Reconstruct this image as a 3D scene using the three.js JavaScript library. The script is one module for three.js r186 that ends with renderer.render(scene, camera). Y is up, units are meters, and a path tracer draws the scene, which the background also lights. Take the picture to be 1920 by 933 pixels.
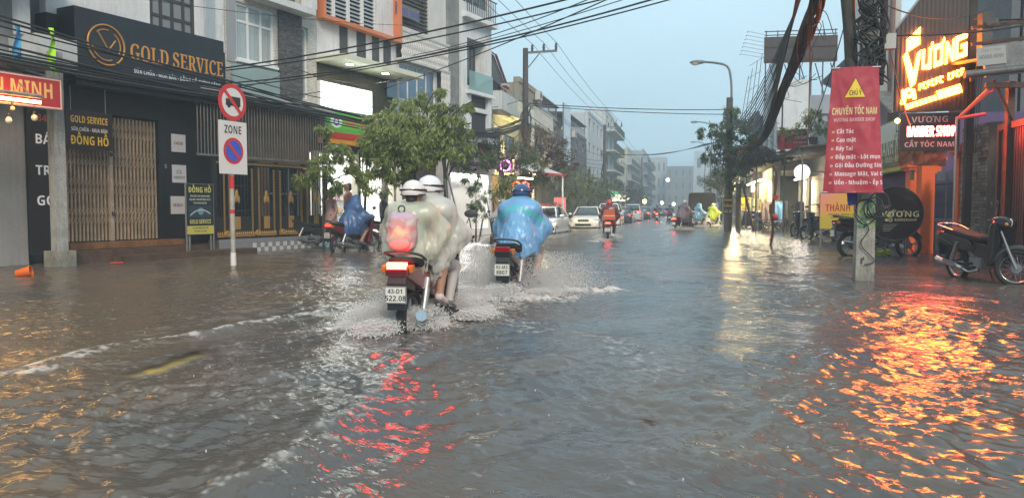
import * as THREE from 'three';
import { mergeGeometries } from 'three/addons/utils/BufferGeometryUtils.js';
import { RectAreaLightUniformsLib } from 'three/addons/lights/RectAreaLightUniformsLib.js';
import { createNoise2D, createNoise3D } from 'simplex-noise';

// ---------- camera, sky, sun, exposure ----------
// Road runs along -z, water surface is y = 0, the eye is 1.2 m above the flood.
const scene = new THREE.Scene();
const R = Math.PI / 180;
const camera = new THREE.PerspectiveCamera(36.3, 1920 / 933, 0.1, 900);
camera.position.set(0, 1.2, 0);
camera.rotation.order = 'YXZ';
camera.rotation.set(-3.157 * R, 13.05 * R, 0);

let seed = 20240611;
const rnd = () => { seed = (seed + 0x6d2b79f5) | 0; let t = Math.imul(seed ^ (seed >>> 15), 1 | seed); t = (t + Math.imul(t ^ (t >>> 7), 61 | t)) ^ t; return ((t ^ (t >>> 14)) >>> 0) / 4294967296; };
const rr = (a, b) => a + (b - a) * rnd();
const N2 = createNoise2D(rnd), N3 = createNoise3D(rnd);
const fbm = (x, y, o = 4) => { let s = 0, a = 0.5; for (let i = 0; i < o; i++) { s += a * N2(x, y); x = x * 2.03 + 5.1; y = y * 2.03 - 3.7; a *= 0.5; } return s; };
const clamp = (x, a = 0, b = 1) => Math.min(b, Math.max(a, x)), lerp = (a, b, t) => a + (b - a) * t;
const sst = (a, b, x) => { const t = clamp((x - a) / (b - a)); return t * t * (3 - 2 * t); };

{ // overcast rain sky at dusk: pale blue cloud sheet
  const W = 512, H = 256, d = new Float32Array(W * H * 4);
  for (let j = 0; j < H; j++) for (let i = 0; i < W; i++) {
    const el = ((j + 0.5) / H - 0.5) * Math.PI, az = (i / W) * Math.PI * 2;
    const up = sst(-0.05, 0.8, Math.sin(el)), cl = 1 + 0.05 * N3(Math.cos(az) * 1.6, Math.sin(az) * 1.6, el * 4) + 0.03 * N3(Math.cos(az) * 4, Math.sin(az) * 4, el * 9);
    const k = (j * W + i) * 4;
    d[k] = lerp(0.31, 0.375, up) * cl; d[k + 1] = lerp(0.445, 0.5, up) * cl; d[k + 2] = lerp(0.52, 0.565, up) * cl; d[k + 3] = 1;
  }
  const t = new THREE.DataTexture(d, W, H, THREE.RGBAFormat, THREE.FloatType);
  t.mapping = THREE.EquirectangularReflectionMapping; t.magFilter = THREE.LinearFilter; t.needsUpdate = true;
  scene.background = t; scene.environment = t;
}
const sun = new THREE.DirectionalLight(new THREE.Color(1, 0.86, 0.7), 1.5);
sun.position.set(13, 28, 13); sun.target.position.set(-3, 0, -20); scene.add(sun, sun.target);
sun.castShadow = true; sun.shadow.radius = 45; sun.shadow.mapSize.set(2048, 2048);
Object.assign(sun.shadow.camera, { left: -60, right: 60, top: 60, bottom: -60, near: 1, far: 200 });
scene.fog = new THREE.FogExp2(new THREE.Color(0.7, 0.86, 0.98), 0.0033);
RectAreaLightUniformsLib.init();
const renderer = new THREE.WebGLRenderer();
renderer.toneMapping = THREE.LinearToneMapping;
renderer.toneMappingExposure = 2.0;
renderer.shadowMap.enabled = true;

// ---------- textures ----------
const tex = (w, h, f, srgb, repeat) => {
  const d = new Uint8Array(w * h * 4);
  for (let j = 0; j < h; j++) for (let i = 0; i < w; i++) { const c = f(i / w, j / h), k = (j * w + i) * 4; d[k] = clamp(c[0]) * 255; d[k + 1] = clamp(c[1]) * 255; d[k + 2] = clamp(c[2]) * 255; d[k + 3] = 255; }
  const t = new THREE.DataTexture(d, w, h); t.wrapS = t.wrapT = THREE.RepeatWrapping; t.magFilter = THREE.LinearFilter;
  if (srgb) t.colorSpace = THREE.SRGBColorSpace; if (repeat) t.repeat.set(1 / repeat[0], 1 / repeat[1]); t.needsUpdate = true; return t;
};
const g3 = (v) => [v, v, v];
const wrapN = (u, v, s, k) => N3(Math.cos(u * 6.2832) * s, Math.sin(u * 6.2832) * s, Math.cos(v * 6.2832) * s + k) * 0.6 + N3(Math.cos(v * 6.2832) * s + 9, Math.sin(v * 6.2832) * s, Math.sin(u * 6.2832) * s + k) * 0.4;
const T_plaster = tex(512, 512, (u, v) => { const st = wrapN(u, v * 0.06, 6, 3) * 0.5 + 0.5, b = wrapN(u, v, 1.2, 7), f = wrapN(u, v, 14, 1); const dr = wrapN(u, v, 2.2, 33); return g3(0.96 + 0.05 * b + 0.04 * f - 0.2 * Math.pow(st, 5) * clamp(0.5 + dr)); }, true, [5, 6]);
const T_grime = tex(512, 512, (u, v) => { const b = wrapN(u, v, 1.5, 17), f = wrapN(u, v, 9, 2), s = wrapN(u, v * 0.1, 9, 5); const k = 0.78 + 0.14 * b + 0.1 * f - 0.1 * Math.max(0, s); return [k, k * 0.985, k * 0.95]; }, true, [3, 3]);
const T_bump = tex(256, 256, (u, v) => g3(0.5 + 0.3 * wrapN(u, v, 6, 4) + 0.2 * wrapN(u, v, 16, 8)), false, [0.8, 0.8]);
const T_mosaic = tex(512, 512, (u, v) => { const X = u * 14, row = Math.floor(v * 32), off = (row % 2) * 0.5, fx = (X + off) % 1, fy = (v * 32) % 1, id = Math.floor(X + off) + row * 37; const m = fx < 0.06 || fy < 0.14; const t = 0.86 + 0.12 * (Math.abs(Math.sin(id * 12.9898) * 43758.5) % 1); return m ? [0.5, 0.5, 0.5] : [t, t * 0.99, t * 0.97]; }, true, [1.4, 1.4]);
const T_darktile = tex(256, 256, (u, v) => { const fx = (u * 16) % 1, row = Math.floor(v * 40), fy = (v * 40) % 1, id = Math.floor(u * 16) + row * 17; const t = 0.55 + 0.45 * (Math.abs(Math.sin(id * 78.233) * 9758.5) % 1); return g3((fy < 0.15 ? 0.5 : t)); }, true, [1.6, 1.2]);
const T_ribB = tex(64, 8, (u) => g3(0.5 + 0.5 * Math.cos(u * 6.2832 * 4)), false, [0.32, 1]);

// ---------- materials ----------
const lin = (c) => (Array.isArray(c) ? new THREE.Color().setRGB(...c) : new THREE.Color(c));
const mat = (c, rough = 0.7, o = {}) => new THREE.MeshPhysicalMaterial({ color: lin(c), roughness: rough, side: THREE.DoubleSide, ...o });
const plaster = (c, o) => mat(c, 0.85, { map: T_plaster, bumpMap: T_bump, bumpScale: 0.003, ...o });
const grime = (c, r = 0.75, o) => mat(c, r, { map: T_grime, bumpMap: T_bump, bumpScale: 0.003, ...o });
const glow = (c, k) => { const m = mat([0.02, 0.02, 0.02], 0.5); m.emissive = lin(c); m.emissiveIntensity = k; return m; };
const M = {
  black: mat([0.018, 0.018, 0.02], 0.45), blackMatte: grime([0.03, 0.028, 0.027], 0.7), dark: mat([0.05, 0.05, 0.055], 0.5), rubber: mat([0.02, 0.02, 0.02], 0.8),
  chrome: mat([0.6, 0.6, 0.62], 0.22, { metalness: 1 }), steel: mat([0.35, 0.35, 0.36], 0.4, { metalness: 0.8 }), steelMatte: grime([0.33, 0.34, 0.35], 0.6),
  white: mat([0.72, 0.72, 0.72], 0.4), whiteFrame: mat([0.7, 0.7, 0.69], 0.45), greyFrame: mat([0.3, 0.3, 0.31], 0.5), brownFrame: mat([0.045, 0.03, 0.025], 0.5),
  glassDark: mat([0.02, 0.028, 0.035], 0.06, { ior: 1.5, clearcoat: 0.6 }), glassBlue: mat([0.05, 0.11, 0.2], 0.05, { clearcoat: 1 }), glassPane: mat([0.85, 0.9, 0.9], 0.04, { transmission: 0.8 }),
  curtain: mat([0.5, 0.48, 0.46], 0.9), room: mat([0.5, 0.47, 0.42], 0.9), concrete: grime([0.33, 0.32, 0.3], 0.85), concreteDark: grime([0.17, 0.165, 0.155], 0.9),
  cable: mat([0.02, 0.02, 0.021], 0.65), skin: mat([0.36, 0.19, 0.12], 0.55), wood: grime([0.12, 0.07, 0.045], 0.8), rust: grime([0.14, 0.07, 0.05], 0.85),
};

// ---------- geometry shorthand ----------
const V = (x, y, z) => new THREE.Vector3(x, y, z);
const bb = (x0, x1, y0, y1, z0, z1) => new THREE.BoxGeometry(Math.abs(x1 - x0), Math.abs(y1 - y0), Math.abs(z1 - z0)).translate((x0 + x1) / 2, (y0 + y1) / 2, (z0 + z1) / 2);
const bx = (w, h, d, x = 0, y = 0, z = 0, rx = 0, ry = 0, rz = 0) => { const g = new THREE.BoxGeometry(w, h, d); if (rx) g.rotateX(rx); if (ry) g.rotateY(ry); if (rz) g.rotateZ(rz); return g.translate(x, y, z); };
const cy = (r1, r2, h, x, y, z, seg = 14, ax = 'y') => { const g = new THREE.CylinderGeometry(r1, r2, h, seg); if (ax === 'x') g.rotateZ(Math.PI / 2); if (ax === 'z') g.rotateX(Math.PI / 2); return g.translate(x, y, z); };
const sp = (r, x, y, z, sx = 1, sy = 1, sz = 1, seg = 16) => new THREE.SphereGeometry(r, seg, Math.max(6, seg >> 1)).scale(sx, sy, sz).translate(x, y, z);
const ln = (a, b, r, r2 = r, seg = 7) => { const A = V(...a), Bv = V(...b), d = Bv.clone().sub(A), g = new THREE.CylinderGeometry(r2, r, d.length(), seg); g.applyQuaternion(new THREE.Quaternion().setFromUnitVectors(V(0, 1, 0), d.normalize())); return g.translate((a[0] + b[0]) / 2, (a[1] + b[1]) / 2, (a[2] + b[2]) / 2); };
const tb = (pts, r, n = 24, rad = 6, closed = false) => new THREE.TubeGeometry(new THREE.CatmullRomCurve3(pts.map((p) => V(...p)), closed), n, r, rad, closed);
const tor = (R0, r, x, y, z, ax = 'x', seg = 28, rs = 8) => { const g = new THREE.TorusGeometry(R0, r, rs, seg); if (ax === 'x') g.rotateY(Math.PI / 2); if (ax === 'y') g.rotateX(Math.PI / 2); return g.translate(x, y, z); };
const poly = (pts, depth, bevel = 0) => { const g = new THREE.ExtrudeGeometry(new THREE.Shape(pts.map((p) => new THREE.Vector2(...p))), { depth: depth - 2 * bevel, bevelEnabled: bevel > 0, bevelSize: bevel, bevelThickness: bevel, bevelSegments: 2, bevelOffset: -bevel, curveSegments: 8 }); return g.translate(0, 0, bevel); };
// a closed profile in (forward, up), extruded across a vehicle of width w: forward is -z
const prof = (pts, w, bev = 0.012) => poly(pts, w, bev).translate(0, 0, -w / 2).rotateY(Math.PI / 2);
const smoothPts = (pts, n = 40) => new THREE.SplineCurve(pts.concat([pts[0]]).map((p) => new THREE.Vector2(...p))).getPoints(n).slice(0, -1).map((p) => [p.x, p.y]);
function wallHoles(w, h, holes, t = 0.22) { // facade slab with real openings, front face at z = 0
  const s = new THREE.Shape([[0, 0], [w, 0], [w, h], [0, h]].map((p) => new THREE.Vector2(...p)));
  for (const [x0, x1, y0, y1] of holes) s.holes.push(new THREE.Path([[x0, y0], [x0, y1], [x1, y1], [x1, y0]].map((p) => new THREE.Vector2(...p))));
  return new THREE.ExtrudeGeometry(s, { depth: t, bevelEnabled: false }).translate(0, 0, -t);
}
function G(list) {
  list = (Array.isArray(list) ? list : [list]).map((g) => { g = g.index ? g.toNonIndexed() : g; const o = new THREE.BufferGeometry(); o.setAttribute('position', g.attributes.position); if (!g.attributes.normal) g.computeVertexNormals(); o.setAttribute('normal', g.attributes.normal); o.setAttribute('uv', g.attributes.uv ?? new THREE.BufferAttribute(new Float32Array(g.attributes.position.count * 2), 2)); return o; });
  return list.length > 1 ? mergeGeometries(list) : list[0];
}
function uvMetres(g) {
  const p = g.attributes.position, n = g.attributes.normal, u = g.attributes.uv;
  for (let i = 0; i < p.count; i++) { const X = Math.abs(n.getX(i)), Y = Math.abs(n.getY(i)), Z = Math.abs(n.getZ(i)); if (Y > X && Y > Z) u.setXY(i, p.getX(i), p.getZ(i)); else if (X > Z) u.setXY(i, p.getZ(i), p.getY(i)); else u.setXY(i, p.getX(i), p.getY(i)); }
  return g;
}
function mk(parent, name, geo, m, label) {
  const g = geo.isBufferGeometry && geo.userData.keep ? geo : G(geo);
  if ((m.map || m.bumpMap || m.alphaMap) && !m.userData.own && !(geo.userData && geo.userData.keep)) uvMetres(g);
  const o = new THREE.Mesh(g, m); o.name = name; o.castShadow = o.receiveShadow = true; if (label) o.userData.label = label; parent.add(o); return o;
}
const used = {};
const numbered = (n) => { used[n] = (used[n] ?? -1) + 1; return used[n] ? `${n}_${String(used[n]).padStart(3, '0')}` : n; };
function thing(name, label, category, pos = [0, 0, 0], ry = 0, group) { const o = new THREE.Group(); o.name = numbered(name); o.position.set(...pos); o.rotation.y = ry; o.userData = { label, category }; if (group) o.userData.group = group; scene.add(o); return o; }
function solo(name, label, category, geo, m, pos, ry = 0, group) { const o = mk(scene, numbered(name), geo, m); o.userData = { label, category }; if (group) o.userData.group = group; if (pos) o.position.set(...pos); o.rotation.y = ry; return o; }
function setting(name, geo, m, kind = 'structure') { const o = mk(scene, numbered(name), geo, m); o.userData.kind = kind; return o; }
const sub = (parent, name, pos = [0, 0, 0], ry = 0) => { const o = new THREE.Group(); o.name = name; o.position.set(...pos); o.rotation.y = ry; parent.add(o); return o; };
function area(parent, w, h, c, k, pos, look) { const l = new THREE.RectAreaLight(lin(c), k, w, h); l.name = 'area_light'; l.position.set(...pos); parent.add(l); l.lookAt(...look); return l; } // look: world point
// ---------- lettering ----------
const COMB = { '\u0300': 'g', '\u0301': 'a', '\u0302': 'c', '\u0303': 't', '\u0306': 'b', '\u0309': 'h', '\u0323': 'd', '\u031b': 'o' };
function vtext(ctx, s, x, y, size, { font = 'sans-serif', weight = 'bold', fill = '#fff', align = 'left', sx = 1 } = {}) {
  ctx.save(); ctx.font = `${weight} ${size}px ${font}`; ctx.fillStyle = ctx.strokeStyle = fill; ctx.textBaseline = 'alphabetic'; ctx.lineWidth = size * (weight.includes('bold') ? 0.085 : 0.06); ctx.lineCap = 'round';
  const cl = []; let tot = 0;
  for (const ch of s.normalize('NFC')) {
    const p = ch.normalize('NFD'); let b = p[0]; const marks = [];
    if (ch.charCodeAt(0) < 0x180) b = ch; else for (const m of p.slice(1)) { const c = (b + m).normalize('NFC'); if (c.length === 1 && c.charCodeAt(0) < 0x180) b = c; else marks.push(COMB[m]); }
    const w = ctx.measureText(b).width + (marks.includes('o') ? size * 0.06 : 0); cl.push([b, marks, w, p[0]]); tot += w;
  }
  ctx.translate(x, y); ctx.scale(sx, 1); let px = align === 'center' ? -tot / 2 : align === 'right' ? -tot : 0;
  for (const [b, marks, w, root] of cl) {
    ctx.fillText(b, px, 0);
    const cap = root === root.toUpperCase(); let top = (cap ? 0.72 : 0.55) + (b !== root ? 0.18 : 0); const cx = px + w / 2, z = size;
    for (const m of marks) {
      ctx.beginPath();
      if (m === 'd') { ctx.arc(cx, 0.15 * z, 0.06 * z, 0, 7); ctx.fill(); continue; }
      if (m === 'o') { const hx = px + w - 0.1 * z, hy = -(cap ? 0.68 : 0.5) * z; ctx.moveTo(hx - 0.02 * z, hy + 0.02 * z); ctx.quadraticCurveTo(hx + 0.12 * z, hy + 0.02 * z, hx + 0.1 * z, hy - 0.12 * z); }
      const Y = -top * z;
      if (m === 'g') { ctx.moveTo(cx - 0.12 * z, Y - 0.17 * z); ctx.lineTo(cx + 0.04 * z, Y - 0.05 * z); }
      if (m === 'a') { ctx.moveTo(cx + 0.12 * z, Y - 0.17 * z); ctx.lineTo(cx - 0.04 * z, Y - 0.05 * z); }
      if (m === 'h') { ctx.arc(cx, Y - 0.13 * z, 0.06 * z, -2.6, 1.2); ctx.lineTo(cx, Y - 0.03 * z); }
      if (m === 't') { ctx.moveTo(cx - 0.13 * z, Y - 0.06 * z); ctx.bezierCurveTo(cx - 0.06 * z, Y - 0.2 * z, cx + 0.06 * z, Y + 0.02 * z, cx + 0.13 * z, Y - 0.12 * z); }
      if (m === 'c') { ctx.moveTo(cx - 0.12 * z, Y - 0.05 * z); ctx.lineTo(cx, Y - 0.15 * z); ctx.lineTo(cx + 0.12 * z, Y - 0.05 * z); }
      if (m === 'b') { ctx.arc(cx, Y - 0.16 * z, 0.1 * z, 0.3, 2.84); }
      ctx.stroke();
    }
    px += w;
  }
  ctx.restore(); return tot;
}
function board(w, h, ppm, draw, bg) { // printed face: canvas in metres
  const c = document.createElement('canvas'); c.width = Math.round(w * ppm); c.height = Math.round(h * ppm); const x = c.getContext('2d');
  x.fillStyle = bg; x.fillRect(0, 0, c.width, c.height); draw(x, c.width, c.height);
  const t = new THREE.CanvasTexture(c); t.colorSpace = THREE.SRGBColorSpace; return t;
}
const face = (w, h, x, y, z, seg = 1) => { const g = new THREE.PlaneGeometry(w, h, seg, seg).translate(x, y, z); g.userData.keep = true; return g; };
const print = (t, rough = 0.5, o = {}) => { const m = mat(0xffffff, rough, { map: t, ...o }); m.userData.own = true; return m; };

// frames of the two house rows: x along the facade as seen from the road, z out of the facade
const LA = 14.1 * R, LO = [-13.146, 13.89], LROT = Math.PI / 2 - LA;
const LP = (u, n = 0, y = 0) => [LO[0] + u * Math.sin(LA) + n * Math.cos(LA), y, -(LO[1] + u * Math.cos(LA) - n * Math.sin(LA))];
const RROT = -Math.PI / 2, FROT = Math.PI / 2;

// ---------- ground, road, kerbs, flood water ----------
const asphalt = grime([0.05, 0.05, 0.052], 0.9);
setting('ground', [bx(420, 0.2, 480, 0, -0.4, -170)], grime([0.09, 0.085, 0.075], 0.95));
setting('road', [bb(-7.2, 2.35, -0.3, -0.22, 30, -330)], asphalt);
setting('road_marking', [bb(-4.3, -3.3, -0.216, 0.022, -4.0, -6.9), bb(-4.0, -3.74, -0.216, -0.1, -9.8, -11.2), bb(-4.0, -3.74, -0.216, -0.2, -15.5, -17)].map((g) => g), mat([0.85, 0.62, 0.16], 0.7)).position.y = -0.06;
const paving = grime([0.24, 0.22, 0.2], 0.85);
setting('pavement', [bb(2.55, 6.6, -0.3, -0.06, 20, -330)], paving);
setting('pavement', [bb(-9.8, -7.4, -0.3, -0.06, -20, -330), bb(-16, -9.8, -0.3, -0.061, 10, -40)], paving);
setting('kerb', [bb(2.35, 2.55, -0.31, -0.045, 20, -330)], M.concrete);
setting('kerb', [bb(-7.4, -7.2, -0.31, -0.045, -20, -330)], M.concrete);

// foam: lines and patches of aerated water round the wheels and along the wakes, in (x, metres ahead)
const WAKE = [
  { p: [[-3.5, 9.3], [-4.22, 7.66], [-4.48, 6.47], [-4.77, 5.41], [-4.75, 4.38]], w: 0.1, k: 0.62 },
  { p: [[-2.5, 7.2], [-2.04, 5.28], [-1.98, 4.47], [-1.88, 3.87], [-1.89, 3.3], [-1.94, 2.6]], w: 0.12, k: 0.42 },
  { p: [[-2.85, 9.5], [-2.23, 9.64], [-1.78, 10.72], [-1.1, 10.9]], w: 0.3, k: 0.8 },
  { p: [[-2.48, 8.06], [-1.81, 7.81], [-1.45, 7.17]], w: 0.25, k: 0.45 }, { p: [[-1.25, 7.3], [-0.64, 6.76], [-0.18, 5.71]], w: 0.16, k: 0.4 },
  { p: [[-3.6, 7.6], [-3.7, 6], [-3.3, 4.6], [-2.9, 3.2]], w: 0.5, k: 0.27 }, { p: [[-2.9, 6.6], [-2.8, 5.4], [-2.6, 4.3]], w: 0.5, k: 0.34 },
  { p: [[2.35, 13.8], [2.3, 9.2], [2.25, 6], [2.2, 4]], w: 0.05, k: 0.2 }, { p: [[-3.2, 29], [-3.0, 28], [-3.1, 26.5]], w: 0.5, k: 0.7 },
  { p: [[-1.5, 41], [-0.2, 40.5], [1.8, 44]], w: 0.5, k: 0.6 }, { p: [[-6.4, 24], [-5.8, 23], [-5.0, 22]], w: 0.6, k: 0.6 },
];
const BLOB = [[-2.95, 7.35, 0.75, 1.0], [-3.35, 7.9, 0.55, 0.75], [-2.35, 8.0, 0.5, 0.7], [-2.3, 9.9, 0.75, 0.95], [-2.9, 9.7, 0.6, 0.8], [-1.9, 9.9, 0.6, 0.8], [-2.35, 8.9, 0.7, 0.6], [-3.5, 8.9, 0.4, 0.5], [-2.6, 10.9, 0.6, 0.7], [-6.6, 24.5, 0.8, 0.8]];
function dseg(x, f, a, b) { const dx = b[0] - a[0], df = b[1] - a[1], t = clamp(((x - a[0]) * dx + (f - a[1]) * df) / (dx * dx + df * df)); return Math.hypot(x - a[0] - t * dx, f - a[1] - t * df); }
function foamAt(x, f) {
  let s = 0;
  const wx = x + 0.12 * N2(x * 1.7, f * 1.7) + 0.05 * N2(x * 5, f * 5 + 7), wf = f + 0.12 * N2(x * 1.7 + 31, f * 1.7);
  for (const l of WAKE) { let d = 9; for (let i = 0; i + 1 < l.p.length; i++) d = Math.min(d, dseg(wx, wf, l.p[i], l.p[i + 1])); if (d < l.w * 3.2) s = Math.max(s, l.k * Math.exp(-((d / l.w) ** 2) * 0.8)); }
  for (const [bx0, bf, r, k] of BLOB) { const d = Math.hypot(wx - bx0, wf - bf) / r; if (d < 2.2) s = Math.max(s, k * Math.exp(-d * d * 0.9)); }
  return s;
}
const foamGrain = (x, f) => 0.5 + 0.5 * (0.55 * N2(x * 7 + f * 2, f * 5) + 0.3 * N2(x * 19 + f * 4, f * 15) + 0.35 * N2(x * 44, f * 38));
function heightAt(x, f, s) {
  const far = clamp(1 - f / 90, 0.15, 1), rough = clamp(0.7 + 0.75 * N2(x * 0.3 + 3, f * 0.2) + 0.25 * N2(x * 0.9, f * 0.7), 0.18, 1.5), lf = sst(-3.5, -7, x) * sst(10, 5, f) * 0.4;
  let h = 0.021 * N2(x * 0.7 + 0.35 * f, f * 0.95) + 0.0145 * N2(x * 2.5 - 0.4 * f, f * 2.3 + 9) * rough + 0.0085 * N2(x * 6 + f, f * 5.4) * rough + 0.0034 * N2(x * 12, f * 11 + 4) * rough + 0.0014 * N2(x * 24 + f * 3, f * 22);
  h *= far * (1 - lf);
  // overlapping rings that run out from the wheels
  for (const [cx0, cf] of [[-2.9, 7.4], [-2.4, 10.2]]) { const d = Math.hypot(x - cx0, f - cf); if (d < 7) h += 0.011 * Math.sin(d * 9 - 1) * Math.exp(-d * 0.45) * sst(0.3, 0.9, d) * (0.6 + 0.4 * N2(x, f)); }
  // long swells trailing both sides of the wake
  if (f < 10 && x < 0) for (const [wi, am] of [[0, 0.022], [1, 0.016]]) { let d = 9; const l = WAKE[wi].p; for (let i = 0; i + 1 < l.length; i++) d = Math.min(d, dseg(x, f, l[i], l[i + 1])); if (d < 1.6) h += am * Math.cos(d * 8.5) * Math.exp(-d * 1.9); }
  // flow stepping down over the drowned kerb
  h += 0.012 * Math.exp(-(((x - 2.3 - 0.06 * N2(f * 0.8, 2)) / 0.09) ** 2)) * (0.4 + 0.6 * N2(f * 0.5, 8)) - 0.008 * Math.exp(-(((x - 2.05) / 0.16) ** 2));
  if (s > 0.02) { const n = 0.5 + 0.5 * N2(x * 6, f * 6), m = 0.5 + 0.5 * N2(x * 15 + 4, f * 15); h += s * (0.008 * n + 0.008 * m) + Math.max(0, s - 0.6) * 0.36 * n * (0.4 + 0.6 * m); }
  return h;
}
const T_ripple = (() => { // crossing wavelets, tileable
  const w = []; for (let i = 0; i < 90; i++) { const k = 7 + Math.pow(rnd(), 1.5) * 60, a = rr(-1.25, 1.25) + (rnd() < 0.5 ? Math.PI / 2 : Math.PI * 1.5); w.push([Math.round(k * Math.cos(a)), Math.round(k * Math.sin(a)), rr(0, 6.28), 1 / Math.pow(k, 0.95)]); }
  const n = 1024, d = new Float32Array(n * n); let mx = 0;
  for (const [kx, ky, ph, a] of w) { const cx0 = [], sx0 = []; for (let i = 0; i < n; i++) { const t = (6.283185 * kx * i) / n; cx0.push(Math.cos(t)); sx0.push(Math.sin(t)); } for (let j = 0; j < n; j++) { const t = (6.283185 * ky * j) / n + ph, cj = Math.cos(t) * a, sj = Math.sin(t) * a; for (let i = 0; i < n; i++) d[j * n + i] += cx0[i] * cj - sx0[i] * sj; } }
  for (const v of d) mx = Math.max(mx, Math.abs(v));
  // rings of single raindrops
  for (let q = 0; q < 260; q++) { const cx0 = rnd() * n, cy0 = rnd() * n, rad = rr(3, 11); for (let j = -30; j <= 30; j++) for (let i = -30; i <= 30; i++) { const e = Math.hypot(i, j); if (e < 30) { const k = (((cy0 + j) | 0) + n) % n * n + ((((cx0 + i) | 0) + n) % n); d[k] += mx * 0.16 * Math.exp(-(((e - rad) / 2.5) ** 2)) * Math.cos((e - rad) * 0.9); } } }
  const u8 = new Uint8Array(n * n * 4); for (let i = 0; i < n * n; i++) { const v = clamp(0.5 + 0.45 * d[i] / mx) * 255; u8[i * 4] = u8[i * 4 + 1] = u8[i * 4 + 2] = v; u8[i * 4 + 3] = 255; }
  const t = new THREE.DataTexture(u8, n, n); t.wrapS = t.wrapT = THREE.RepeatWrapping; t.magFilter = THREE.LinearFilter; t.repeat.set(1 / 2.1, 1 / 2.1); t.needsUpdate = true; return t;
})();
{
  const span = (...s) => s.slice(1).flatMap(([b, d], i) => { const a = i ? s[i][0] : s[0], n = Math.round((b - a) / d); return Array.from({ length: n }, (_, k) => a + ((b - a) * k) / n); }).concat(s[s.length - 1][0]);
  const grids = [[span(-16, [-8, 0.1], [4.4, 0.026], [7.2, 0.1]), span(1.2, [13, 0.026])], [span(-16, [7.2, 0.09]), span(13, [24, 0.08], [62, 0.14])], [span(-15, [7.2, 1.1]), span(62, [330, 1.2])]];
  const pos = [], col = [], uv = [], idx = [];
  grids.forEach(([xs, fs], gi) => {
    const nx = xs.length - 1, nf = fs.length - 1, o = pos.length / 3;
    for (let j = 0; j <= nf; j++) for (let i = 0; i <= nx; i++) {
      const x = xs[i], f = fs[j], s = gi < 2 ? foamAt(x, f) : 0, gr = gi < 2 ? foamGrain(x, f) : 0.5;
      pos.push(x, gi < 2 ? heightAt(x, f, s) : 0, -f); uv.push(x + 0.25 * N2(x * 0.4, f * 0.4), f + 0.25 * N2(x * 0.4 + 50, f * 0.4));
      let a = sst(-0.1, 0.2, gr - 1 + s * 1.05) * sst(0.04, 0.2, s) * lerp(0.42, 0.88, sst(0.3, 0.7, s));
      if (gi === 0) { const fl = N2(x * 3.1 + 40, f * 2.2) * 0.5 + N2(x * 23 + f * 5, f * 15) * 0.5, dens = 0.1 * sst(1, -2.5, x) * sst(13, 5, f); a = Math.max(a, sst(0.74 - dens * 2, 1.0 - dens * 2, fl) * 0.3); }
      // brown left, bluer right: house and sky reflections painted into colour, plus muddy patches
      const reflSilt = clamp(0.3 + 0.5 * sst(-0.5, -5, x) + 0.4 * N2(x * 0.22, f * 0.16) + 0.25 * N2(x * 0.9, f * 0.6));
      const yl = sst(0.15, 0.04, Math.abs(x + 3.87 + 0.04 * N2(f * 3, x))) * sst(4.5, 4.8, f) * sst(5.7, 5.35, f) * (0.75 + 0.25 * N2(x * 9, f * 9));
      col.push(lerp(lerp(0.066, 0.135, reflSilt), 0.6, a), lerp(lerp(0.07, 0.097, reflSilt), 0.54, a), lerp(lerp(0.074, 0.066, reflSilt), 0.5, a), 1 - 0.78 * yl * (1 - a));
    }
    for (let j = 0; j < nf; j++) for (let i = 0; i < nx; i++) { const a = o + j * (nx + 1) + i, b = a + 1, c = a + nx + 1, d = c + 1; idx.push(a, b, c, b, d, c); }
  });
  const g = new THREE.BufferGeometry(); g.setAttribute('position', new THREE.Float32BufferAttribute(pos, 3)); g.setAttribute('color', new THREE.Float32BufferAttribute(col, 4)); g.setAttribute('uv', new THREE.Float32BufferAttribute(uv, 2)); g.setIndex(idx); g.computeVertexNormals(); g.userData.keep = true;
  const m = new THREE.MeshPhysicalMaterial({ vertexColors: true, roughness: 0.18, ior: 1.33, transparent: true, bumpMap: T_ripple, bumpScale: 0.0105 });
  setting('flood_water', g, m);
}

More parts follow.
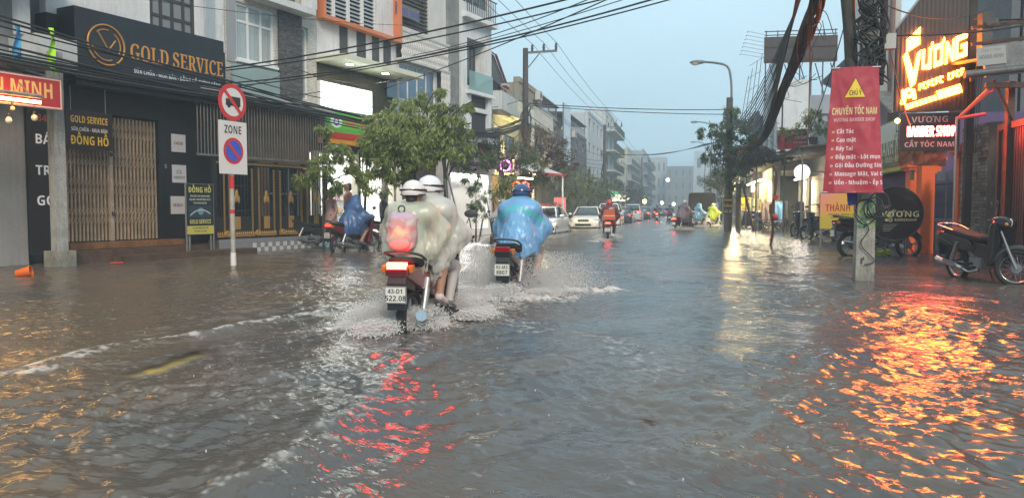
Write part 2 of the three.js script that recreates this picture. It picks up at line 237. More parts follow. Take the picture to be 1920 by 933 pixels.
// ---------- building pieces ----------
function win(parent, x0, x1, y0, y1, { cols = 2, rows = 1, frame = M.whiteFrame, glass = M.glassDark, z = -0.12, t = 0.05, curtain, split, sill, name = 'window' } = {}) {
  const w = sub(parent, name), fr = [bb(x0, x1, y0, y0 + t, z - 0.03, z + 0.03), bb(x0, x1, y1 - t, y1, z - 0.03, z + 0.03), bb(x0, x0 + t, y0 + t, y1 - t, z - 0.03, z + 0.03), bb(x1 - t, x1, y0 + t, y1 - t, z - 0.03, z + 0.03)];
  const ys = split ? [y0, y0 + (y1 - y0) * split, y1] : Array.from({ length: rows + 1 }, (_, i) => y0 + ((y1 - y0) * i) / rows), xs = Array.from({ length: cols + 1 }, (_, i) => x0 + ((x1 - x0) * i) / cols), m = t * 0.42;
  for (const x of xs.slice(1, -1)) fr.push(bb(x - m, x + m, y0 + t, y1 - t, z - 0.025, z + 0.025));
  for (const y of ys.slice(1, -1)) fr.push(bb(x0 + t, x1 - t, y - m, y + m, z - 0.022, z + 0.022));
  mk(w, 'frame', fr, frame);
  for (let i = 0; i < xs.length - 1; i++) for (let j = 0; j < ys.length - 1; j++) mk(w, 'pane', [bb(xs[i] + m, xs[i + 1] - m, ys[j] + m, ys[j + 1] - m, z - 0.006, z + 0.002)], glass);
  if (curtain) { const g = new THREE.PlaneGeometry(x1 - x0, y1 - y0, 60, 1).translate((x0 + x1) / 2, (y0 + y1) / 2, z - 0.14), p = g.attributes.position; for (let i = 0; i < p.count; i++) p.setZ(i, p.getZ(i) + 0.025 * Math.sin(p.getX(i) * 38) + 0.015 * Math.sin(p.getX(i) * 15)); g.computeVertexNormals(); mk(w, 'curtain', g, curtain); }
  if (sill) mk(w, 'sill', [bb(x0 - 0.06, x1 + 0.06, y0 - 0.07, y0 - 0.004, z, 0.1)], sill);
  return w;
}
function railing(parent, x0, x1, y0, y1, z, { step = 0.12, m = M.steel, r = 0.012, name = 'railing', ends = 0 } = {}) { // bars along a balcony, returns at both ends if ends > 0
  const w = sub(parent, name); mk(w, 'rail', [bb(x0, x1, y1 - 0.04, y1, z - 0.02, z + 0.02), bb(x0, x1, y0, y0 + 0.03, z - 0.015, z + 0.015), ...(ends ? [bb(x0, x0 + 0.04, y1 - 0.04, y1, z - ends, z - 0.02), bb(x1 - 0.04, x1, y1 - 0.04, y1, z - ends, z - 0.02)] : [])], m);
  for (let x = x0 + step / 2; x < x1; x += step) mk(w, 'bar', [bx(r * 2, y1 - y0 - 0.07, r * 2, x, (y0 + y1) / 2, z)], m);
  return w;
}
const flatSign = (parent, name, w, h, t, draw, bg, ppm, x, y, z, { frame = M.dark, depth = 0.06, label } = {}) => { // box sign with printed face
  const s = sub(parent, name); mk(s, 'panel', [bb(x - w / 2, x + w / 2, y - h / 2, y + h / 2, z - depth, z - 0.004)], frame); mk(s, 'print', face(w - 0.02, h - 0.02, x, y, z), print(board(w, h, ppm, draw, bg), 0.45)); if (label) s.userData.label = label; return s;
};

// ---------- left row, house by house ----------
{ // corner shop at the frame's left edge
  const t = thing('corner_house', 'grey plaster house with white balcony at the picture edge beside the watch shop', 'house', LP(-9), LROT), g = plaster([0.3, 0.295, 0.29]);
  mk(t, 'wall', [wallHoles(8.15, 10, [[7.05, 7.75, 4.7, 6.4], [3, 5, 4.4, 6.6], [1, 5.2, 0.2, 3]])], g);
  mk(t, 'body', [bb(0, 8.13, 0, 9.9, -9, -0.5)], plaster([0.26, 0.25, 0.25]));
  win(t, 7.05, 7.75, 4.7, 6.4, { cols: 2, frame: M.whiteFrame, glass: M.glassDark }); win(t, 3, 5, 4.4, 6.6, { cols: 3, frame: M.whiteFrame });
  mk(t, 'balcony_front', [bb(7.9, 8.75, 4.02, 4.62, 0.002, 0.9), bb(0, 7.898, 4.0, 4.14, 0.002, 1.0)], plaster([0.55, 0.55, 0.54]));
  mk(t, 'balcony_column', [bb(7.82, 8.04, 4.63, 9, 0.3, 0.52)], plaster([0.6, 0.6, 0.6]));
  mk(t, 'balcony_roof', [bb(6.5, 8.8, 5.85, 6.0, 0.05, 1.3)], M.concreteDark);
  mk(t, 'shutter_door', [bb(1, 5.2, 0.2, 3, -0.3, -0.2)], grime([0.2, 0.19, 0.18]));
}
{
  const t = solo('tea_shop_panel', 'black upright wall panel with white letters behind the white square post', 'sign', [bb(-0.3, 0.3, 0.2, 3.25, -0.04, 0.0)], M.black, LP(-0.54, 0.07), LROT);
  mk(t, 'print', face(0.58, 3, 0, 1.74, 0.004), print(board(0.6, 3, 300, (x, w, h) => { vtext(x, '84%', 60, 75, 62, { fill: '#b8552a' }); vtext(x, 'BÁNH', 42, 215, 85); vtext(x, 'TRÀ', 42, 410, 85); vtext(x, 'GÓI', 42, 600, 85); }, '#151414')));
}
{
  const p = thing('square_post', 'white painted square post on a chipped concrete base beside the folding shutter', 'post', LP(-0.78, 0.95), LROT);
  mk(p, 'shaft', [bb(-0.11, 0.11, 0.32, 4.3, -0.11, 0.11)], grime([0.5, 0.52, 0.53], 0.7)); mk(p, 'base', [bx(0.42, 0.55, 0.4, 0, 0.045, 0)], grime([0.42, 0.42, 0.38], 0.85));
  const s = thing('red_shop_sign', 'red sign with gold letters and lit strip lamp above the corner shop', 'sign', LP(-3.6, 1.5), LROT);
  flatSign(s, 'board', 5.25, 0.6, 0, (x, w, h) => { x.strokeStyle = '#e6c9b8'; x.lineWidth = 5; x.strokeRect(4, 4, w - 8, h - 8); vtext(x, 'ĐỖ THỊ VĂN MINH', w - 30, h * 0.68, 78, { fill: '#d9b26a', align: 'right', sx: 0.72 }); }, '#a52428', 190, 0, 3.38, 0, { frame: M.greyFrame, depth: 0.1 });
  for (const x of [-2.5, 0, 2.3]) mk(s, 'bracket', [ln([x, 3.7, 0], [x, 4.05, -1.4], 0.02)], M.steel);
  const l = thing('strip_lamp', 'glowing warm fluorescent strip lamp in front of the red shop sign', 'lamp', LP(-3.2, 1.9), LROT);
  mk(l, 'glowing_tube', [cy(0.028, 0.028, 3.1, 0, 3.13, 0, 10, 'x')], glow([1, 0.52, 0.14], 18)); mk(l, 'reflector', [bx(3.2, 0.02, 0.18, 0, 3.26, -0.03, 0.3), bx(3.2, 0.03, 0.05, 0, 3.22, 0)], grime([0.5, 0.5, 0.5], 0.5)); for (const x of [-1.4, 1.4]) mk(l, 'arm', [ln([x, 3.24, -0.03], [x, 3.5, -0.38], 0.012)], M.steel);
  { const q = LP(-3.2, 2.02, 3.08), d = LP(-3.2, 4.5, 0); area(scene, 3, 0.08, [1, 0.52, 0.14], 16, q, d); }
  [[-2.11, 2.77, 0.055, 'lowest white bulb hanging under the red shop sign'], [-2.04, 2.99, 0.04, 'small upper bulb hanging close under the red shop sign'], [-1.65, 2.86, 0.055, 'pale bulb hanging nearest the square post under the red sign']].forEach(([u, y, r, lab]) => {
    const b = thing('hanging_bulb', lab, 'bulb', LP(u, 1.7), LROT, 'bulbs under the red shop sign'); mk(b, 'glass', [sp(r, 0, y, 0, 1, 1.15, 1)], mat([0.75, 0.68, 0.5], 0.3)); mk(b, 'socket', [cy(0.02, 0.024, 0.06, 0, y + r + 0.04, 0, 10)], M.dark); mk(b, 'cord', [ln([0, y + r + 0.07, 0], [0, 3.24, 0], 0.005)], M.cable);
  });
  [[-1.75, 4.6, 0.75, [0.05, 0.3, 0.55], 'thin blue pennant hung from the cables over the red sign'], [-1.1, 4.66, 0.88, [0.42, 0.8, 0.03], 'bright lime green pennant hung from the cables']].forEach(([u, y, h, c, lab]) => {
    const g = new THREE.PlaneGeometry(0.13, h, 4, 14).translate(0, y - h / 2, 0), p = g.attributes.position; for (let i = 0; i < p.count; i++) { const k = (y - p.getY(i)) / h; p.setX(i, p.getX(i) * (0.5 + 0.6 * Math.sin(k * 2.6)) + 0.03 * Math.sin(k * 7) + 0.03 * k); p.setZ(i, 0.035 * Math.sin(k * 9 + p.getX(i) * 30)); } g.computeVertexNormals(); solo('pennant', lab, 'pennant', g, mat(c, 0.7), LP(u, 1.4), LROT);
  });
  const b = thing('orange_bucket', 'orange plastic cup lying on its side in the flood', 'bucket', [-11.3, 0.06, -10.94], 0.5);
  b.scale.setScalar(0.78); mk(b, 'shell', new THREE.LatheGeometry([[0.0, -0.15], [0.085, -0.15], [0.115, 0.13], [0.125, 0.13], [0.125, 0.155], [0.108, 0.155], [0.08, -0.13]].map((q) => new THREE.Vector2(...q)), 28).rotateZ(-1.35), mat([0.7, 0.13, 0.015], 0.4));
  solo('sandal', 'small red sandal floating by the shop step', 'sandal', smoothSlab(), mat([0.5, 0.05, 0.03], 0.5), LP(0.1, 1.45, 0.015), 1);
}
function smoothSlab() { return poly(smoothPts([[-0.13, -0.03], [0, -0.045], [0.12, -0.04], [0.14, 0.02], [0.02, 0.035], [-0.12, 0.035]], 24), 0.03, 0.008).rotateX(-Math.PI / 2); }
{ // watch shop
  const t = thing('watch_shop', 'black fronted watch repair shop with folding shutter and pale upper storey', 'shop', LP(-0.32), LROT), w = 4.75;
  mk(t, 'upper_wall', [wallHoles(w, 4.4, [[2.5, 3.8, 0.1, 2.3]]).translate(0, 5.3, 0)], plaster([0.72, 0.7, 0.7]));
  mk(t, 'shop_wall', [wallHoles(w, 5.3, [[0.25, 2.65, 0.42, 3.3]], 0.4)], grime([0.02, 0.019, 0.02], 0.5));
  mk(t, 'body', [bb(0, w, 0, 9.6, -9, -0.72)], plaster([0.5, 0.5, 0.5])); mk(t, 'pilaster', [bb(4.08, 4.34, 5.31, 9.6, 0.004, 0.1)], plaster([0.42, 0.47, 0.5]));
  win(t, 2.5, 3.8, 5.4, 7.6, { cols: 4, rows: 5, frame: M.brownFrame, glass: mat([0.2, 0.21, 0.21], 0.2), t: 0.09, z: -0.05 });
  // folding steel shutters: slats one by one, scissor lattice between
  const tan = grime([0.66, 0.5, 0.36], 0.5);
  for (const [x0, x1] of [[0.3, 1.36], [1.46, 2.6]]) {
    const s = sub(t, 'folding_shutter'), n = 12, dx = (x1 - x0) / n;
    for (let i = 0; i <= n; i++) mk(s, 'slat', [bb(x0 + i * dx - 0.016, x0 + i * dx + 0.016, 0.44, 3.26, -0.1, -0.07)], tan);
    const lat = []; for (let i = 0; i < n; i++) for (const y of [0.9, 1.55, 2.2, 2.85]) for (const q of [0, 0.2]) { const a = x0 + i * dx; lat.push(ln([a, y - 0.09 + q, -0.06], [a + dx, y + 0.09 + q, -0.06], 0.007, 0.007, 4), ln([a, y + 0.09 + q, -0.052], [a + dx, y - 0.09 + q, -0.052], 0.007, 0.007, 4)); }
    mk(s, 'lattice', lat, tan).userData.kind = 'stuff'; mk(s, 'backing_sheet', [bb(x0, x1, 0.44, 3.26, -0.16, -0.13)], grime([0.3, 0.2, 0.13], 0.7));
  }
  mk(t, 'shutter_stile', [bb(1.37, 1.45, 0.43, 3.28, -0.12, -0.03)], grime([0.66, 0.52, 0.4])); for (const y of [1.05, 2.4]) mk(t, 'lock', [bx(0.05, 0.09, 0.03, 1.41, y, -0.01)], M.dark);
  mk(t, 'threshold_step', [bb(0.1, 3.0, 0.28, 0.42, 0.004, 0.42)], grime([0.32, 0.15, 0.06], 0.4)); mk(t, 'lower_step', [bb(-0.1, 4.4, -0.06, 0.27, 0.005, 0.62), bb(0.9, 4.7, -0.07, 0.13, 0.621, 1.1)], grime([0.16, 0.1, 0.07], 0.5));
  [[3.2, 2.79, 'CASIO'], [3.2, 2.03, 'ORIENT'], [3.14, 1.25, 'SEIKO']].forEach(([x, y, s]) => flatSign(t, 'brand_plate', 0.44, 0.46, 0, (c, cw, ch) => { vtext(c, s, cw / 2, ch * (s === 'ORIENT' ? 0.78 : 0.58), s === 'ORIENT' ? 30 : 34, { fill: '#1a1a1a', align: 'center', font: s === 'CASIO' ? 'sans-serif' : 'serif', sx: s === 'ORIENT' ? 0.95 : 0.9 }); if (s === 'ORIENT') { c.strokeStyle = '#222'; c.lineWidth = 3; c.beginPath(); c.arc(cw / 2, ch * 0.46, 26, Math.PI, 0); c.moveTo(cw / 2 - 30, ch * 0.48); c.lineTo(cw / 2 + 30, ch * 0.48); for (let i = -1; i < 2; i++) { c.moveTo(cw / 2 + i * 14, ch * 0.48); c.lineTo(cw / 2 + i * 12, ch * 0.33); } c.stroke(); } }, '#c9c2c0', 320, x, y, 0.03, { depth: 0.028 }));
  mk(t, 'doorbell', [bx(0.05, 0.1, 0.03, 2.82, 2.2, 0.015)], M.steel);
}
{ // its box sign
  const t = thing('watch_shop_sign', 'black box sign with gold clock emblem and GOLD SERVICE lettering', 'sign', LP(-0.1, 0.02), LROT), W = 3.95;
  mk(t, 'cabinet', [bb(0, W, 3.92, 5.42, 0, 0.58)], grime([0.016, 0.02, 0.028], 0.35)); mk(t, 'soffit', [bb(0.05, W - 0.05, 3.8, 3.918, 0.02, 0.5)], M.blackMatte);
  const gold = mat([0.55, 0.26, 0.06], 0.35, { metalness: 0.35 });
  const em = sub(t, 'clock_emblem', [0.7, 4.72, 0.6]);
  mk(em, 'ring', [tor(0.43, 0.022, 0, 0, 0, 'z', 48, 8), ...[[-0.6, 1.0], [1.4, 2.3], [3.3, 5.1]].map(([a, b]) => new THREE.TorusGeometry(0.33, 0.016, 6, 20, b - a).rotateZ(a))], gold); mk(em, 'disc', [cy(0.4, 0.4, 0.012, 0, 0, -0.012, 40, 'z')], M.black); mk(em, 'hand', [ln([-0.2, 0.27, 0], [0.05, -0.1, 0], 0.017), ln([0.05, -0.1, 0], [0.22, 0.13, 0], 0.017)], gold);
  mk(t, 'lettering', face(2.7, 0.55, 2.6, 4.72, 0.586), print(board(2.7, 0.55, 300, (x, w, h) => { const n = vtext(x, 'GOLD SERVICE', 0, -500, 150, { font: 'serif' }); vtext(x, 'GOLD SERVICE', 6, h * 0.86, 150, { font: 'serif', fill: '#c98a34', sx: (w - 14) / n }); }, '#1b2129')));
  mk(t, 'small_lettering', face(2.5, 0.22, 2.6, 4.3, 0.5865), print(board(2.5, 0.22, 300, (x, w, h) => { const s = 'SỬA CHỮA - MUA BÁN - ĐỒNG HỒ CHÍNH HÃNG', n = vtext(x, s, 0, -500, 40); vtext(x, s, 4, h * 0.8, 40, { fill: '#d6dadd', sx: (w - 10) / n }); }, '#1b2129')));
  mk(t, 'phone_number', face(0.5, 0.1, 3.5, 4.06, 0.5862), print(board(0.5, 0.1, 300, (x, w, h) => vtext(x, '0935 559 668', 6, h * 0.8, 22, { fill: '#c5c9cc' }), '#1b2129')));
  const s = thing('hanging_shop_sign', 'small black sign with yellow watch lettering above the folding shutter', 'sign', LP(0.36, 0.32), LROT);
  flatSign(s, 'board', 1.06, 0.82, 0, (x, w, h) => { vtext(x, 'GOLD SERVICE', w / 2, 75, 62, { fill: '#e9b93a', align: 'center', sx: 0.62 }); vtext(x, 'SỬA CHỮA - MUA BÁN', w / 2, 130, 34, { fill: '#e0d8c8', align: 'center', sx: 0.72 }); vtext(x, 'ĐỒNG HỒ', w / 2, 218, 80, { fill: '#f0bf2c', align: 'center', sx: 0.72 }); }, '#1d1512', 300, 0, 2.86, 0, { depth: 0.06 });
  for (const x of [-0.4, 0.4]) mk(s, 'hanger', [ln([x, 3.26, -0.03], [x, 3.8, -0.03], 0.008)], M.steel);
  const a = thing('standing_sign', 'upright printed watch board on thin steel legs beside the brand plates', 'sign', LP(2.84, 0.8), LROT);
  flatSign(a, 'board', 0.82, 1.24, 0, (x, w, h) => { vtext(x, 'ĐỒNG HỒ', w / 2, 60, 54, { fill: '#c8c06a', align: 'center', sx: 0.8 }); x.font = '17px sans-serif'; ['SỬA CHỮA, THAY CẢM PHỤ KIỆN', 'MUA BÁN - TRAO ĐỔI ĐỒNG HỒ CŨ', 'VÀ THU MUA GIÁ CAO'].forEach((s, i) => vtext(x, s, w / 2, 92 + i * 25, 18, { fill: '#c9cdbf', align: 'center', sx: 0.62 })); x.fillStyle = '#2b3a44'; x.fillRect(16, 155, w - 32, 88); x.fillStyle = '#6b8790'; x.beginPath(); x.arc(w * 0.52, 195, 26, 0, 7); x.fill(); x.strokeStyle = '#9fb0b5'; x.lineWidth = 9; x.beginPath(); x.moveTo(30, 225); x.quadraticCurveTo(w * 0.5, 150, w - 30, 215); x.stroke(); vtext(x, 'GOLD SERVICE', w / 2, 285, 42, { fill: '#c8c06a', align: 'center', sx: 0.66 }); x.fillStyle = '#b9ae55'; x.fillRect(0, 300, w, h - 300); vtext(x, 'ĐC: 489 TRẦN CAO VÂN', w / 2, 322, 18, { fill: '#333', align: 'center', sx: 0.7 }); vtext(x, 'ĐT: 0935.153.3668', w / 2, 345, 18, { fill: '#333', align: 'center', sx: 0.7 }); }, '#1c2422', 290, 0, 1.15, 0, { frame: M.steelMatte, depth: 0.05 });
  for (const x of [-0.38, -0.3, 0.34, 0.43]) mk(a, 'leg', [bb(x - 0.015, x + 0.015, 0.1, x > 0.4 ? 1.78 : 0.52, -0.06, -0.03)], M.steelMatte);
}
{ // tiled house with barred porch and black and gold gate
  const t = thing('tiled_house', 'pale mosaic tiled house with dark tile panel and curtained white window', 'house', LP(4.45), LROT), w = 3.55, mos = mat([0.74, 0.71, 0.68], 0.5, { map: T_mosaic, bumpMap: T_mosaic, bumpScale: 0.004 }), dk = mat([0.16, 0.145, 0.145], 0.7, { map: T_darktile, bumpMap: T_darktile, bumpScale: 0.006 });
  mk(t, 'upper_wall', [wallHoles(w, 6.2, [[0.38, 1.8, 1.0, 2.56], [2.9, 3.2, 0.25, 2.4]]).translate(0, 4.2, 0)], mos); mk(t, 'body', [bb(0, w, 0, 10.4, -9, -0.55)], plaster([0.5, 0.5, 0.49])); mk(t, 'dark_panel', [bb(1.92, 2.86, 4.42, 6.86, 0.003, 0.07), bb(1.9, 2.6, 6.96, 8.4, 0.003, 0.05)], dk);
  mk(t, 'window_recess', [bb(0.05, 0.36, 5.1, 6.8, 0.003, 0.025)], M.greyFrame);
  win(t, 0.38, 1.8, 5.2, 6.76, { cols: 3, split: 0.68, frame: M.whiteFrame, glass: M.glassPane, curtain: M.curtain, t: 0.075, z: -0.08, sill: M.white }); win(t, 2.9, 3.2, 4.45, 6.6, { cols: 1, frame: M.whiteFrame, glass: M.glassPane, curtain: mat([0.3, 0.31, 0.34], 0.9) });
  mk(t, 'projecting_beam', [bb(0.6, 3.0, 6.87, 7.06, 0.071, 0.5), bb(2.84, 3.05, 7.061, 9, 0.071, 0.5)], plaster([0.66, 0.65, 0.65])); mk(t, 'glass_screen', [bb(0.1, 1.85, 4.3, 5.05, 0.12, 0.13)], mat([0.5, 0.62, 0.6], 0.08, { transmission: 0.55 })); mk(t, 'floor_slab', [bb(-1.35, w - 0.02, 4.02, 4.19, 0.003, 0.7)], plaster([0.4, 0.39, 0.37]));
  mk(t, 'ground_wall', [wallHoles(w - 0.02, 4.0, [[0.5, 1.4, 0.4, 2.5], [1.8, 3.1, 0.8, 2.4]]).translate(0, 0, -0.3)], plaster([0.24, 0.16, 0.11])); win(t, 0.5, 1.4, 0.4, 2.5, { cols: 2, rows: 3, frame: M.brownFrame, z: -0.4, name: 'door' }); win(t, 1.8, 3.1, 0.8, 2.4, { cols: 3, rows: 2, frame: M.greyFrame, z: -0.4 });
  const cage = sub(t, 'porch_cage'); const bar = grime([0.36, 0.33, 0.32], 0.5);
  mk(cage, 'rail', [bb(-1.35, 3.5, 2.5, 2.55, 0.4, 0.45), bb(-1.35, 3.5, 3.95, 4.0, 0.4, 0.45)], bar); for (let x = -1.32; x < 3.5; x += 0.105) mk(cage, 'bar', [bx(0.022, 1.4, 0.022, x, 3.25, 0.425)], bar);
}
{
  const t = thing('iron_gate', 'black iron gate with gold ornament borders in front of the tiled house', 'gate', LP(3.55, 0.45), LROT), gold = mat([0.42, 0.25, 0.07], 0.45, { metalness: 0.3 }), blk = mat([0.022, 0.02, 0.02], 0.5);
  mk(t, 'top_rail', [bb(0, 4.3, 2.3, 2.4, -0.03, 0.03)], blk); mk(t, 'bottom_panel', [bb(0, 4.3, 0.38, 0.95, -0.02, 0.02)], blk);
  for (const x of [0.02, 1.4, 2.2, 3.3, 4.25]) mk(t, 'post', [bb(x - 0.05, x + 0.05, 0.3, 2.45, -0.05, 0.05)], blk);
  for (let x = 0.12; x < 4.2; x += 0.115) mk(t, 'bar', [bx(0.018, 1.36, 0.018, x, 1.62, 0)], blk);
  const orn = []; for (const x of [0.32, 0.5, 1.28, 1.52, 2.08, 2.32, 3.18, 3.42]) for (let y = 0.55; y < 2.25; y += 0.075) orn.push(new THREE.TorusGeometry(0.026, 0.009, 5, 8).translate(x, y, 0.04));
  for (let x = 0.1; x < 4.2; x += 0.07) orn.push(new THREE.ConeGeometry(0.024, 0.1, 5).translate(x, 0.53, 0.035), bx(0.06, 0.05, 0.02, x, 0.44, 0.035), new THREE.TorusGeometry(0.022, 0.008, 5, 8).translate(x, 2.35, 0.05)); mk(t, 'gold_border', orn, gold).userData.kind = 'stuff';
  for (const x of [0.75, 1.8, 2.75, 3.8]) { mk(t, 'rosette', [cy(0.09, 0.09, 0.03, x - 0.36, 0.5, 0.06, 16, 'z'), tor(0.06, 0.015, x - 0.36, 0.5, 0.08, 'z', 18, 6)], gold); mk(t, 'plaque', [bx(0.2, 0.34, 0.025, x, 0.78, 0.035)], gold); mk(t, 'crest', [sp(0.07, x, 1.5, 0.03, 0.8, 2.4, 0.3), sp(0.05, x - 0.07, 1.4, 0.03, 0.6, 2, 0.3), sp(0.05, x + 0.07, 1.4, 0.03, 0.6, 2, 0.3)], gold); }
  const b = thing('tiled_plinth', 'low plinth wall with grey and white checker tiles under the iron gate', 'wall', LP(3.5, 0.62), LROT);
  mk(b, 'core', [bb(0, 4.4, -0.07, 0.34, -0.35, -0.012)], M.concreteDark); const ta = mat([0.22, 0.22, 0.23], 0.35), tw = mat([0.55, 0.53, 0.51], 0.35);
  for (let i = 0; i < 30; i++) for (let j = 0; j < 3; j++) mk(b, 'tile', [bx(0.137, 0.122, 0.012, 0.12 + i * 0.142, 0.05 + j * 0.127, -0.004)], (i + j) % 2 && j < 2 && i > 6 && i < 24 ? tw : ta);
}
{ // convenience shop with lit fascia
  const t = thing('green_shop', 'shop with lit white fascia, canopy downlights and orange framed louvre windows above', 'shop', LP(8.02), LROT), w = 4.1, wl = plaster([0.7, 0.67, 0.66]);
  mk(t, 'upper_wall', [wallHoles(w, 5.4, [[0.12, 3.05, 1.42, 3.6]]).translate(0, 5.7, 0)], wl); mk(t, 'body', [bb(0, w, 2.95, 11, -9, -0.55), bb(0, w, 0, 2.94, -9, -4.2), bb(0.002, 0.15, 0, 2.94, -4.2, -0.56), bb(w - 0.15, w - 0.002, 0, 2.94, -4.2, -0.56)], mat([0.62, 0.62, 0.6], 0.8));
  mk(t, 'floor', [bb(0.15, w - 0.15, 0, 0.3, -4.2, 0.1)], mat([0.5, 0.48, 0.45], 0.4));
  [[1.07, 1.44], [1.93, 2.38], [2.75, 3.11], [3.38, 3.78]].forEach(([a, b]) => mk(t, 'dark_stripe', [bb(a, b, 5.86, 6.98, 0.003, 0.03)], grime([0.1, 0.1, 0.105], 0.6)));
  const of = sub(t, 'orange_frame'); mk(of, 'border', [bb(0, 4.1, 6.98, 7.1, 0.004, 0.3), bb(0, 0.12, 7.1, 9.5, 0.004, 0.3), bb(3.98, 4.1, 7.1, 9.5, 0.004, 0.3), bb(0, 4.1, 9.5, 9.62, 0.004, 0.3)], mat([0.62, 0.2, 0.08], 0.6));
  const lv = mat([0.3, 0.34, 0.36], 0.5); for (let i = 0; i < 4; i++) { const x0 = 0.16 + i * 0.72, g = sub(t, 'louvre_window'); mk(g, 'frame', [bb(x0, x0 + 0.05, 7.13, 9.2, -0.14, -0.04), bb(x0 + 0.64, x0 + 0.69, 7.13, 9.2, -0.14, -0.04), bb(x0, x0 + 0.69, 7.1, 7.16, -0.14, -0.03)], M.whiteFrame); for (let y = 7.22; y < 9.1; y += 0.13) mk(g, 'slat', [bx(0.58, 0.1, 0.012, x0 + 0.345, y, -0.1, -0.6)], lv); mk(g, 'backing', [bb(x0 + 0.05, x0 + 0.64, 7.17, 9.2, -0.2, -0.18)], M.dark); }
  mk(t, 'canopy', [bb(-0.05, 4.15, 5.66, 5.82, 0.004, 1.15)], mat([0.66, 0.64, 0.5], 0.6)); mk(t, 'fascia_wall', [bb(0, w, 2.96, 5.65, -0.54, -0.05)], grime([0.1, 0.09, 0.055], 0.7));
  for (const x of [0.7, 2.55]) { const l = sub(t, 'downlight'); mk(l, 'trim', [tor(0.13, 0.02, x, 5.655, 0.7, 'y', 20, 6)], M.whiteFrame); mk(l, 'lamp_disc', [cy(0.12, 0.12, 0.03, x, 5.648, 0.7, 20)], glow([1, 0.93, 0.66], 9)); const q = LP(8.02 + x, 0.7, 5.62); area(scene, 0.22, 0.22, [1, 0.92, 0.68], 30, q, [q[0], 0, q[2] - 0.001]); }
  const s = sub(t, 'lit_sign'); mk(s, 'cabinet', [bb(0.02, 2.6, 4.28, 5.1, -0.04, 0.1)], M.whiteFrame); mk(s, 'lit_face', [bb(0.04, 2.58, 4.3, 5.08, 0.102, 0.11)], glow([0.9, 1, 0.95], 1.9)); { const q = LP(8.02 + 1.3, 0.2, 4.7), d = LP(9.3, 4, 3.5); area(scene, 2.5, 0.76, [0.92, 1, 0.95], 3.5, q, d); }
  const band = sub(t, 'striped_band'); mk(band, 'green_panel', [bb(0.0, w, 3.55, 4.2, -0.03, 0.25)], mat([0.1, 0.42, 0.06], 0.4)); mk(band, 'orange_panel', [bb(0, w, 3.2, 3.36, -0.03, 0.24)], mat([0.7, 0.3, 0.02], 0.4)); mk(band, 'red_panel', [bb(0, w, 3.361, 3.548, -0.03, 0.26)], mat([0.5, 0.03, 0.02], 0.4));
  mk(band, 'print', face(2.4, 0.5, 1.4, 3.88, 0.254), print(board(2.4, 0.5, 160, (x, w, h) => { x.fillStyle = '#cfe6d8'; x.beginPath(); x.ellipse(60, h / 2, 46, 30, 0, 0, 7); x.fill(); x.strokeStyle = '#7a3a8a'; x.lineWidth = 8; x.beginPath(); x.arc(60, h / 2, 17, 0, 7); x.stroke(); vtext(x, 'Máy lạnh 24h', 130, h * 0.66, 42, { fill: '#e03a2a' }); }, '#5fae3a')));
  for (const [a, b] of [[0, 0.12], [1.95, 2.05], [w - 0.12, w]]) mk(t, 'shop_front_post', [bb(a, b, 0.3, 2.95, -0.3, -0.05)], mat([0.5, 0.48, 0.4], 0.5));
  mk(t, 'ceiling_lamp', [bb(0.6, 3.5, 2.9, 2.935, -3.2, -0.9)], glow([1, 1, 0.95], 2.2)); { const q = LP(8.02 + 2.05, -2, 2.87); area(scene, 2.8, 2.2, [1, 0.99, 0.93], 6, q, [q[0], 0, q[2] - 0.001]); }
  for (const [x, z] of [[0.7, -3.6], [1.7, -3.7], [2.7, -3.7], [3.5, -2.4]]) { const sh = sub(t, 'shop_shelf'); mk(sh, 'case', [bb(x - 0.42, x + 0.42, 0.3, 1.9, z - 0.25, z + 0.2)], mat([0.55, 0.55, 0.52], 0.6)); for (let k = 0; k < 18; k++) mk(sh, 'packet', [bx(0.12, 0.18, 0.1, x - 0.34 + (k % 6) * 0.135, 0.65 + Math.floor(k / 6) * 0.45, z + 0.26)], mat([rr(0.1, 0.7), rr(0.1, 0.6), rr(0.05, 0.5)], 0.5)); }
}
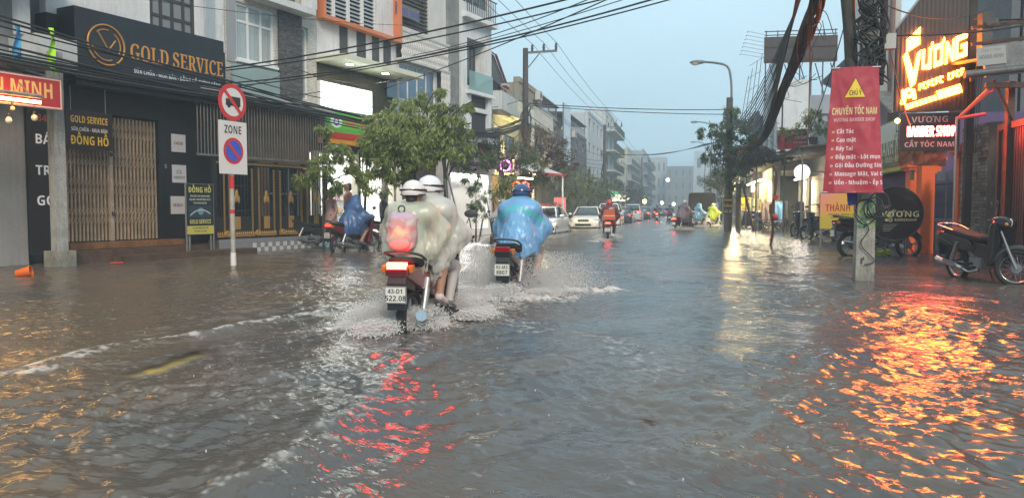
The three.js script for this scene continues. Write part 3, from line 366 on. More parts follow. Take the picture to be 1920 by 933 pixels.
{ // office house with wave lattice
  const t = thing('wave_lattice_house', 'pale office house with wavy white lattice balcony and tall blue windows', 'house', LP(12.15), LROT), w = 3.25;
  mk(t, 'wall', [wallHoles(w, 12, [[0.15, 2.55, 5.05, 6.4], [0.2, 2.1, 7.7, 10], [0.3, 2.9, 0.3, 3.2]])], plaster([0.62, 0.59, 0.56])); mk(t, 'body', [bb(0, w, 0, 11.9, -9, -0.6)], plaster([0.46, 0.45, 0.44]));
  win(t, 0.15, 2.55, 5.05, 6.4, { cols: 4, frame: M.whiteFrame, glass: M.glassBlue, t: 0.07, z: -0.06 }); mk(t, 'corner_glass', [bb(-0.62, -0.03, 5.05, 6.0, 0.03, 0.05)], M.glassBlue);
  mk(t, 'balcony_slab', [bb(0, w, 6.42, 6.5, 0.004, 0.25), bb(0, w, 7.44, 7.52, 0.004, 0.25)], plaster([0.58, 0.57, 0.56]));
  const wv = []; const strip = (x, y0, y1) => { const n = 14, sh = [], a = []; for (let i = 0; i <= n; i++) { const y = lerp(y0, y1, i / n), o = 0.035 * Math.sin(((y - y0) / 0.3) * Math.PI * 2); sh.push([x + o - 0.017, y]); a.unshift([x + o + 0.017, y]); } return poly(sh.concat(a), 0.05).translate(0, 0, 0.19); };
  for (let x = 0.08; x < w - 0.04; x += 0.112) wv.push(strip(x, 6.5, 7.44)); for (let x = 2.68; x < w; x += 0.112) wv.push(strip(x, 4.3, 6.42)); mk(t, 'wave_lattice', wv, mat([0.74, 0.72, 0.7], 0.7)).userData.kind = 'stuff'; mk(t, 'lattice_backing', [bb(0.01, w - 0.01, 6.5, 7.44, 0.004, 0.012), bb(2.66, w - 0.01, 4.3, 6.42, 0.004, 0.012)], mat([0.03, 0.03, 0.032], 0.9));
  const gr = sub(t, 'louvre_screen'); for (let y = 7.75; y < 10; y += 0.14) mk(gr, 'slat', [bb(0.2, 2.1, y, y + 0.045, -0.12, -0.04)], mat([0.1, 0.08, 0.07], 0.6)); mk(gr, 'backing', [bb(0.2, 2.1, 7.7, 10, -0.3, -0.25)], mat([0.14, 0.13, 0.12], 0.8));
  const s = sub(t, 'letter_sign'); mk(s, 'lettering', face(1.5, 0.42, 0.5, 8.2, 0.16), print(board(1.5, 0.42, 200, (x, w, h) => vtext(x, 'ĐÔNG NAM', w / 2, h * 0.85, 66, { fill: '#2b3f9a', align: 'center', sx: 0.8 }), '#6b6660'))); mk(s, 'crest', [poly([[0, 0.25], [0.25, 0], [0.5, 0.25], [0.5, 0.8], [0, 0.8]], 0.05).translate(-0.1, 8.6, 0.12)], mat([0.6, 0.4, 0.02], 0.5)); mk(s, 'crest_centre', [poly([[0.1, 0.3], [0.25, 0.14], [0.4, 0.3], [0.4, 0.7], [0.1, 0.7]], 0.05).translate(-0.1, 8.6, 0.15)], mat([0.4, 0.02, 0.03], 0.5));
  mk(t, 'shutter_door', [bb(0.3, 2.9, 0.3, 3.2, -0.35, -0.3)], grime([0.13, 0.1, 0.1])); mk(t, 'column', [bb(-0.12, 0.12, 0, 4.2, 0.05, 0.32)], plaster([0.52, 0.5, 0.44]));
}
{ // white slim house, phone shop below
  const t = thing('white_slim_house', 'tall white house with grey ribbed strip and glass balcony', 'house', LP(15.42), LROT), w = 3.8, wh = plaster([0.76, 0.76, 0.76]);
  mk(t, 'wall', [wallHoles(w, 13, [[1.7, 3.3, 6.25, 8.2], [2.05, 3.45, 5.4, 6.02], [2.05, 3.45, 4.3, 5.22], [1.2, 3.5, 9.6, 11.6], [0.4, 3.5, 0.3, 2.6]], 0.5)], wh); mk(t, 'body', [bb(0, w, 0, 12.9, -9, -0.52)], wh);
  mk(t, 'ribbed_strip', [bb(0.05, 0.98, 4.2, 12.9, 0.003, 0.03)], grime([0.42, 0.45, 0.47], 0.5)); for (let x = 0.07; x < 0.96; x += 0.09) mk(t, 'rib', [bb(x, x + 0.045, 4.2, 12.9, 0.03, 0.085)], grime([0.44, 0.47, 0.49], 0.5)); mk(t, 'edge_fin', [bb(1.0, 1.12, 4.2, 12.9, 0.003, 0.14)], wh);
  win(t, 1.9, 3.0, 6.3, 8.05, { cols: 3, frame: M.brownFrame, z: -0.4 }); mk(t, 'balcony_glass', [bb(1.72, 3.72, 6.05, 6.85, 0.1, 0.115), bb(3.7, 3.715, 6.05, 6.85, -0.3, 0.1)], mat([0.5, 0.68, 0.68], 0.05, { transmission: 0.6 })); mk(t, 'balcony_floor', [bb(1.6, 3.8, 5.9, 6.04, 0.003, 0.2)], wh); mk(t, 'balcony_floor', [bb(1.1, 3.8, 8.9, 9.1, 0.003, 0.35)], wh);
  for (const [a, b] of [[5.4, 6.02], [4.3, 5.22]]) { const g = sub(t, 'grille'); for (let x = 2.08; x < 3.45; x += 0.1) mk(g, 'slat', [bb(x, x + 0.05, a, b, -0.15, -0.1)], M.dark); mk(g, 'backing', [bb(2.05, 3.45, a, b, -0.32, -0.28)], mat([0.12, 0.12, 0.13], 0.8)); }
  railing(t, 1.15, 3.75, 9.1, 10.0, 0.3, { m: M.dark, step: 0.16 }); win(t, 1.2, 3.5, 9.6, 11.6, { cols: 4, frame: M.greyFrame });
  flatSign(t, 'phone_sign', 3.5, 1.5, 0, (x, w, h) => { vtext(x, 'PHỤ KIỆN SMARTPHONE', w / 2, 60, 44, { fill: '#cfd3d8', align: 'center', sx: 0.8 }); vtext(x, 'LINH KIỆN ĐIỆN THOẠI', w / 2, 115, 40, { fill: '#c0301f', align: 'center', sx: 0.8 }); vtext(x, 'MUA BÁN - TRAO ĐỔI', w / 2, 165, 34, { fill: '#b9bec2', align: 'center', sx: 0.8 }); }, '#17191c', 125, 1.9, 3.6, 0.5, { depth: 0.4 });
  mk(t, 'shop_back', [bb(0.42, 3.48, 0.3, 2.6, -0.5, -0.46)], mat([0.65, 0.64, 0.6], 0.7)); mk(t, 'lit_strip_lamp', [bb(0.5, 3.4, 2.45, 2.55, -0.4, -0.36)], glow([1, 0.98, 0.95], 9)); { const q = LP(17.3, -0.1, 2.4), d = LP(17.3, 2, 0.4); area(scene, 2.8, 0.3, [1, 0.97, 0.92], 14, q, d); }
}

// ---------- far houses ----------
const FG = 'houses further down the street';
function townhouse(name, label, x, f0, f1, h, c, side, { floors = 3, cols = 2, frame = M.greyFrame, glass = M.glassDark, ground = 3.2, balc = 0, rail = M.dark, depth = 9, shutter = [0.25, 0.22, 0.2], roof, tank, sideC, gable, win: hasWin = true, rows = 2 } = {}) {
  const t = thing(name, label, 'house', side > 0 ? [x, 0, -f1] : [x, 0, -f0], side > 0 ? RROT : FROT), w = f1 - f0, m = plaster(c), fh = (h - ground) / floors, holes = [];
  const W = Math.min(1.5, (w - 0.6) / cols - 0.25); for (let k = 0; k < floors && hasWin; k++) for (let i = 0; i < cols; i++) { const cx = (w * (i + 0.5)) / cols; holes.push([cx - W / 2, cx + W / 2, ground + k * fh + (balc ? 0.12 : 0.85), ground + k * fh + fh - 0.45]); }
  const door = [0.3, w - 0.3, 0.12, ground - 0.5]; mk(t, 'wall', [wallHoles(w, h, [...holes, door], 0.3)], m); mk(t, 'body', [bb(0, w, 0, h - 0.05, -depth, -0.32)], sideC ? plaster(sideC) : m);
  for (const q of holes) win(t, ...q, { cols: 2, rows, frame, glass, t: 0.06 });
  mk(t, 'shutter_door', [bb(...door, -0.28, -0.2)], grime(shutter, 0.6, { bumpMap: T_ribB, bumpScale: 0.02 }));
  mk(t, 'parapet', [bb(-0.02, w + 0.02, h - 0.04, h + 0.25, -0.3, 0.06)], m);
  for (let k = 0; k < floors && balc; k++) { const y = ground + k * fh; mk(t, 'balcony', [bb(0.05, w - 0.05, y - 0.12, y + 0.02, 0.003, balc)], m); railing(t, 0.08, w - 0.08, y + 0.02, y + 0.95, balc - 0.05, { step: 0.3, r: 0.014, m: rail }); }
  if (tank) { const g = sub(t, 'water_tank'); mk(g, 'drum', [cy(0.5, 0.5, 1.1, w * tank, h + 1.3, -1.6, 18)], mat([0.1, 0.3, 0.5], 0.4)); mk(g, 'stand', [bx(0.9, 0.5, 0.9, w * tank, h + 0.48, -1.6)], M.steelMatte); }
  if (roof) { mk(t, 'roof_canopy', [bx(w - 0.2, 0.08, roof[1], w / 2, h + roof[0], -roof[1] / 2 + 0.1, 0.06)], grime(roof[2] ?? [0.12, 0.12, 0.13], 0.6)); for (const qx of [0.3, w / 2, w - 0.3]) mk(t, 'roof_post', [bx(0.08, roof[0], 0.08, qx, h + roof[0] / 2, -0.1)], M.steel); railing(t, 0.05, w - 0.05, h + 0.25, h + 1, -0.1, { step: 0.35, m: M.steel }); }
  if (hasWin) for (let k = 0; k < floors; k++) if ((k + Math.round(f0)) % 2) { const a = sub(t, 'air_conditioner'); mk(a, 'casing', [bx(0.8, 0.55, 0.32, w * (0.12 + 0.76 * ((k * 0.37 + f0 * 0.13) % 1)), ground + k * fh + fh - 0.15, 0.2)], mat([0.5, 0.5, 0.48], 0.6)); mk(a, 'fan_grille', [cy(0.2, 0.2, 0.02, w * (0.12 + 0.76 * ((k * 0.37 + f0 * 0.13) % 1)) - 0.12, ground + k * fh + fh - 0.15, 0.372, 18, 'z')], M.dark); }
  if (hasWin) mk(t, 'drain_pipe', [cy(0.05, 0.05, h - 0.4, w - 0.12, h / 2, 0.06, 8)], M.steelMatte);
  if (gable) { mk(t, 'tiled_roof', [poly([[-0.3, 0], [w + 0.3, 0], [w / 2, gable]], 6).translate(0, h + 0.2, -6.2)], grime([0.25, 0.05, 0.04], 0.7)); }
  t.userData.group = FG; return t;
}
{ // terrace house with a small red gable
  const t = thing('terrace_house', 'pale house with roof terrace and small red gable on a red column', 'house', [-9.3, 0, -34.2], FROT), w = 7.6, pl = plaster([0.52, 0.54, 0.54]);
  mk(t, 'wall', [wallHoles(w, 6.2, [[0.5, 1.5, 3.2, 5.2], [2.2, 3, 3.2, 5.2], [4.2, 6.8, 3.2, 5], [0.4, 7.2, 0.1, 2.8]])], pl); mk(t, 'body', [bb(0, w, 0, 6.1, -9, -0.3)], pl); win(t, 0.5, 1.5, 3.2, 5.2, { cols: 2, frame: M.greyFrame }); win(t, 2.2, 3, 3.2, 5.2, { cols: 1, frame: M.whiteFrame }); win(t, 4.2, 6.8, 3.2, 5, { cols: 3, frame: M.brownFrame });
  mk(t, 'balcony_front', [bb(0, w, 5.7, 6.55, 0.004, 0.9)], plaster([0.58, 0.62, 0.62])); mk(t, 'balcony_post', [bb(w - 0.2, w, 0, 5.69, 0.7, 0.9)], plaster([0.6, 0.62, 0.62])); railing(t, 0.1, w - 0.1, 6.55, 6.8, 0.8, { step: 1.2, m: M.steel });
  mk(t, 'red_column', [cy(0.22, 0.24, 1.5, 5.4, 6.85, -0.4, 14)], mat([0.2, 0.03, 0.03], 0.6)); mk(t, 'column_cap', [bx(0.62, 0.12, 0.62, 5.4, 7.66, -0.4)], plaster([0.5, 0.5, 0.48])); mk(t, 'terrace_post', [bb(2.4, 2.5, 6.2, 7.8, -0.5, -0.4)], M.steel); mk(t, 'terrace_post', [bb(3.2, 3.3, 6.2, 7.8, -0.5, -0.4)], M.steel);
  mk(t, 'gable_roof', [poly([[-0.2, 0], [6.2, -0.2], [6.15, 0], [3.6, 1.15], [-0.2, 1.0]], 3).translate(0, 7.75, -3.4)], grime([0.17, 0.17, 0.175], 0.8)); mk(t, 'red_edge', [ln([3.6, 8.9, -0.3], [6.3, 7.62, -0.3], 0.07), ln([3.6, 8.9, -0.3], [-0.2, 8.8, -0.3], 0.04)], mat([0.33, 0.05, 0.04], 0.6)); mk(t, 'terrace_wall', [bb(0.2, w, 6.2, 7.5, -4, -3.6)], plaster([0.16, 0.16, 0.17])); mk(t, 'shop_shutter', [bb(0.4, 7.2, 0.1, 2.8, -0.28, -0.2)], grime([0.16, 0.1, 0.08]));
}
townhouse('beige_house', 'beige walled house with white corner balcony behind the terrace house', -9.4, 42.2, 48.6, 8.3, [0.3, 0.26, 0.2], -1, { floors: 2, balc: 0.9, rail: M.whiteFrame, cols: 2, ground: 3.6 });
townhouse('railed_house', 'grey house with white rooftop rails and a tall pale banner', -9.4, 48.8, 55.6, 7.4, [0.27, 0.27, 0.27], -1, { floors: 2, cols: 3, roof: [1.2, 5, [0.3, 0.3, 0.3]], ground: 3.4 });
{ const b = thing('tall_banner', 'tall pale blue vertical banner on the corner of a grey house', 'banner', [-9.1, 0, -56.2], FROT); mk(b, 'print', face(3.2, 4.8, 0, 6.3, 0.3), print(board(3.2, 4.8, 40, (x, w, h) => { vtext(x, 'Nha khoa', w / 2, 60, 26, { fill: '#6f8fae', align: 'center' }); x.fillStyle = '#a8bccd'; for (let i = 0; i < 5; i++) x.fillRect(16, 90 + i * 18, w - 32, 7); }, '#c3d3df'))); mk(b, 'frame', [bb(-1.63, 1.63, 3.86, 8.72, 0.2, 0.294)], M.steelMatte); }
townhouse('dark_walled_house', 'dark grey bare side wall house with roof shelter and blue water tank', -9.5, 60, 72, 7.4, [0.13, 0.135, 0.15], -1, { floors: 2, cols: 3, roof: [1.5, 6, [0.14, 0.14, 0.15]], tank: 0.35, ground: 3.4, sideC: [0.14, 0.15, 0.17] });
townhouse('pale_block_house', 'pale blue white house standing tall beyond the dark walled house', -9.6, 74, 88, 10.4, [0.5, 0.54, 0.57], -1, { floors: 3, cols: 4 });
townhouse('balcony_house', 'white house with stacked rounded balconies and a green strip', -9.6, 90, 104, 12.6, [0.52, 0.55, 0.52], -1, { floors: 4, cols: 3, balc: 1.2 });
townhouse('cream_house', 'low cream house behind the row of street trees', -9.8, 106, 124, 8.0, [0.5, 0.5, 0.44], -1, { floors: 2, cols: 4 });
townhouse('yellow_house', 'pale yellow walled house with flat roof near the street end', -9.8, 126, 158, 10.8, [0.46, 0.46, 0.43], -1, { floors: 3, cols: 5, sideC: [0.5, 0.44, 0.2], balc: 0.8 });
townhouse('grey_end_house', 'tall grey house with plants on its roof near the street end', -9.2, 160, 200, 13, [0.35, 0.37, 0.4], -1, { floors: 4, cols: 4, balc: 1 });
{ // street bends: houses close the view
  const mkEnd = (name, label, x0, x1, h, f, c) => { const t = thing(name, label, 'house', [x0, 0, -f], 0); const w = x1 - x0, holes = []; for (let k = 0; k < 3; k++) for (let i = 0; i < 4; i++) holes.push([w * (i + 0.25) / 4, w * (i + 0.7) / 4, 2.5 + k * h / 3.4, 2.5 + k * h / 3.4 + h / 6]); mk(t, 'wall', [wallHoles(w, h, holes)], plaster(c)); mk(t, 'body', [bb(0, w, 0, h, -10, -0.4)], plaster(c)); for (const q of holes) win(t, ...q, { cols: 2 }); railing(t, 0, w, h, h + 1.1, -0.2, { step: 0.8, r: 0.03 }); t.userData.group = FG; };
  mkEnd('end_house', 'wide grey house with railed roof closing the end of the street', -6.5, 1.5, 13.5, 235, [0.2, 0.2, 0.21]); mkEnd('end_house', 'pale narrow house left of the grey end house', -13, -6.8, 17, 246, [0.42, 0.42, 0.4]); mkEnd('end_house', 'taller pale house behind the tree at the street end', 1.8, 14, 19, 250, [0.5, 0.53, 0.56]);
}
// ---------- right row ----------
{ // roofed yard with dark slatted gate
  const t = thing('yard_gate', 'dark slatted steel gate under a rusty gutter at the picture edge', 'gate', [6.1, 0, -17.2], RROT), W = 5.4;
  mk(t, 'frame', [bb(0, W, 2.72, 2.85, -0.05, 0.05), bb(0, W, 0.02, 0.12, -0.05, 0.05), bb(0, 0.1, 0.12, 2.72, -0.05, 0.05), bb(1.3, 1.36, 0.12, 2.72, -0.05, 0.05), bb(2.7, 2.76, 0.12, 2.72, -0.05, 0.05)], mat([0.05, 0.04, 0.04], 0.45)); for (let x = 0.14; x < W; x += 0.115) mk(t, 'slat', [bb(x, x + 0.07, 0.12, 2.72, -0.03, 0.0)], mat([0.045, 0.035, 0.035], 0.4)); mk(t, 'backing', [bb(0, W, 0, 2.85, -0.5, -0.4)], mat([0.02, 0.02, 0.02], 0.9));
  const r = thing('gutter_canopy', 'grey sheet metal canopy with a faded plate and rusty struts over the dark gate', 'canopy', [5.42, 0.22, -16.2], 0.12);
  mk(r, 'fascia', [bx(2.6, 0.6, 0.06, 1.3, 3.86, 0, -0.1, 0, 0.1)], grime([0.2, 0.22, 0.24], 0.5)); mk(r, 'gutter', [cy(0.07, 0.07, 2.6, 1.3, 3.5, 0.05, 12, 'x').rotateZ(0.1)], grime([0.16, 0.17, 0.18], 0.5)); mk(r, 'roof_sheet', [bx(2.6, 0.05, 1.4, 1.3, 4.0, -0.75, 0.1, 0, 0.1)], grime([0.1, 0.1, 0.11], 0.6)); mk(r, 'beam', [bx(2.4, 0.1, 0.08, 1.3, 3.3, -0.1)], M.rust); mk(r, 'strut', [ln([0.25, 3.4, -0.1], [0.75, 2.6, -0.3], 0.03)], M.rust); mk(r, 'strut', [ln([1.1, 3.5, -0.1], [1.7, 2.9, -0.3], 0.03)], M.rust); mk(r, 'post', [bb(0.62, 0.74, -0.28, 3.4, -0.4, -0.28)], M.rust); mk(r, 'drain_box', [bx(0.22, 0.3, 0.2, 1.75, 3.6, 0.12)], M.concreteDark);
  mk(r, 'plate', face(0.52, 0.34, 0.5, 3.8, 0.06).rotateZ(0.1), print(board(0.52, 0.34, 300, (x, w, h) => { vtext(x, 'CÔNG TY TNHH', w / 2, 26, 18, { fill: '#777a78', align: 'center', sx: 0.8 }); vtext(x, 'HOÀNG MINH', w / 2, 66, 30, { fill: '#5d605e', align: 'center', sx: 0.65 }); }, '#9a9b98'), 0.7));
  const bd = thing('dark_block', 'dark weathered concrete block rising over the canopy at the picture corner', 'building', [8.7, 0, -29], RROT); mk(bd, 'wall', [wallHoles(5, 9, [[1, 2.4, 5, 6.4]])], plaster([0.12, 0.13, 0.14])); mk(bd, 'body', [bb(0, 5, 0, 8.9, -5, -0.3)], plaster([0.12, 0.13, 0.14])); win(bd, 1, 2.4, 5, 6.4, { cols: 2 });
  for (const y of [4.3, 4.62]) mk(r, 'roof_rail', [bx(2.4, 0.06, 0.06, 1.25, y, -0.6, 0, 0, 0.1)], M.rust); mk(r, 'roof_post', [bx(0.2, 1.0, 0.2, 0.35, 4.3, -0.7)], M.concreteDark); mk(r, 'roof_post_cap', [bx(0.34, 0.08, 0.24, 0.42, 4.6, -0.7, 0, 0.3, 0.3)], M.concreteDark);
}
{ // stacked stone gate pier, stones one by one
  const t = thing('stone_pier', 'stacked grey stone pier between the orange gate post and the dark gate', 'pier', [6.0, 0, -19.0], RROT), W = 1.45; mk(t, 'core', [bb(0, W, -0.07, 2.95, -0.5, -0.02)], M.concreteDark); const tones = [[0.34, 0.3, 0.26], [0.44, 0.39, 0.34], [0.25, 0.22, 0.19], [0.5, 0.44, 0.38], [0.38, 0.31, 0.26]].map((c) => grime(c, 0.85));
  for (let y = 0, j = 0; y < 2.9; j++) { const h = rr(0.055, 0.09); for (let x = rr(-0.2, 0); x < W;) { const w = rr(0.2, 0.48), a = Math.max(0, x), b = Math.min(W, x + w - 0.012); if (b - a > 0.03) mk(t, 'stone', [bb(a, b, y, y + h - 0.012, -0.02, rr(0.0, 0.035))], tones[Math.floor(rnd() * 5)]); x += w; } y += h; }
  for (let y = 0; y < 2.9; y += 0.085) for (let k = 0; k < 2; k++) mk(t, 'stone', [bb(-0.012 - rr(0, 0.02), 0, y, y + 0.075, -0.5 + k * 0.24, -0.27 + k * 0.24)], tones[Math.floor(rnd() * 5)]);
}
{
  const or = plaster([0.9, 0.15, 0.03]); const post = (f, x, w, h, label) => { const t = thing('gate_post', label, 'post', [x, 0, -f], RROT, 'orange gate posts'); mk(t, 'shaft', [bb(-w / 2, w / 2, -0.07, h, -w / 2, w / 2)], or); for (const [i, y] of [[0.05, h + 0.05], [0.1, h + 0.14], [0.05, h + 0.22]]) mk(t, 'capital', [bb(-w / 2 - i, w / 2 + i, y - 0.045, y + 0.045, -w / 2 - i, w / 2 + i)], or); };
  post(19.3, 6.15, 0.34, 2.35, 'orange gate post touching the stone pier'); post(21.75, 6.1, 0.46, 2.3, 'wide orange gate post between the blue gate and the round sign'); post(23.1, 6.2, 0.5, 2.2, 'orange gate post set back behind the wide post');
  mk(scene.children[scene.children.length - 2], 'meter_box', [bx(0.1, 0.28, 0.08, -0.2, 2.05, 0.35)], M.steelMatte);
  const g = thing('blue_gate', 'blue steel gate with vertical bars above solid panels between orange posts', 'gate', [6.15, 0, -21.3], RROT), bl = grime([0.13, 0.18, 0.3], 0.5); for (const [a, b] of [[0, 0.88], [0.9, 1.78]]) { const l = sub(g, 'leaf'); mk(l, 'frame', [bb(a, a + 0.06, -0.05, 2.05, -0.03, 0.03), bb(b - 0.06, b, -0.05, 2.05, -0.03, 0.03), bb(a + 0.06, b - 0.06, 1.78, 1.86, -0.03, 0.03), bb(a + 0.06, b - 0.06, 0.84, 0.92, -0.03, 0.03)], bl); mk(l, 'panel', [bb(a + 0.06, b - 0.06, -0.05, 0.84, -0.01, 0.01)], bl); for (let x = a + 0.12; x < b - 0.06; x += 0.085) mk(l, 'bar', [bx(0.022, 1.2, 0.022, x, 1.5, 0)], bl); } mk(g, 'backing', [bb(0, 1.78, -0.05, 1.8, -0.1, -0.08)], mat([0.04, 0.04, 0.06], 0.8));
  const y = thing('yard_house', 'dim low house with violet wall standing back behind the blue gate', 'house', [9.0, 0, -26], RROT); mk(y, 'wall', [wallHoles(8, 3.6, [[5, 6, 0.2, 2.3], [2, 3.6, 1, 2.2]])], plaster([0.13, 0.1, 0.15])); mk(y, 'body', [bb(0, 8, 0, 3.5, -6, -0.3)], plaster([0.13, 0.1, 0.15])); win(y, 5, 6, 0.2, 2.3, { cols: 1, frame: M.wood, name: 'door' }); win(y, 2, 3.6, 1, 2.2, { cols: 2 });
}
{ // shop with green board
  const t = thing('green_board_shop', 'low shop with green and white fascia board behind the red banner', 'shop', [6.2, 0, -30], RROT), W = 6.6; mk(t, 'wall', [wallHoles(W, 3.9, [[0.4, 6.2, 0.1, 2.35]])], plaster([0.4, 0.4, 0.38])); mk(t, 'body', [bb(0, W, 0, 3.8, -5, -0.4)], mat([0.1, 0.07, 0.16], 0.9)); mk(t, 'curtain', [bb(0.5, 6.1, 0.6, 2.2, -0.3, -0.26)], mat([0.07, 0.05, 0.16], 0.8));
  flatSign(t, 'fascia_board', 6.4, 1.35, 0, (x, w, h) => { x.fillStyle = '#d2cfc2'; x.fillRect(0, 0, w, h * 0.42); vtext(x, 'NỘI THẤT ', w * 0.3, h * 0.3, 30, { fill: '#333', align: 'center' }); vtext(x, 'L', w * 0.9, h * 0.28, 40, { fill: '#333' }); vtext(x, 'DÂN', w * 0.88, h * 0.4, 14, { fill: '#444' }); x.fillStyle = '#d9a516'; x.beginPath(); x.moveTo(w * 0.95, h * 0.1); x.lineTo(w * 0.99, h * 0.2); x.lineTo(w * 0.99, h * 0.34); x.lineTo(w * 0.95, h * 0.26); x.fill(); vtext(x, 'THÀNH NHÂN', w * 0.55, h * 0.72, 54, { fill: '#cfcfb9', sx: 0.9 }); vtext(x, 'Sơn - Nhôm - Kính', w * 0.6, h * 0.9, 24, { fill: '#b9b98f' }); }, '#4a4a2c', 80, W / 2, 3.05, 0.35, { depth: 0.3 }); mk(t, 'yellow_strip', [bb(0.1, W - 0.1, 2.24, 2.36, 0.05, 0.36)], mat([0.5, 0.4, 0.03], 0.6));
  const o = thing('slim_tower_house', 'tall slim off white stair tower with a brown drain pipe behind the leaning pole', 'house', [6.55, 0, -35.4], RROT), pl = plaster([0.56, 0.55, 0.53]); mk(o, 'wall', [wallHoles(4.8, 11.5, [[0.6, 1.6, 6, 7.4], [0.6, 1.6, 3.6, 5]])], pl); mk(o, 'body', [bb(0, 4.8, 0, 11.4, -0.95, -0.3)], pl); mk(o, 'drain_pipe', [cy(0.09, 0.09, 11, 4.88, 5.6, -0.65, 10)], mat([0.18, 0.1, 0.08], 0.6)); win(o, 0.6, 1.6, 6, 7.4, {}); win(o, 0.6, 1.6, 3.6, 5, {});
  mk(o, 'stair_roof', [bx(3, 0.1, 1.4, 6.2, 4.9, -0.7, 0, 0, -0.35)], grime([0.35, 0.33, 0.31]));
}
{ // white house with brown roof billboard
  const t = thing('billboard_house', 'white and grey house carrying a brown roof billboard on a steel frame', 'house', [4.7, 0, -52], RROT), pl = plaster([0.66, 0.68, 0.7]), W = 8; mk(t, 'wall', [wallHoles(W, 8.2, [[1, 3, 4.4, 6.4], [4.4, 6.6, 4.4, 6.4], [0.4, 7.6, 0.1, 2.9]])], pl); mk(t, 'body', [bb(0, W, 3.2, 8.1, -1.6, -0.3), bb(0, W - 0.4, 3.2, 7.3, -7, -1.61), bb(0, W, 0, 3.19, -7, -3)], pl); mk(t, 'darker_side', [bb(W - 0.38, W - 0.3, 3.2, 7.28, -6.9, -1.62)], plaster([0.3, 0.33, 0.36])); win(t, 1, 3, 4.4, 6.4, { cols: 2 }); win(t, 4.4, 6.6, 4.4, 6.4, { cols: 2 });  // side slab in a darker grey plaster than the front wall
  const sg = sub(t, 'side_balcony'); mk(sg, 'rail', [bb(W - 0.26, W - 0.22, 6.2, 6.26, -6.4, -2), bb(W - 0.26, W - 0.22, 5.2, 5.26, -6.4, -2)], M.dark); for (let z = -6.3; z < -2; z += 0.45) mk(sg, 'bar', [bb(W - 0.26, W - 0.22, 5.26, 6.2, z, z + 0.05)], M.dark); mk(t, 'tiled_roof', [bx(7.5, 0.15, 3.4, W / 2, 8.3, -4.9, -0.5)], grime([0.15, 0.15, 0.17], 0.8, { bumpMap: T_mosaic, bumpScale: 0.02 }));
  const b = thing('roof_billboard', 'brown steel backed billboard on lattice legs above the white house', 'billboard', [5.85, 0, -44.2], 0.08); mk(b, 'panel', [bx(3.8, 1.4, 0.12, 0, 9.75, 0)], grime([0.075, 0.055, 0.05], 0.7)); for (let x = -1.8; x < 1.9; x += 0.6) mk(b, 'leg', [bx(0.06, 2.2, 0.06, x, 8.1, -0.1)], M.dark); mk(b, 'top_rail', [bx(3.8, 0.05, 0.05, 0, 10.75, 0), bx(3.8, 0.05, 0.05, 0, 10.55, 0), ...[-1.8, -1.2, -0.6, 0, 0.6, 1.2, 1.8].map((x) => bx(0.05, 0.4, 0.05, x, 10.6, 0))], M.dark); mk(b, 'back_rib', [bx(3.8, 0.05, 0.05, 0, 9.9, 0.09), bx(3.8, 0.04, 0.04, 0, 9.2, 0.09)], M.rust); for (let x = -1.6; x < 1.8; x += 0.8) mk(b, 'brace', [ln([x, 9.0, -0.1], [x + 0.7, 7.4, -0.9], 0.03)], M.dark);
  for (let k = 0; k < 7; k++) mk(b, 'lamp_arm', [ln([-1.9, 10.6 - k * 0.21, 0], [-2.85 - 0.06 * k, 10.72 - k * 0.2, 0.4], 0.012), sp(0.035, -2.86 - 0.06 * k, 10.68 - k * 0.2, 0.4)], M.steel);
  mk(b, 'side_lattice', [-2.0, -2.25, -2.5, -2.7].flatMap((x, i) => [ln([x, 9.6 - i * 0.4, 0], [x - 0.5, 5.2, 0.3], 0.02, 0.02, 4)]).concat([0, 1, 2, 3, 4, 5].map((k) => ln([-1.9 - k * 0.14, 9.4 - k * 0.75, 0], [-2.7 - k * 0.06, 8.9 - k * 0.7, 0.2], 0.015, 0.015, 4))), M.steelMatte);
}
townhouse('slate_house', 'narrow slate tiled house beyond the billboard house', 4.2, 52.3, 58, 7.2, [0.2, 0.21, 0.24], 1, { floors: 2, cols: 2, sideC: [0.16, 0.17, 0.19] });
townhouse('small_lit_house', 'low house behind the vine covered pole', 4.6, 58.4, 70, 4.2, [0.4, 0.38, 0.36], 1, { floors: 1, cols: 3, ground: 3 });
townhouse('roadside_house', 'pale house behind the tree beside the covered truck', 5.2, 71, 96, 6.2, [0.45, 0.45, 0.44], 1, { floors: 2, cols: 5, ground: 3 });
townhouse('far_roadside_house', 'far pale house past the street lamps', 5.6, 98, 150, 8, [0.42, 0.44, 0.46], 1, { floors: 2, cols: 6 });
townhouse('middle_shop_house', 'grey shop house behind the parked motorbikes', 6.4, 36.4, 43.6, 5.0, [0.38, 0.38, 0.38], 1, { floors: 1, cols: 2, ground: 3.1, shutter: [0.5, 0.42, 0.34] });
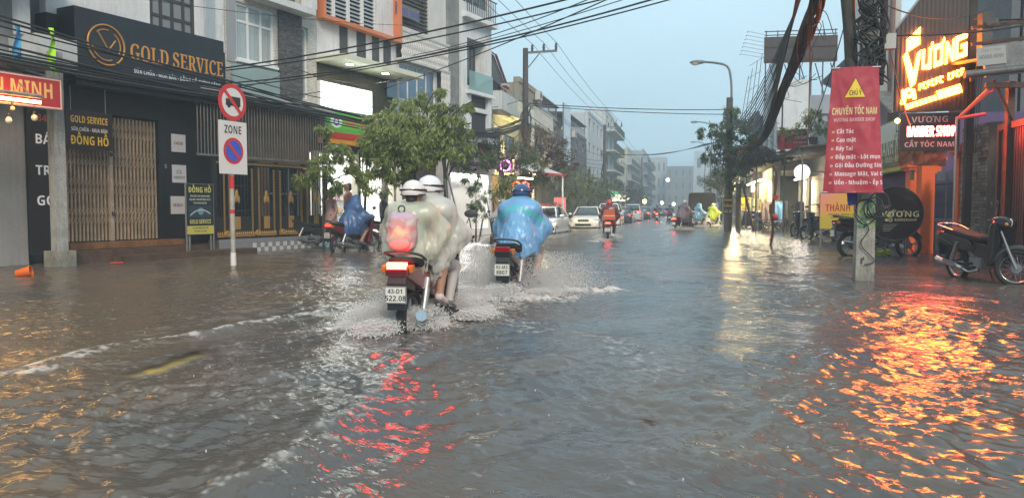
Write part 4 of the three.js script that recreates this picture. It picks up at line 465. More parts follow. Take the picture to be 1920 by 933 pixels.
{ // lit shopfronts with metal awning
  const t = thing('metal_awning', 'dark corrugated awning over the lit shopfronts', 'awning', [3.1, 0, -58], RROT); mk(t, 'sheet', [bx(20, 0.06, 3.3, 10, 3.5, -1.6, 0.16)], grime([0.12, 0.13, 0.15], 0.5, { bumpMap: T_ribB, bumpScale: 0.03 })); mk(t, 'fascia', [bx(20, 0.35, 0.05, 10, 3.25, 0.05)], grime([0.16, 0.17, 0.19], 0.5)); for (const x of [1, 7, 13, 19.5]) mk(t, 'post', [bx(0.08, 3.3, 0.08, x, 1.6, -0.1)], M.steelMatte);
  const s = thing('lit_shopfront', 'brightly lit cream shopfront under the metal awning', 'shop', [4.55, 0, -58], RROT); mk(s, 'back_wall', [bb(0, 13.8, 0, 2.9, -0.1, 0.0)], mat([0.8, 0.7, 0.52], 0.7)); mk(s, 'door', [bb(1.5, 3.2, 0, 2.3, 0.01, 0.05)], mat([0.45, 0.42, 0.4], 0.5)); mk(s, 'door', [bb(9, 10.6, 0, 2.3, 0.01, 0.05)], mat([0.28, 0.33, 0.28], 0.5)); for (let k = 0; k < 6; k++) mk(s, 'merchandise', [bx(0.7, 0.9, 0.3, 4 + k * 0.8, 1.3, 0.25)], mat([rr(0.2, 0.7), rr(0.2, 0.6), rr(0.1, 0.4)], 0.6));
  for (const x of [3, 8, 12]) { mk(s, 'strip_lamp', [bx(2.4, 0.07, 0.07, x, 2.75, 0.5)], glow([1, 0.86, 0.55], 10)); area(scene, 2.4, 0.5, [1, 0.86, 0.58], 42, [4.0, 2.68, -58 + x], [4.0, 0, -58 + x + 0.001]); }
  flatSign(s, 'yellow_sign', 2.2, 0.9, 0, (x, w, h) => { vtext(x, 'Cơm - Phở', w / 2, h * 0.6, 30, { fill: '#b5651a', align: 'center' }); }, '#ffd84a', 70, 6.5, 2.1, 0.3);
  { const o = thing('open_shop', 'open lit shop room behind the parked motorbikes', 'shop', [6.05, 0, -43.4], RROT); mk(o, 'back_panel', [bb(0.2, 6.8, 0.1, 2.7, 0.02, 0.06)], mat([0.75, 0.66, 0.52], 0.7)); for (const x of [1.2, 2.9, 4.6]) mk(o, 'door_post', [bb(x, x + 0.12, 0, 2.7, 0.3, 0.42)], mat([0.5, 0.47, 0.42], 0.6)); mk(o, 'strip_lamp', [bx(3, 0.07, 0.07, 3.4, 2.6, 0.7)], glow([1, 0.86, 0.6], 9)); area(scene, 3, 0.4, [1, 0.86, 0.6], 34, [5.3, 2.52, -40], [5.3, 0, -40.001]); mk(o, 'shelf', [bb(0.3, 2.6, 1.0, 1.05, 0.07, 0.4)], M.wood); mk(o, 'shelf', [bb(4.8, 6.6, 1.3, 1.35, 0.07, 0.4)], M.wood); }
  mk(s, 'yellow_lit_sign', [bx(1.5, 0.8, 0.06, 11.2, 2.1, 0.36)], glow([1, 0.75, 0.12], 2.2)); mk(s, 'white_lit_sign', [bx(1.6, 0.5, 0.06, 5.4, 2.45, 0.4)], glow([1, 0.93, 0.8], 2.4));
  const rl = thing('round_light_sign', 'round glowing white sign on the grey shop house', 'sign', [5.2, 2.83, -37.9], -0.3); mk(rl, 'drum', [cy(0.37, 0.37, 0.12, 0, 0, -0.062, 36, 'z')], M.whiteFrame); mk(rl, 'lit_face', [cy(0.35, 0.35, 0.02, 0, 0, 0.011, 36, 'z')], glow([1, 0.98, 1], 1.8)); mk(rl, 'bracket', [bb(0.3, 1.3, -0.03, 0.03, -0.08, -0.02)], M.steel); area(scene, 0.6, 0.6, [1, 0.97, 1], 4, [5.2, 2.83, -37.82], [4.6, 1.5, -20]);
  const b = thing('red_roadside_sign', 'red box sign with white phone network lettering above the awnings', 'sign', [4.7, 0, -36], 0.12); flatSign(b, 'board', 1.3, 0.85, 0, (x, w, h) => { vtext(x, 'viettel', w * 0.78, h * 0.52, 48, { fill: '#f3e3e3', align: 'center', sx: 0.7 }); vtext(x, 'Điểm giao dịch', w * 0.75, h * 0.72, 20, { fill: '#e8c9c9', align: 'center', sx: 0.75 }); x.fillStyle = '#e0aaaa'; x.fillRect(12, h * 0.4, w * 0.2, 4); x.fillRect(12, h * 0.5, w * 0.16, 4); }, '#a51e2a', 180, 0, 4.22, 0.1, { depth: 0.2, frame: M.steelMatte }); mk(b, 'support', [bb(-0.6, 1.9, 3.64, 3.72, -0.1, 0.0), bb(-0.6, 1.9, 3.72, 3.78, -1.4, -1.3)], M.rust); b.rotation.z = 0.05;
  const aw = thing('near_awning', 'weathered brown timber awning under the red box sign', 'awning', [4.2, 0, -42], RROT); mk(aw, 'sheet', [bx(11, 0.06, 2.2, 5.5, 3.6, -1.05, 0.08)], grime([0.2, 0.16, 0.12], 0.8)); mk(aw, 'edge', [bx(11, 0.16, 0.05, 5.5, 3.5, 0.06)], M.wood); for (const x of [0.3, 5, 10.7]) mk(aw, 'post', [bx(0.07, 3.5, 0.07, x, 1.75, -0.1)], M.steelMatte);
  { const l = thing('shop_lamp', 'bare glaring warm lamp beside the vine covered pole', 'lamp', [2.75, 2.6, -49]); mk(l, 'glowing_bulb', [sp(0.14, 0, 0, 0)], glow([1, 0.66, 0.28], 16)); mk(l, 'hood', [new THREE.ConeGeometry(0.22, 0.14, 16, 1, true).translate(0, 0.22, 0)], M.steel); mk(l, 'stem', [ln([0, 0.25, 0], [0.4, 0.75, 0], 0.015)], M.steel); const p = new THREE.PointLight(lin([1, 0.7, 0.35]), 22, 0, 2); p.position.set(2.75, 2.6, -49); p.name = 'lamp_light'; p.castShadow = true; scene.add(p); }
  const yb = thing('yellow_cart_sign', 'yellow printed board over a food cart by the vine covered pole', 'sign', [4.05, 0, -55], 0); flatSign(yb, 'board', 1.55, 0.98, 0, (x, w, h) => { x.fillStyle = '#3a3a3a'; x.fillRect(w * 0.42, h * 0.08, w * 0.14, h * 0.12); vtext(x, 'Ốc Hương', w / 2, h * 0.6, 34, { fill: '#3c3420', align: 'center', sx: 0.8 }); vtext(x, 'nướng mỡ hành', w / 2, h * 0.85, 16, { fill: '#4c4420', align: 'center' }); }, '#f5cf2c', 110, 0, 1.38, 0, { depth: 0.05 }); mk(yb, 'leg', [bb(-0.7, -0.64, 0, 0.9, -0.05, 0)], M.steel); mk(yb, 'leg', [bb(0.64, 0.7, 0, 0.9, -0.05, 0)], M.steel);
}
// left: phone shop neighbours with neon
{
  const n = thing('neon_sign', 'pink and purple neon sign under the street trees', 'sign', LP(18.3, 1.25, 2.9), LROT - 0.9); mk(n, 'board', [bx(0.7, 0.8, 0.06, 0, 0, -0.04)], M.black); mk(n, 'neon_ring', [tor(0.22, 0.03, -0.08, 0.05, 0.02, 'z', 24, 8)], glow([1, 0.2, 0.9], 7)); mk(n, 'neon_bar', [bx(0.05, 0.6, 0.04, 0.27, 0, 0.02), bx(0.4, 0.05, 0.04, 0, -0.3, 0.02)], glow([1, 0.65, 0.25], 7)); { const q = LP(18.4, 1.5, 2.9); area(scene, 0.5, 0.5, [1, 0.4, 0.9], 14, q, [0, 1, -10]); }
  const r = thing('red_neon_sign', 'red glowing bow shaped neon lamp above the oncoming rider', 'sign', [-7.9, 2.25, -36], 0.35); mk(r, 'neon_loop', [tor(0.16, 0.035, -0.22, 0, 0, 'z', 20, 8)], glow([1, 0.06, 0.02], 12)); mk(r, 'neon_loop', [tor(0.16, 0.035, 0.22, 0, 0, 'z', 20, 8)], glow([1, 0.06, 0.02], 12)); mk(r, 'board', [bx(0.9, 0.5, 0.04, 0, 0, -0.06)], M.black); mk(r, 'pole', [bx(0.05, 2.3, 0.05, 0, -1.2, -0.06)], M.steel);
  const y = thing('yellow_lamp', 'cluster of yellow lamps hanging in the reddish tree', 'lamp', [-7.7, 3.2, -38.5]); for (const [a, b, c] of [[0, 0, 0], [0.35, -0.15, 0.1], [-0.4, -0.25, 0], [0.1, -0.35, 0.2]]) mk(y, 'glowing_bulb', [sp(0.1, a, b, c, 1, 1, 1, 10)], glow([1, 0.72, 0.12], 14)); mk(y, 'cord', [ln([-0.6, 0.3, 0], [0.6, 0.3, 0], 0.02), ln([0, 0, 0], [0, 0.3, 0], 0.01), ln([0.35, -0.15, 0.1], [0.35, 0.3, 0], 0.01), ln([-0.4, -0.25, 0], [-0.4, 0.3, 0], 0.01)], M.cable);
  const p = new THREE.PointLight(lin([1, 0.75, 0.25]), 30, 0, 2); p.position.set(-7.7, 3.05, -38.2); p.castShadow = true; p.name = 'lamp_light'; scene.add(p);
  const a = thing('striped_awning', 'pale awning with red edge beside the neon sign', 'awning', LP(19.3, 0.3), LROT); mk(a, 'canvas', [bx(3.4, 0.04, 1.8, 1.6, 3.0, 0.9, 0.35)], mat([0.6, 0.55, 0.54], 0.7)); mk(a, 'red_edge', [bx(3.4, 0.1, 0.05, 1.6, 2.68, 1.75)], mat([0.5, 0.04, 0.04], 0.6)); mk(a, 'strip_lamp', [bx(1.6, 0.06, 0.06, 1.4, 2.5, 0.6)], glow([1, 0.95, 0.9], 9)); mk(a, 'post', [bx(0.06, 2.7, 0.06, 3.2, 1.3, 1.7)], M.steel); { const q = LP(20.6, 0.9, 2.42); area(scene, 1.6, 0.3, [1, 0.93, 0.85], 22, q, [q[0], 0, q[2] - 0.001]); }
  const gl = thing('green_lit_sign', 'small green and white lit sign beyond the parked cars', 'sign', [-7.6, 2.2, -86], 0.1); mk(gl, 'lit_face', [bx(1.6, 0.7, 0.1, 0, 0, 0)], glow([0.95, 0.8, 0.6], 2.2)); mk(gl, 'green_lit_cap', [bx(1.0, 0.35, 0.1, -0.5, 0.6, 0)], glow([0.05, 0.8, 0.4], 1.5)); mk(gl, 'pole', [bx(0.08, 2.3, 0.08, 0, -1.2, -0.1)], M.steel);
  [[-6.6, 2.1, -120, 0.3, [1, 0.55, 0.12], 20, 'orange food stall lamp far down the street'], [-4.2, 1.9, -128, 0.25, [1, 0.6, 0.2], 14, 'second orange lamp among far traffic'], [-3.6, 6.1, -140, 0.32, [1, 0.97, 0.92], 9, 'white floodlight high on a far house'], [-2.7, 1.8, -150, 0.3, [1, 0.9, 0.75], 6, 'pale lit doorway lamp at the street end'], [-8.2, 2.4, -108, 0.16, [1, 0.85, 0.6], 14, 'small warm lamp beyond the parked cars']].forEach(([x, y, z, r, c, k, lab]) => { const t = thing('distant_lamp', lab, 'lamp', [x, y, z]); mk(t, 'glowing_globe', [sp(r, 0, 0, 0, 1, 1, 1, 12)], glow(c, k)); mk(t, 'post', [bx(0.08, y, 0.08, 0, -y / 2 - r, -0.05)], M.steel); });
}

// ---------- barber shop signs ----------
{
  const t = thing('barber_sign', 'tall dark slanted sign panel with glowing orange barber shop letters', 'sign', [4.88, 0, -17.5], -0.02);
  mk(t, 'panel', [poly([[-0.67, 3.2], [0.68, 3.2], [0.7, 6.6], [0.35, 6.3], [-0.66, 4.92]], 0.14).translate(0, 0, -0.15)], mat([0.035, 0.024, 0.02], 0.45, { bumpMap: T_ribB, bumpScale: 0.006 })); mk(t, 'edge_trim', [ln([-0.67, 4.93, -0.07], [0.36, 6.32, -0.07], 0.03, 0.03, 6), ln([-0.69, 3.2, -0.07], [-0.69, 4.93, -0.07], 0.025, 0.025, 6)], M.greyFrame);
  const fire = glow([1, 0.22, 0.012], 36), L = (pts, m = fire, z = 0.0) => mk(t, 'glowing_letter', [poly(pts, 0.035, 0.006).translate(0, 0, z)], m);
  const at = (ox, oy, sx, sy, sk, pts) => pts.map(([x, y]) => [ox + x * sx, oy + y * sy + x * sx * sk]);
  // emblem: razor blade over V
  L([[-0.47, 4.42], [-0.47, 4.68], [-0.22, 4.93], [-0.22, 4.58]]);
  L(at(-0.53, 3.72, 1, 1, 0.0, [[0, 0.62], [0.07, 0.72], [0.2, 0.28], [0.27, 0.68], [0.34, 0.74], [0.24, 0.05], [0.16, -0.03]]));
  const K = 0.36; L(at(-0.17, 3.98, 0.2, 0.5, K, [[0, 0.15], [0, 0.95], [0.22, 0.95], [0.22, 0.28], [0.62, 0.28], [0.62, 0.95], [0.84, 0.95], [0.84, 1.12], [1.0, 1.12], [1.0, 0.85], [0.84, 0.8], [0.84, 0.05]]));
  L(at(0.05, 4.06, 0.2, 0.5, K, [[0, 0.05], [0, 0.95], [0.75, 0.95], [0.9, 1.15], [1, 1.05], [0.84, 0.85], [0.84, 0.05], [0.63, 0.05], [0.63, 0.75], [0.22, 0.75], [0.22, 0.25], [0.6, 0.25], [0.6, 0.05]])); L(at(0.26, 4.12, 0.2, 0.5, K, [[0, 0.05], [0, 0.95], [0.22, 0.95], [0.66, 0.42], [0.66, 0.95], [0.86, 0.95], [0.86, 0.05], [0.66, 0.05], [0.22, 0.58], [0.22, 0.05]])); L(at(0.45, 4.2, 0.22, 0.5, K, [[0, 0.05], [0, 0.98], [0.95, 0.98], [0.95, 0.78], [0.22, 0.78], [0.22, 0.25], [0.72, 0.25], [0.72, 0.42], [0.45, 0.42], [0.45, 0.6], [0.95, 0.6], [0.95, 0.05]]));
  // scissors ring and BARBER SHOP line: small bars per letter
  mk(t, 'glowing_letter', [tor(0.07, 0.035, -0.4, 3.58, 0.02, 'z', 18, 8), bx(0.09, 0.3, 0.03, -0.5, 3.5, 0.02, 0, 0, -0.1), bx(0.07, 0.2, 0.03, -0.31, 3.55, 0.02, 0, 0, 0.2)], fire);
  for (let i = 0; i < 11; i++) if (i !== 6) { const x = -0.2 + i * 0.077, y = 3.7 + (x + 0.2) * K; mk(t, 'glowing_letter', [bx(0.02, 0.13, 0.03, x, y, 0.012), bx(0.055, 0.025, 0.03, x + 0.025, y + 0.055, 0.012), bx(0.05, 0.025, 0.03, x + 0.024, y - 0.005 - (i % 2) * 0.05, 0.012)], fire); }
  mk(t, 'glowing_strip', [bx(0.45, 0.17, 0.03, 0.36, 3.58, 0.02, 0, 0, 0.3)], fire); for (let i = 0; i < 7; i++) { const x = -0.42 + i * 0.085; mk(t, 'glowing_letter', [bx(0.065, 0.1, 0.03, x, 3.3 + (x + 0.42) * 0.32, 0.015, 0, 0, 0.3)], fire); }
  area(scene, 1.1, 1.2, [1, 0.22, 0.01], 12, [4.88, 4.2, -17.38], [3.6, 0.5, -10]);
  mk(t, 'side_frame', [bb(0.72, 0.86, 0, 6.6, -0.2, -0.06)], M.blackMatte); for (let i = 0; i < 5; i++) mk(t, 'insulator', [bx(0.05, 0.18, 0.06, 0.76 + i * 0.05, 3.86 + i * 0.06, 0.02)], mat([0.14, 0.16, 0.2], 0.5)); for (let i = 0; i < 5; i++) mk(t, 'drop_wire', [ln([0.76 + i * 0.05, 3.77 + i * 0.06, 0.02], [0.74 + i * 0.035, 2.3, 0.0], 0.008, 0.008, 5)], M.cable);
  const s = thing('led_sign', 'black box sign with red running LED text under the barber sign', 'sign', [4.87, 0, -17.4], 0); flatSign(s, 'board', 1.14, 0.78, 0, (x, w, h) => { vtext(x, 'VƯƠNG', w / 2, 50, 46, { fill: '#b99c98', align: 'center', sx: 1.1 }); vtext(x, 'CẮT TÓC NAM', w / 2, h - 18, 40, { fill: '#b9a6a2', align: 'center', sx: 0.95 }); }, '#1d0d0d', 260, 0, 2.76, 0.0, { depth: 0.14 });
  const led = board(0.94, 0.27, 260, (x, w, h) => { const d = document.createElement('canvas'); d.width = 94; d.height = 27; const q = d.getContext('2d'); vtext(q, 'BARBER SHOP', 47, 24, 28, { fill: '#fff', align: 'center', sx: 0.5 }); const px = q.getImageData(0, 0, 94, 27).data; for (let j = 0; j < 27; j++) for (let i = 0; i < 94; i++) if (px[(j * 94 + i) * 4 + 3] > 90) { x.fillStyle = '#fff'; x.beginPath(); x.arc((i + 0.5) * w / 94, (j + 0.5) * h / 27, 1.7, 0, 7); x.fill(); } }, '#000');
  const lm = mat([0.01, 0.01, 0.01], 0.5, { emissiveMap: led }); lm.emissive = lin([1, 0.05, 0.035]); lm.emissiveIntensity = 70; lm.userData.own = true; mk(s, 'led_screen', face(0.94, 0.27, 0.02, 2.77, 0.006), lm); area(scene, 0.95, 0.28, [1, 0.05, 0.04], 30, [4.89, 2.77, -17.36], [4.2, 0.6, -12]);
  const bs = sub(s, 'side_lamp'); mk(bs, 'glowing_bulb', [sp(0.05, -0.62, 3.0, 0)], glow([1, 0.45, 0.06], 14));
  // red tube rods
  const rod = thing('folded_parasol', 'folded red parasol and red rods sticking out beside the barber sign', 'parasol', [5.08, 0, -16.4], 0); mk(rod, 'canvas', [ln([0.0, 2.92, 0], [0.5, 3.42, 0.05], 0.02, 0.055, 8)], mat([0.6, 0.07, 0.04], 0.6)); mk(rod, 'pole', [ln([-0.02, 2.9, 0], [0.75, 3.58, 0.06], 0.018)], mat([0.6, 0.04, 0.05], 0.4)); mk(rod, 'second_canvas', [ln([0.02, 2.92, 0], [0.48, 2.99, 0], 0.025, 0.035, 8)], mat([0.65, 0.05, 0.06], 0.6)); mk(rod, 'upright', [ln([-0.02, -0.06, 0], [-0.02, 2.95, 0], 0.02)], M.steel);
  const cl = thing('crumpled_tarp', 'crumpled orange and white plastic tarp hanging under the LED sign', 'tarp', [4.95, 0, -18.2], 0); const g = new THREE.PlaneGeometry(0.95, 0.42, 30, 14).translate(0, 2.32, 0), p = g.attributes.position; for (let i = 0; i < p.count; i++) { const x = p.getX(i), y = p.getY(i); p.setZ(i, 0.09 * N2(x * 4, y * 4) + 0.05 * N2(x * 9 + 3, y * 7)); p.setY(i, y + 0.1 * N2(x * 3, 4) * (2.5 - y)); } g.computeVertexNormals(); mk(cl, 'sheet', g, mat([0.62, 0.32, 0.2], 0.35, { transmission: 0.3 }));
  const rs = thing('round_sign', 'round black plastic wrapped barber shop sign on thin steel legs', 'sign', [4.6, 0, -18.9], 0.03); const dg = new THREE.CircleGeometry(0.6, 64).translate(0, 1.05, 0.035); dg.userData.keep = true; mk(rs, 'disc', [cy(0.61, 0.61, 0.05, 0, 1.05, 0, 64, 'z')], mat([0.02, 0.02, 0.02], 0.3)); mk(rs, 'rim', [tor(0.61, 0.016, 0, 1.05, 0.02, 'z', 64, 6)], M.dark);
  const face2 = print(board(1.2, 1.2, 400, (x, w, h) => { x.fillStyle = '#bcb88a'; x.beginPath(); x.moveTo(w * 0.34, h * 0.53); x.lineTo(w * 0.5, h * 0.4); x.lineTo(w * 0.4, h * 0.58); x.fill(); x.beginPath(); x.arc(w * 0.36, h * 0.62, 14, 0, 7); x.fill(); x.strokeStyle = '#bcb88a'; x.lineWidth = 8; x.beginPath(); x.arc(w * 0.43, h * 0.62, 14, 0, 7); x.stroke(); vtext(x, 'VƯƠNG', w * 0.26, h * 0.56, 74, { fill: '#c4c096', sx: 1.2 }); vtext(x, 'BARBERSHOP', w * 0.5, h * 0.64, 30, { fill: '#b5b28a', sx: 1.0 }); x.fillStyle = '#9a988c'; for (let i = 0; i < 5; i++) x.fillRect(w * 0.3, h * (0.7 + i * 0.03), w * (0.25 - 0.03 * i), 4); x.strokeStyle = '#c9c6b4'; x.lineWidth = 4; for (let i = 0; i < 5; i++) { x.beginPath(); x.moveTo(w * (0.24 + i * 0.04), h * 0.4); x.lineTo(w * (0.27 + i * 0.04), h * 0.34); x.stroke(); } }, '#151412'), 0.18, { clearcoat: 1, clearcoatRoughness: 0.12, bumpMap: tex(256, 256, (u, v) => { const a = Math.atan2(v - 0.95, u - 0.35); return g3(0.5 + 0.35 * N2(a * 9, 2) * sst(0.75, 0.3, Math.hypot(u - 0.35, v - 0.9)) + 0.15 * N2(u * 5, v * 5)); }), bumpScale: 0.03 }); mk(rs, 'plastic_print', dg, face2);
  for (const x of [-0.16, 0.24, 0.29]) mk(rs, 'leg', [bb(x - 0.012, x + 0.012, -0.06, 0.5, -0.02, 0.0)], M.dark); mk(rs, 'foot_bar', [bb(-0.2, 0.4, -0.055, -0.03, -0.02, 0.2)], M.dark);
  const th = thing('yellow_shop_sign', 'yellow and pink sign with red shop lettering behind the concrete pole', 'sign', [4.55, 0, -24], 0.05); flatSign(th, 'board', 1.5, 1.07, 0, (x, w, h) => { const g = x.createLinearGradient(0, 0, w * 0.5, h * 0.5); g.addColorStop(0, '#e58f8a'); g.addColorStop(0.7, '#d9a24a'); g.addColorStop(1, '#cdb03a'); x.fillStyle = g; x.fillRect(0, 0, w, h * 0.62); vtext(x, 'CỬA HÀNG', w * 0.5, h * 0.24, 34, { fill: '#6b5a2a', sx: 0.8 }); vtext(x, 'THÀNH NHÂN', w * 0.1, h * 0.5, 76, { fill: '#a52a1e', sx: 0.72 }); vtext(x, 'Chuyên: Nhôm - Kính - Inox', w * 0.16, h * 0.62, 22, { fill: '#4b4426' }); vtext(x, 'Cửa cuốn, Cửa kéo, Mái hiên', w * 0.2, h * 0.7, 22, { fill: '#4b4426' }); vtext(x, 'ĐT: 0905 123 456', w * 0.3, h * 0.88, 24, { fill: '#4b4426' }); }, '#c4ad3f', 260, 0, 1.08, 0, { depth: 0.05 }); for (const x of [-0.7, 0.7]) mk(th, 'leg', [bb(x - 0.02, x + 0.02, -0.06, 0.56, -0.05, -0.01)], M.steel);
}
// ---------- poles, banner, road signs ----------
{
  const t = thing('concrete_pole', 'pale concrete utility pole with stencil marks and cable coils behind the red banner', 'pole', [2.84, -0.1, -13.5]); const conc = grime([0.46, 0.45, 0.42], 0.8);
  mk(t, 'shaft', [bx(0.29, 8.3, 0.26, 0, 4.1, 0).toNonIndexed()].map((g) => { const p = g.attributes.position; for (let i = 0; i < p.count; i++) { const k = 1 - 0.045 * p.getY(i); p.setX(i, p.getX(i) * k); p.setZ(i, p.getZ(i) * k); } g.computeVertexNormals(); return g; }), conc);
  mk(t, 'green_paint', [bb(-0.137, 0.137, 0.95, 1.42, 0.128, 0.131)], print(board(0.28, 0.47, 400, (x, w, h) => { x.fillStyle = '#8f948e'; x.fillRect(0, 0, w, h); for (let i = 0; i < 260; i++) { x.fillStyle = ['#6d8f86', '#7a9a5a', '#b4a43a', '#3f8a5a', '#8f948e'][i % 5]; const y = rnd() * h; x.fillRect(rnd() * w, y, 6 + rnd() * 22, 4 + rnd() * 14); } x.fillStyle = '#25302c'; for (let i = 0; i < 46; i++) x.fillRect(rnd() * w, h * 0.45 + rnd() * h * 0.5, 2 + rnd() * 9, 2 + rnd() * 6); }, '#8f948e'), 0.8)).material.userData.own = false;
  mk(t, 'stencil_mark', [bx(0.03, 0.1, 0.004, -0.06, 0.42, 0.131), bx(0.02, 0.06, 0.004, -0.03, 0.46, 0.131)], M.dark);
  for (let k = 0; k < 4; k++) { const r0 = rr(0.1, 0.17), pts = []; for (let i = 0; i < 22; i++) { const a = i / 22 * Math.PI * 2; pts.push([0.06 * k - 0.02 + Math.cos(a) * r0 * rr(0.9, 1.05), 1.22 + 0.04 * k + Math.sin(a) * r0 * 1.25, 0.17 + 0.02 * k + 0.03 * Math.sin(a * 2 + k)]); } mk(t, 'cable_coil', [tb(pts, 0.011, 60, 6, true)], M.cable); }
  mk(t, 'loose_cable', [tb([[-0.1, 1.5, 0.16], [-0.16, 1.2, 0.17], [0.03, 0.95, 0.16], [-0.08, 0.7, 0.16], [0.13, 0.42, 0.16], [-0.02, 0.36, 0.16]], 0.008, 50, 5)], M.cable); mk(t, 'loose_cable', [tb([[0.14, 1.55, 0.14], [0.22, 1.2, 0.17], [0.18, 0.85, 0.16], [0.2, 0.7, 0.1]], 0.009, 40, 5)], M.cable); mk(t, 'blue_cloth', [bx(0.16, 0.34, 0.03, -0.22, 1.5, 0.1, 0.1, 0.3, 0.15)], mat([0.05, 0.05, 0.2], 0.8));
  for (let k = 0; k < 16; k++) mk(t, 'cable_tangle', [tb(Array.from({ length: 7 }, (_, i) => [rr(-0.3, 0.3), 3.35 + i * 0.24 + rr(-0.1, 0.1), 0.1 + rr(-0.05, 0.22)]), rr(0.008, 0.018), 40, 5)], M.cable); mk(t, 'cable_trunk', [tb([[-0.24, 3.2, 0.02], [-0.3, 4.2, 0.0], [-0.42, 5.2, 0.05]], 0.1, 20, 10)], grime([0.12, 0.1, 0.09], 0.9)); mk(t, 'cable_trunk', [tb([[0.2, 3.3, -0.1], [0.24, 4.4, -0.1], [0.2, 5.6, -0.1]], 0.06, 20, 8)], grime([0.06, 0.05, 0.045], 0.9)); mk(t, 'junction_box', [bx(0.17, 0.24, 0.14, 0.28, 3.95, 0.1)], mat([0.42, 0.41, 0.38], 0.6));
  const b = thing('red_banner', 'red vertical barber price banner with yellow warning triangle on the concrete pole', 'banner', [2.58, 0, -13.2], 0.0);
  const bw = 0.88, bh = 2.0, g = new THREE.PlaneGeometry(1, 1, 40, 70); { const p = g.attributes.position; for (let i = 0; i < p.count; i++) { const u = p.getX(i), v = p.getY(i), w = lerp(0.9, 0.69, v + 0.5); p.setXYZ(i, u * w, 2.43 + v * bh, 0.02 + 0.04 * Math.cos(u * 3) + 0.022 * Math.sin(u * 9 + v * 4) * (0.6 - v) + 0.008 * (1 - 2 * Math.abs(N2(u * 2.2 + v * 1.5, v * 2 - u))) + 0.003 * N2(u * 5, v * 9)); } g.computeVertexNormals(); g.userData.keep = true; }
  mk(b, 'printed_cloth', g, print(board(0.9, 2, 420, (x, w, h) => {
    x.fillStyle = '#a8303a'; for (let i = 0; i < 900; i++) { x.globalAlpha = 0.06; x.fillStyle = i % 2 ? '#8f2630' : '#c04a50'; x.fillRect(rnd() * w, rnd() * h, 10 + rnd() * 60, 4 + rnd() * 50); } x.globalAlpha = 1;
    x.lineJoin = 'round'; x.strokeStyle = '#8a1820'; x.lineWidth = 16; x.fillStyle = '#e3c229'; x.beginPath(); x.moveTo(w * 0.5, h * 0.09); x.lineTo(w * 0.7, h * 0.24); x.lineTo(w * 0.29, h * 0.24); x.closePath(); x.stroke(); x.fill(); vtext(x, 'CHÚ Ý', w * 0.5, h * 0.225, 46, { fill: '#2a2420', align: 'center', sx: 0.7 });
    vtext(x, 'CHUYÊN TÓC NAM', w * 0.5, h * 0.375, 64, { fill: '#d6c88a', align: 'center', sx: 0.6 }); vtext(x, 'VƯƠNG BARBER SHOP', w * 0.5, h * 0.43, 34, { fill: '#cfa7a6', align: 'center', sx: 0.84 });
    ['Cắt Tóc', 'Cạo mặt', 'Ráy Tai', 'Đắp mặt - Lột mụn', 'Gội Đầu Dưỡng Sinh', 'Massage Mặt, Vai Gáy', 'Uốn - Nhuộm - Ép Side'].forEach((s, i) => { vtext(x, '»', w * 0.08, h * (0.525 + i * 0.068), 38, { fill: '#d9b98f' }); vtext(x, s, w * 0.17, h * (0.525 + i * 0.068), 40, { fill: '#dcd0d0', sx: 0.86 }); });
  }, '#a92f3a'), 0.5, { clearcoat: 0.12, clearcoatRoughness: 0.35 })); mk(b, 'top_bar', [cy(0.014, 0.014, 0.74, 0, 3.42, 0.03, 8, 'x')], M.steel); mk(b, 'bottom_bar', [cy(0.012, 0.012, 0.92, 0, 1.44, 0.03, 8, 'x')], M.steel); mk(b, 'tie', [ln([0.1, 3.42, 0.02], [0.2, 3.5, -0.15], 0.008)], M.cable); mk(b, 'tie', [ln([0.1, 1.44, 0.02], [0.2, 1.5, -0.15], 0.008)], M.cable);
  const n = thing('no_parking_sign', 'striped pole carrying a no trucks disc above a no parking zone plate', 'road sign', [-8.53, 0, -13.0], 1.36); const red = mat([0.55, 0.03, 0.035], 0.4), wht = mat([0.66, 0.64, 0.62], 0.4);
  mk(n, 'post', [cy(0.04, 0.045, 3.7, 0, 1.65, 0, 16)], grime([0.6, 0.58, 0.55], 0.5)); for (let k = 0; k < 3; k++) mk(n, 'red_band', [cy(0.0425, 0.0435, 0.24, 0, 0.72 + k * 0.475, 0, 16)], red); mk(n, 'cable_sleeve', [cy(0.05, 0.055, 0.25, 0, 0.2, 0, 14)], wht);
  const disc = (y, R0, arr) => { const d = sub(n, 'sign_disc', [0, y, 0.06]); mk(d, 'plate', [cy(R0, R0, 0.008, 0, 0, -0.004, 48, 'z')], red); arr(d); }; disc(3.19, 0.35, (d) => { mk(d, 'white_field', [cy(0.265, 0.265, 0.004, 0, 0, 0.003, 48, 'z')], wht); mk(d, 'truck_symbol', [bx(0.25, 0.15, 0.003, 0.065, 0.03, 0.0075), bx(0.11, 0.1, 0.003, -0.12, 0.005, 0.0075), bx(0.37, 0.03, 0.003, 0.005, -0.055, 0.0075), cy(0.04, 0.04, 0.003, -0.1, -0.075, 0.0075, 14, 'z'), cy(0.04, 0.04, 0.003, 0.12, -0.075, 0.0075, 14, 'z')], mat([0.02, 0.02, 0.02], 0.5)); mk(d, 'slash', [bx(0.07, 0.55, 0.003, 0, 0, 0.011, 0, 0, 0.78)], red); });
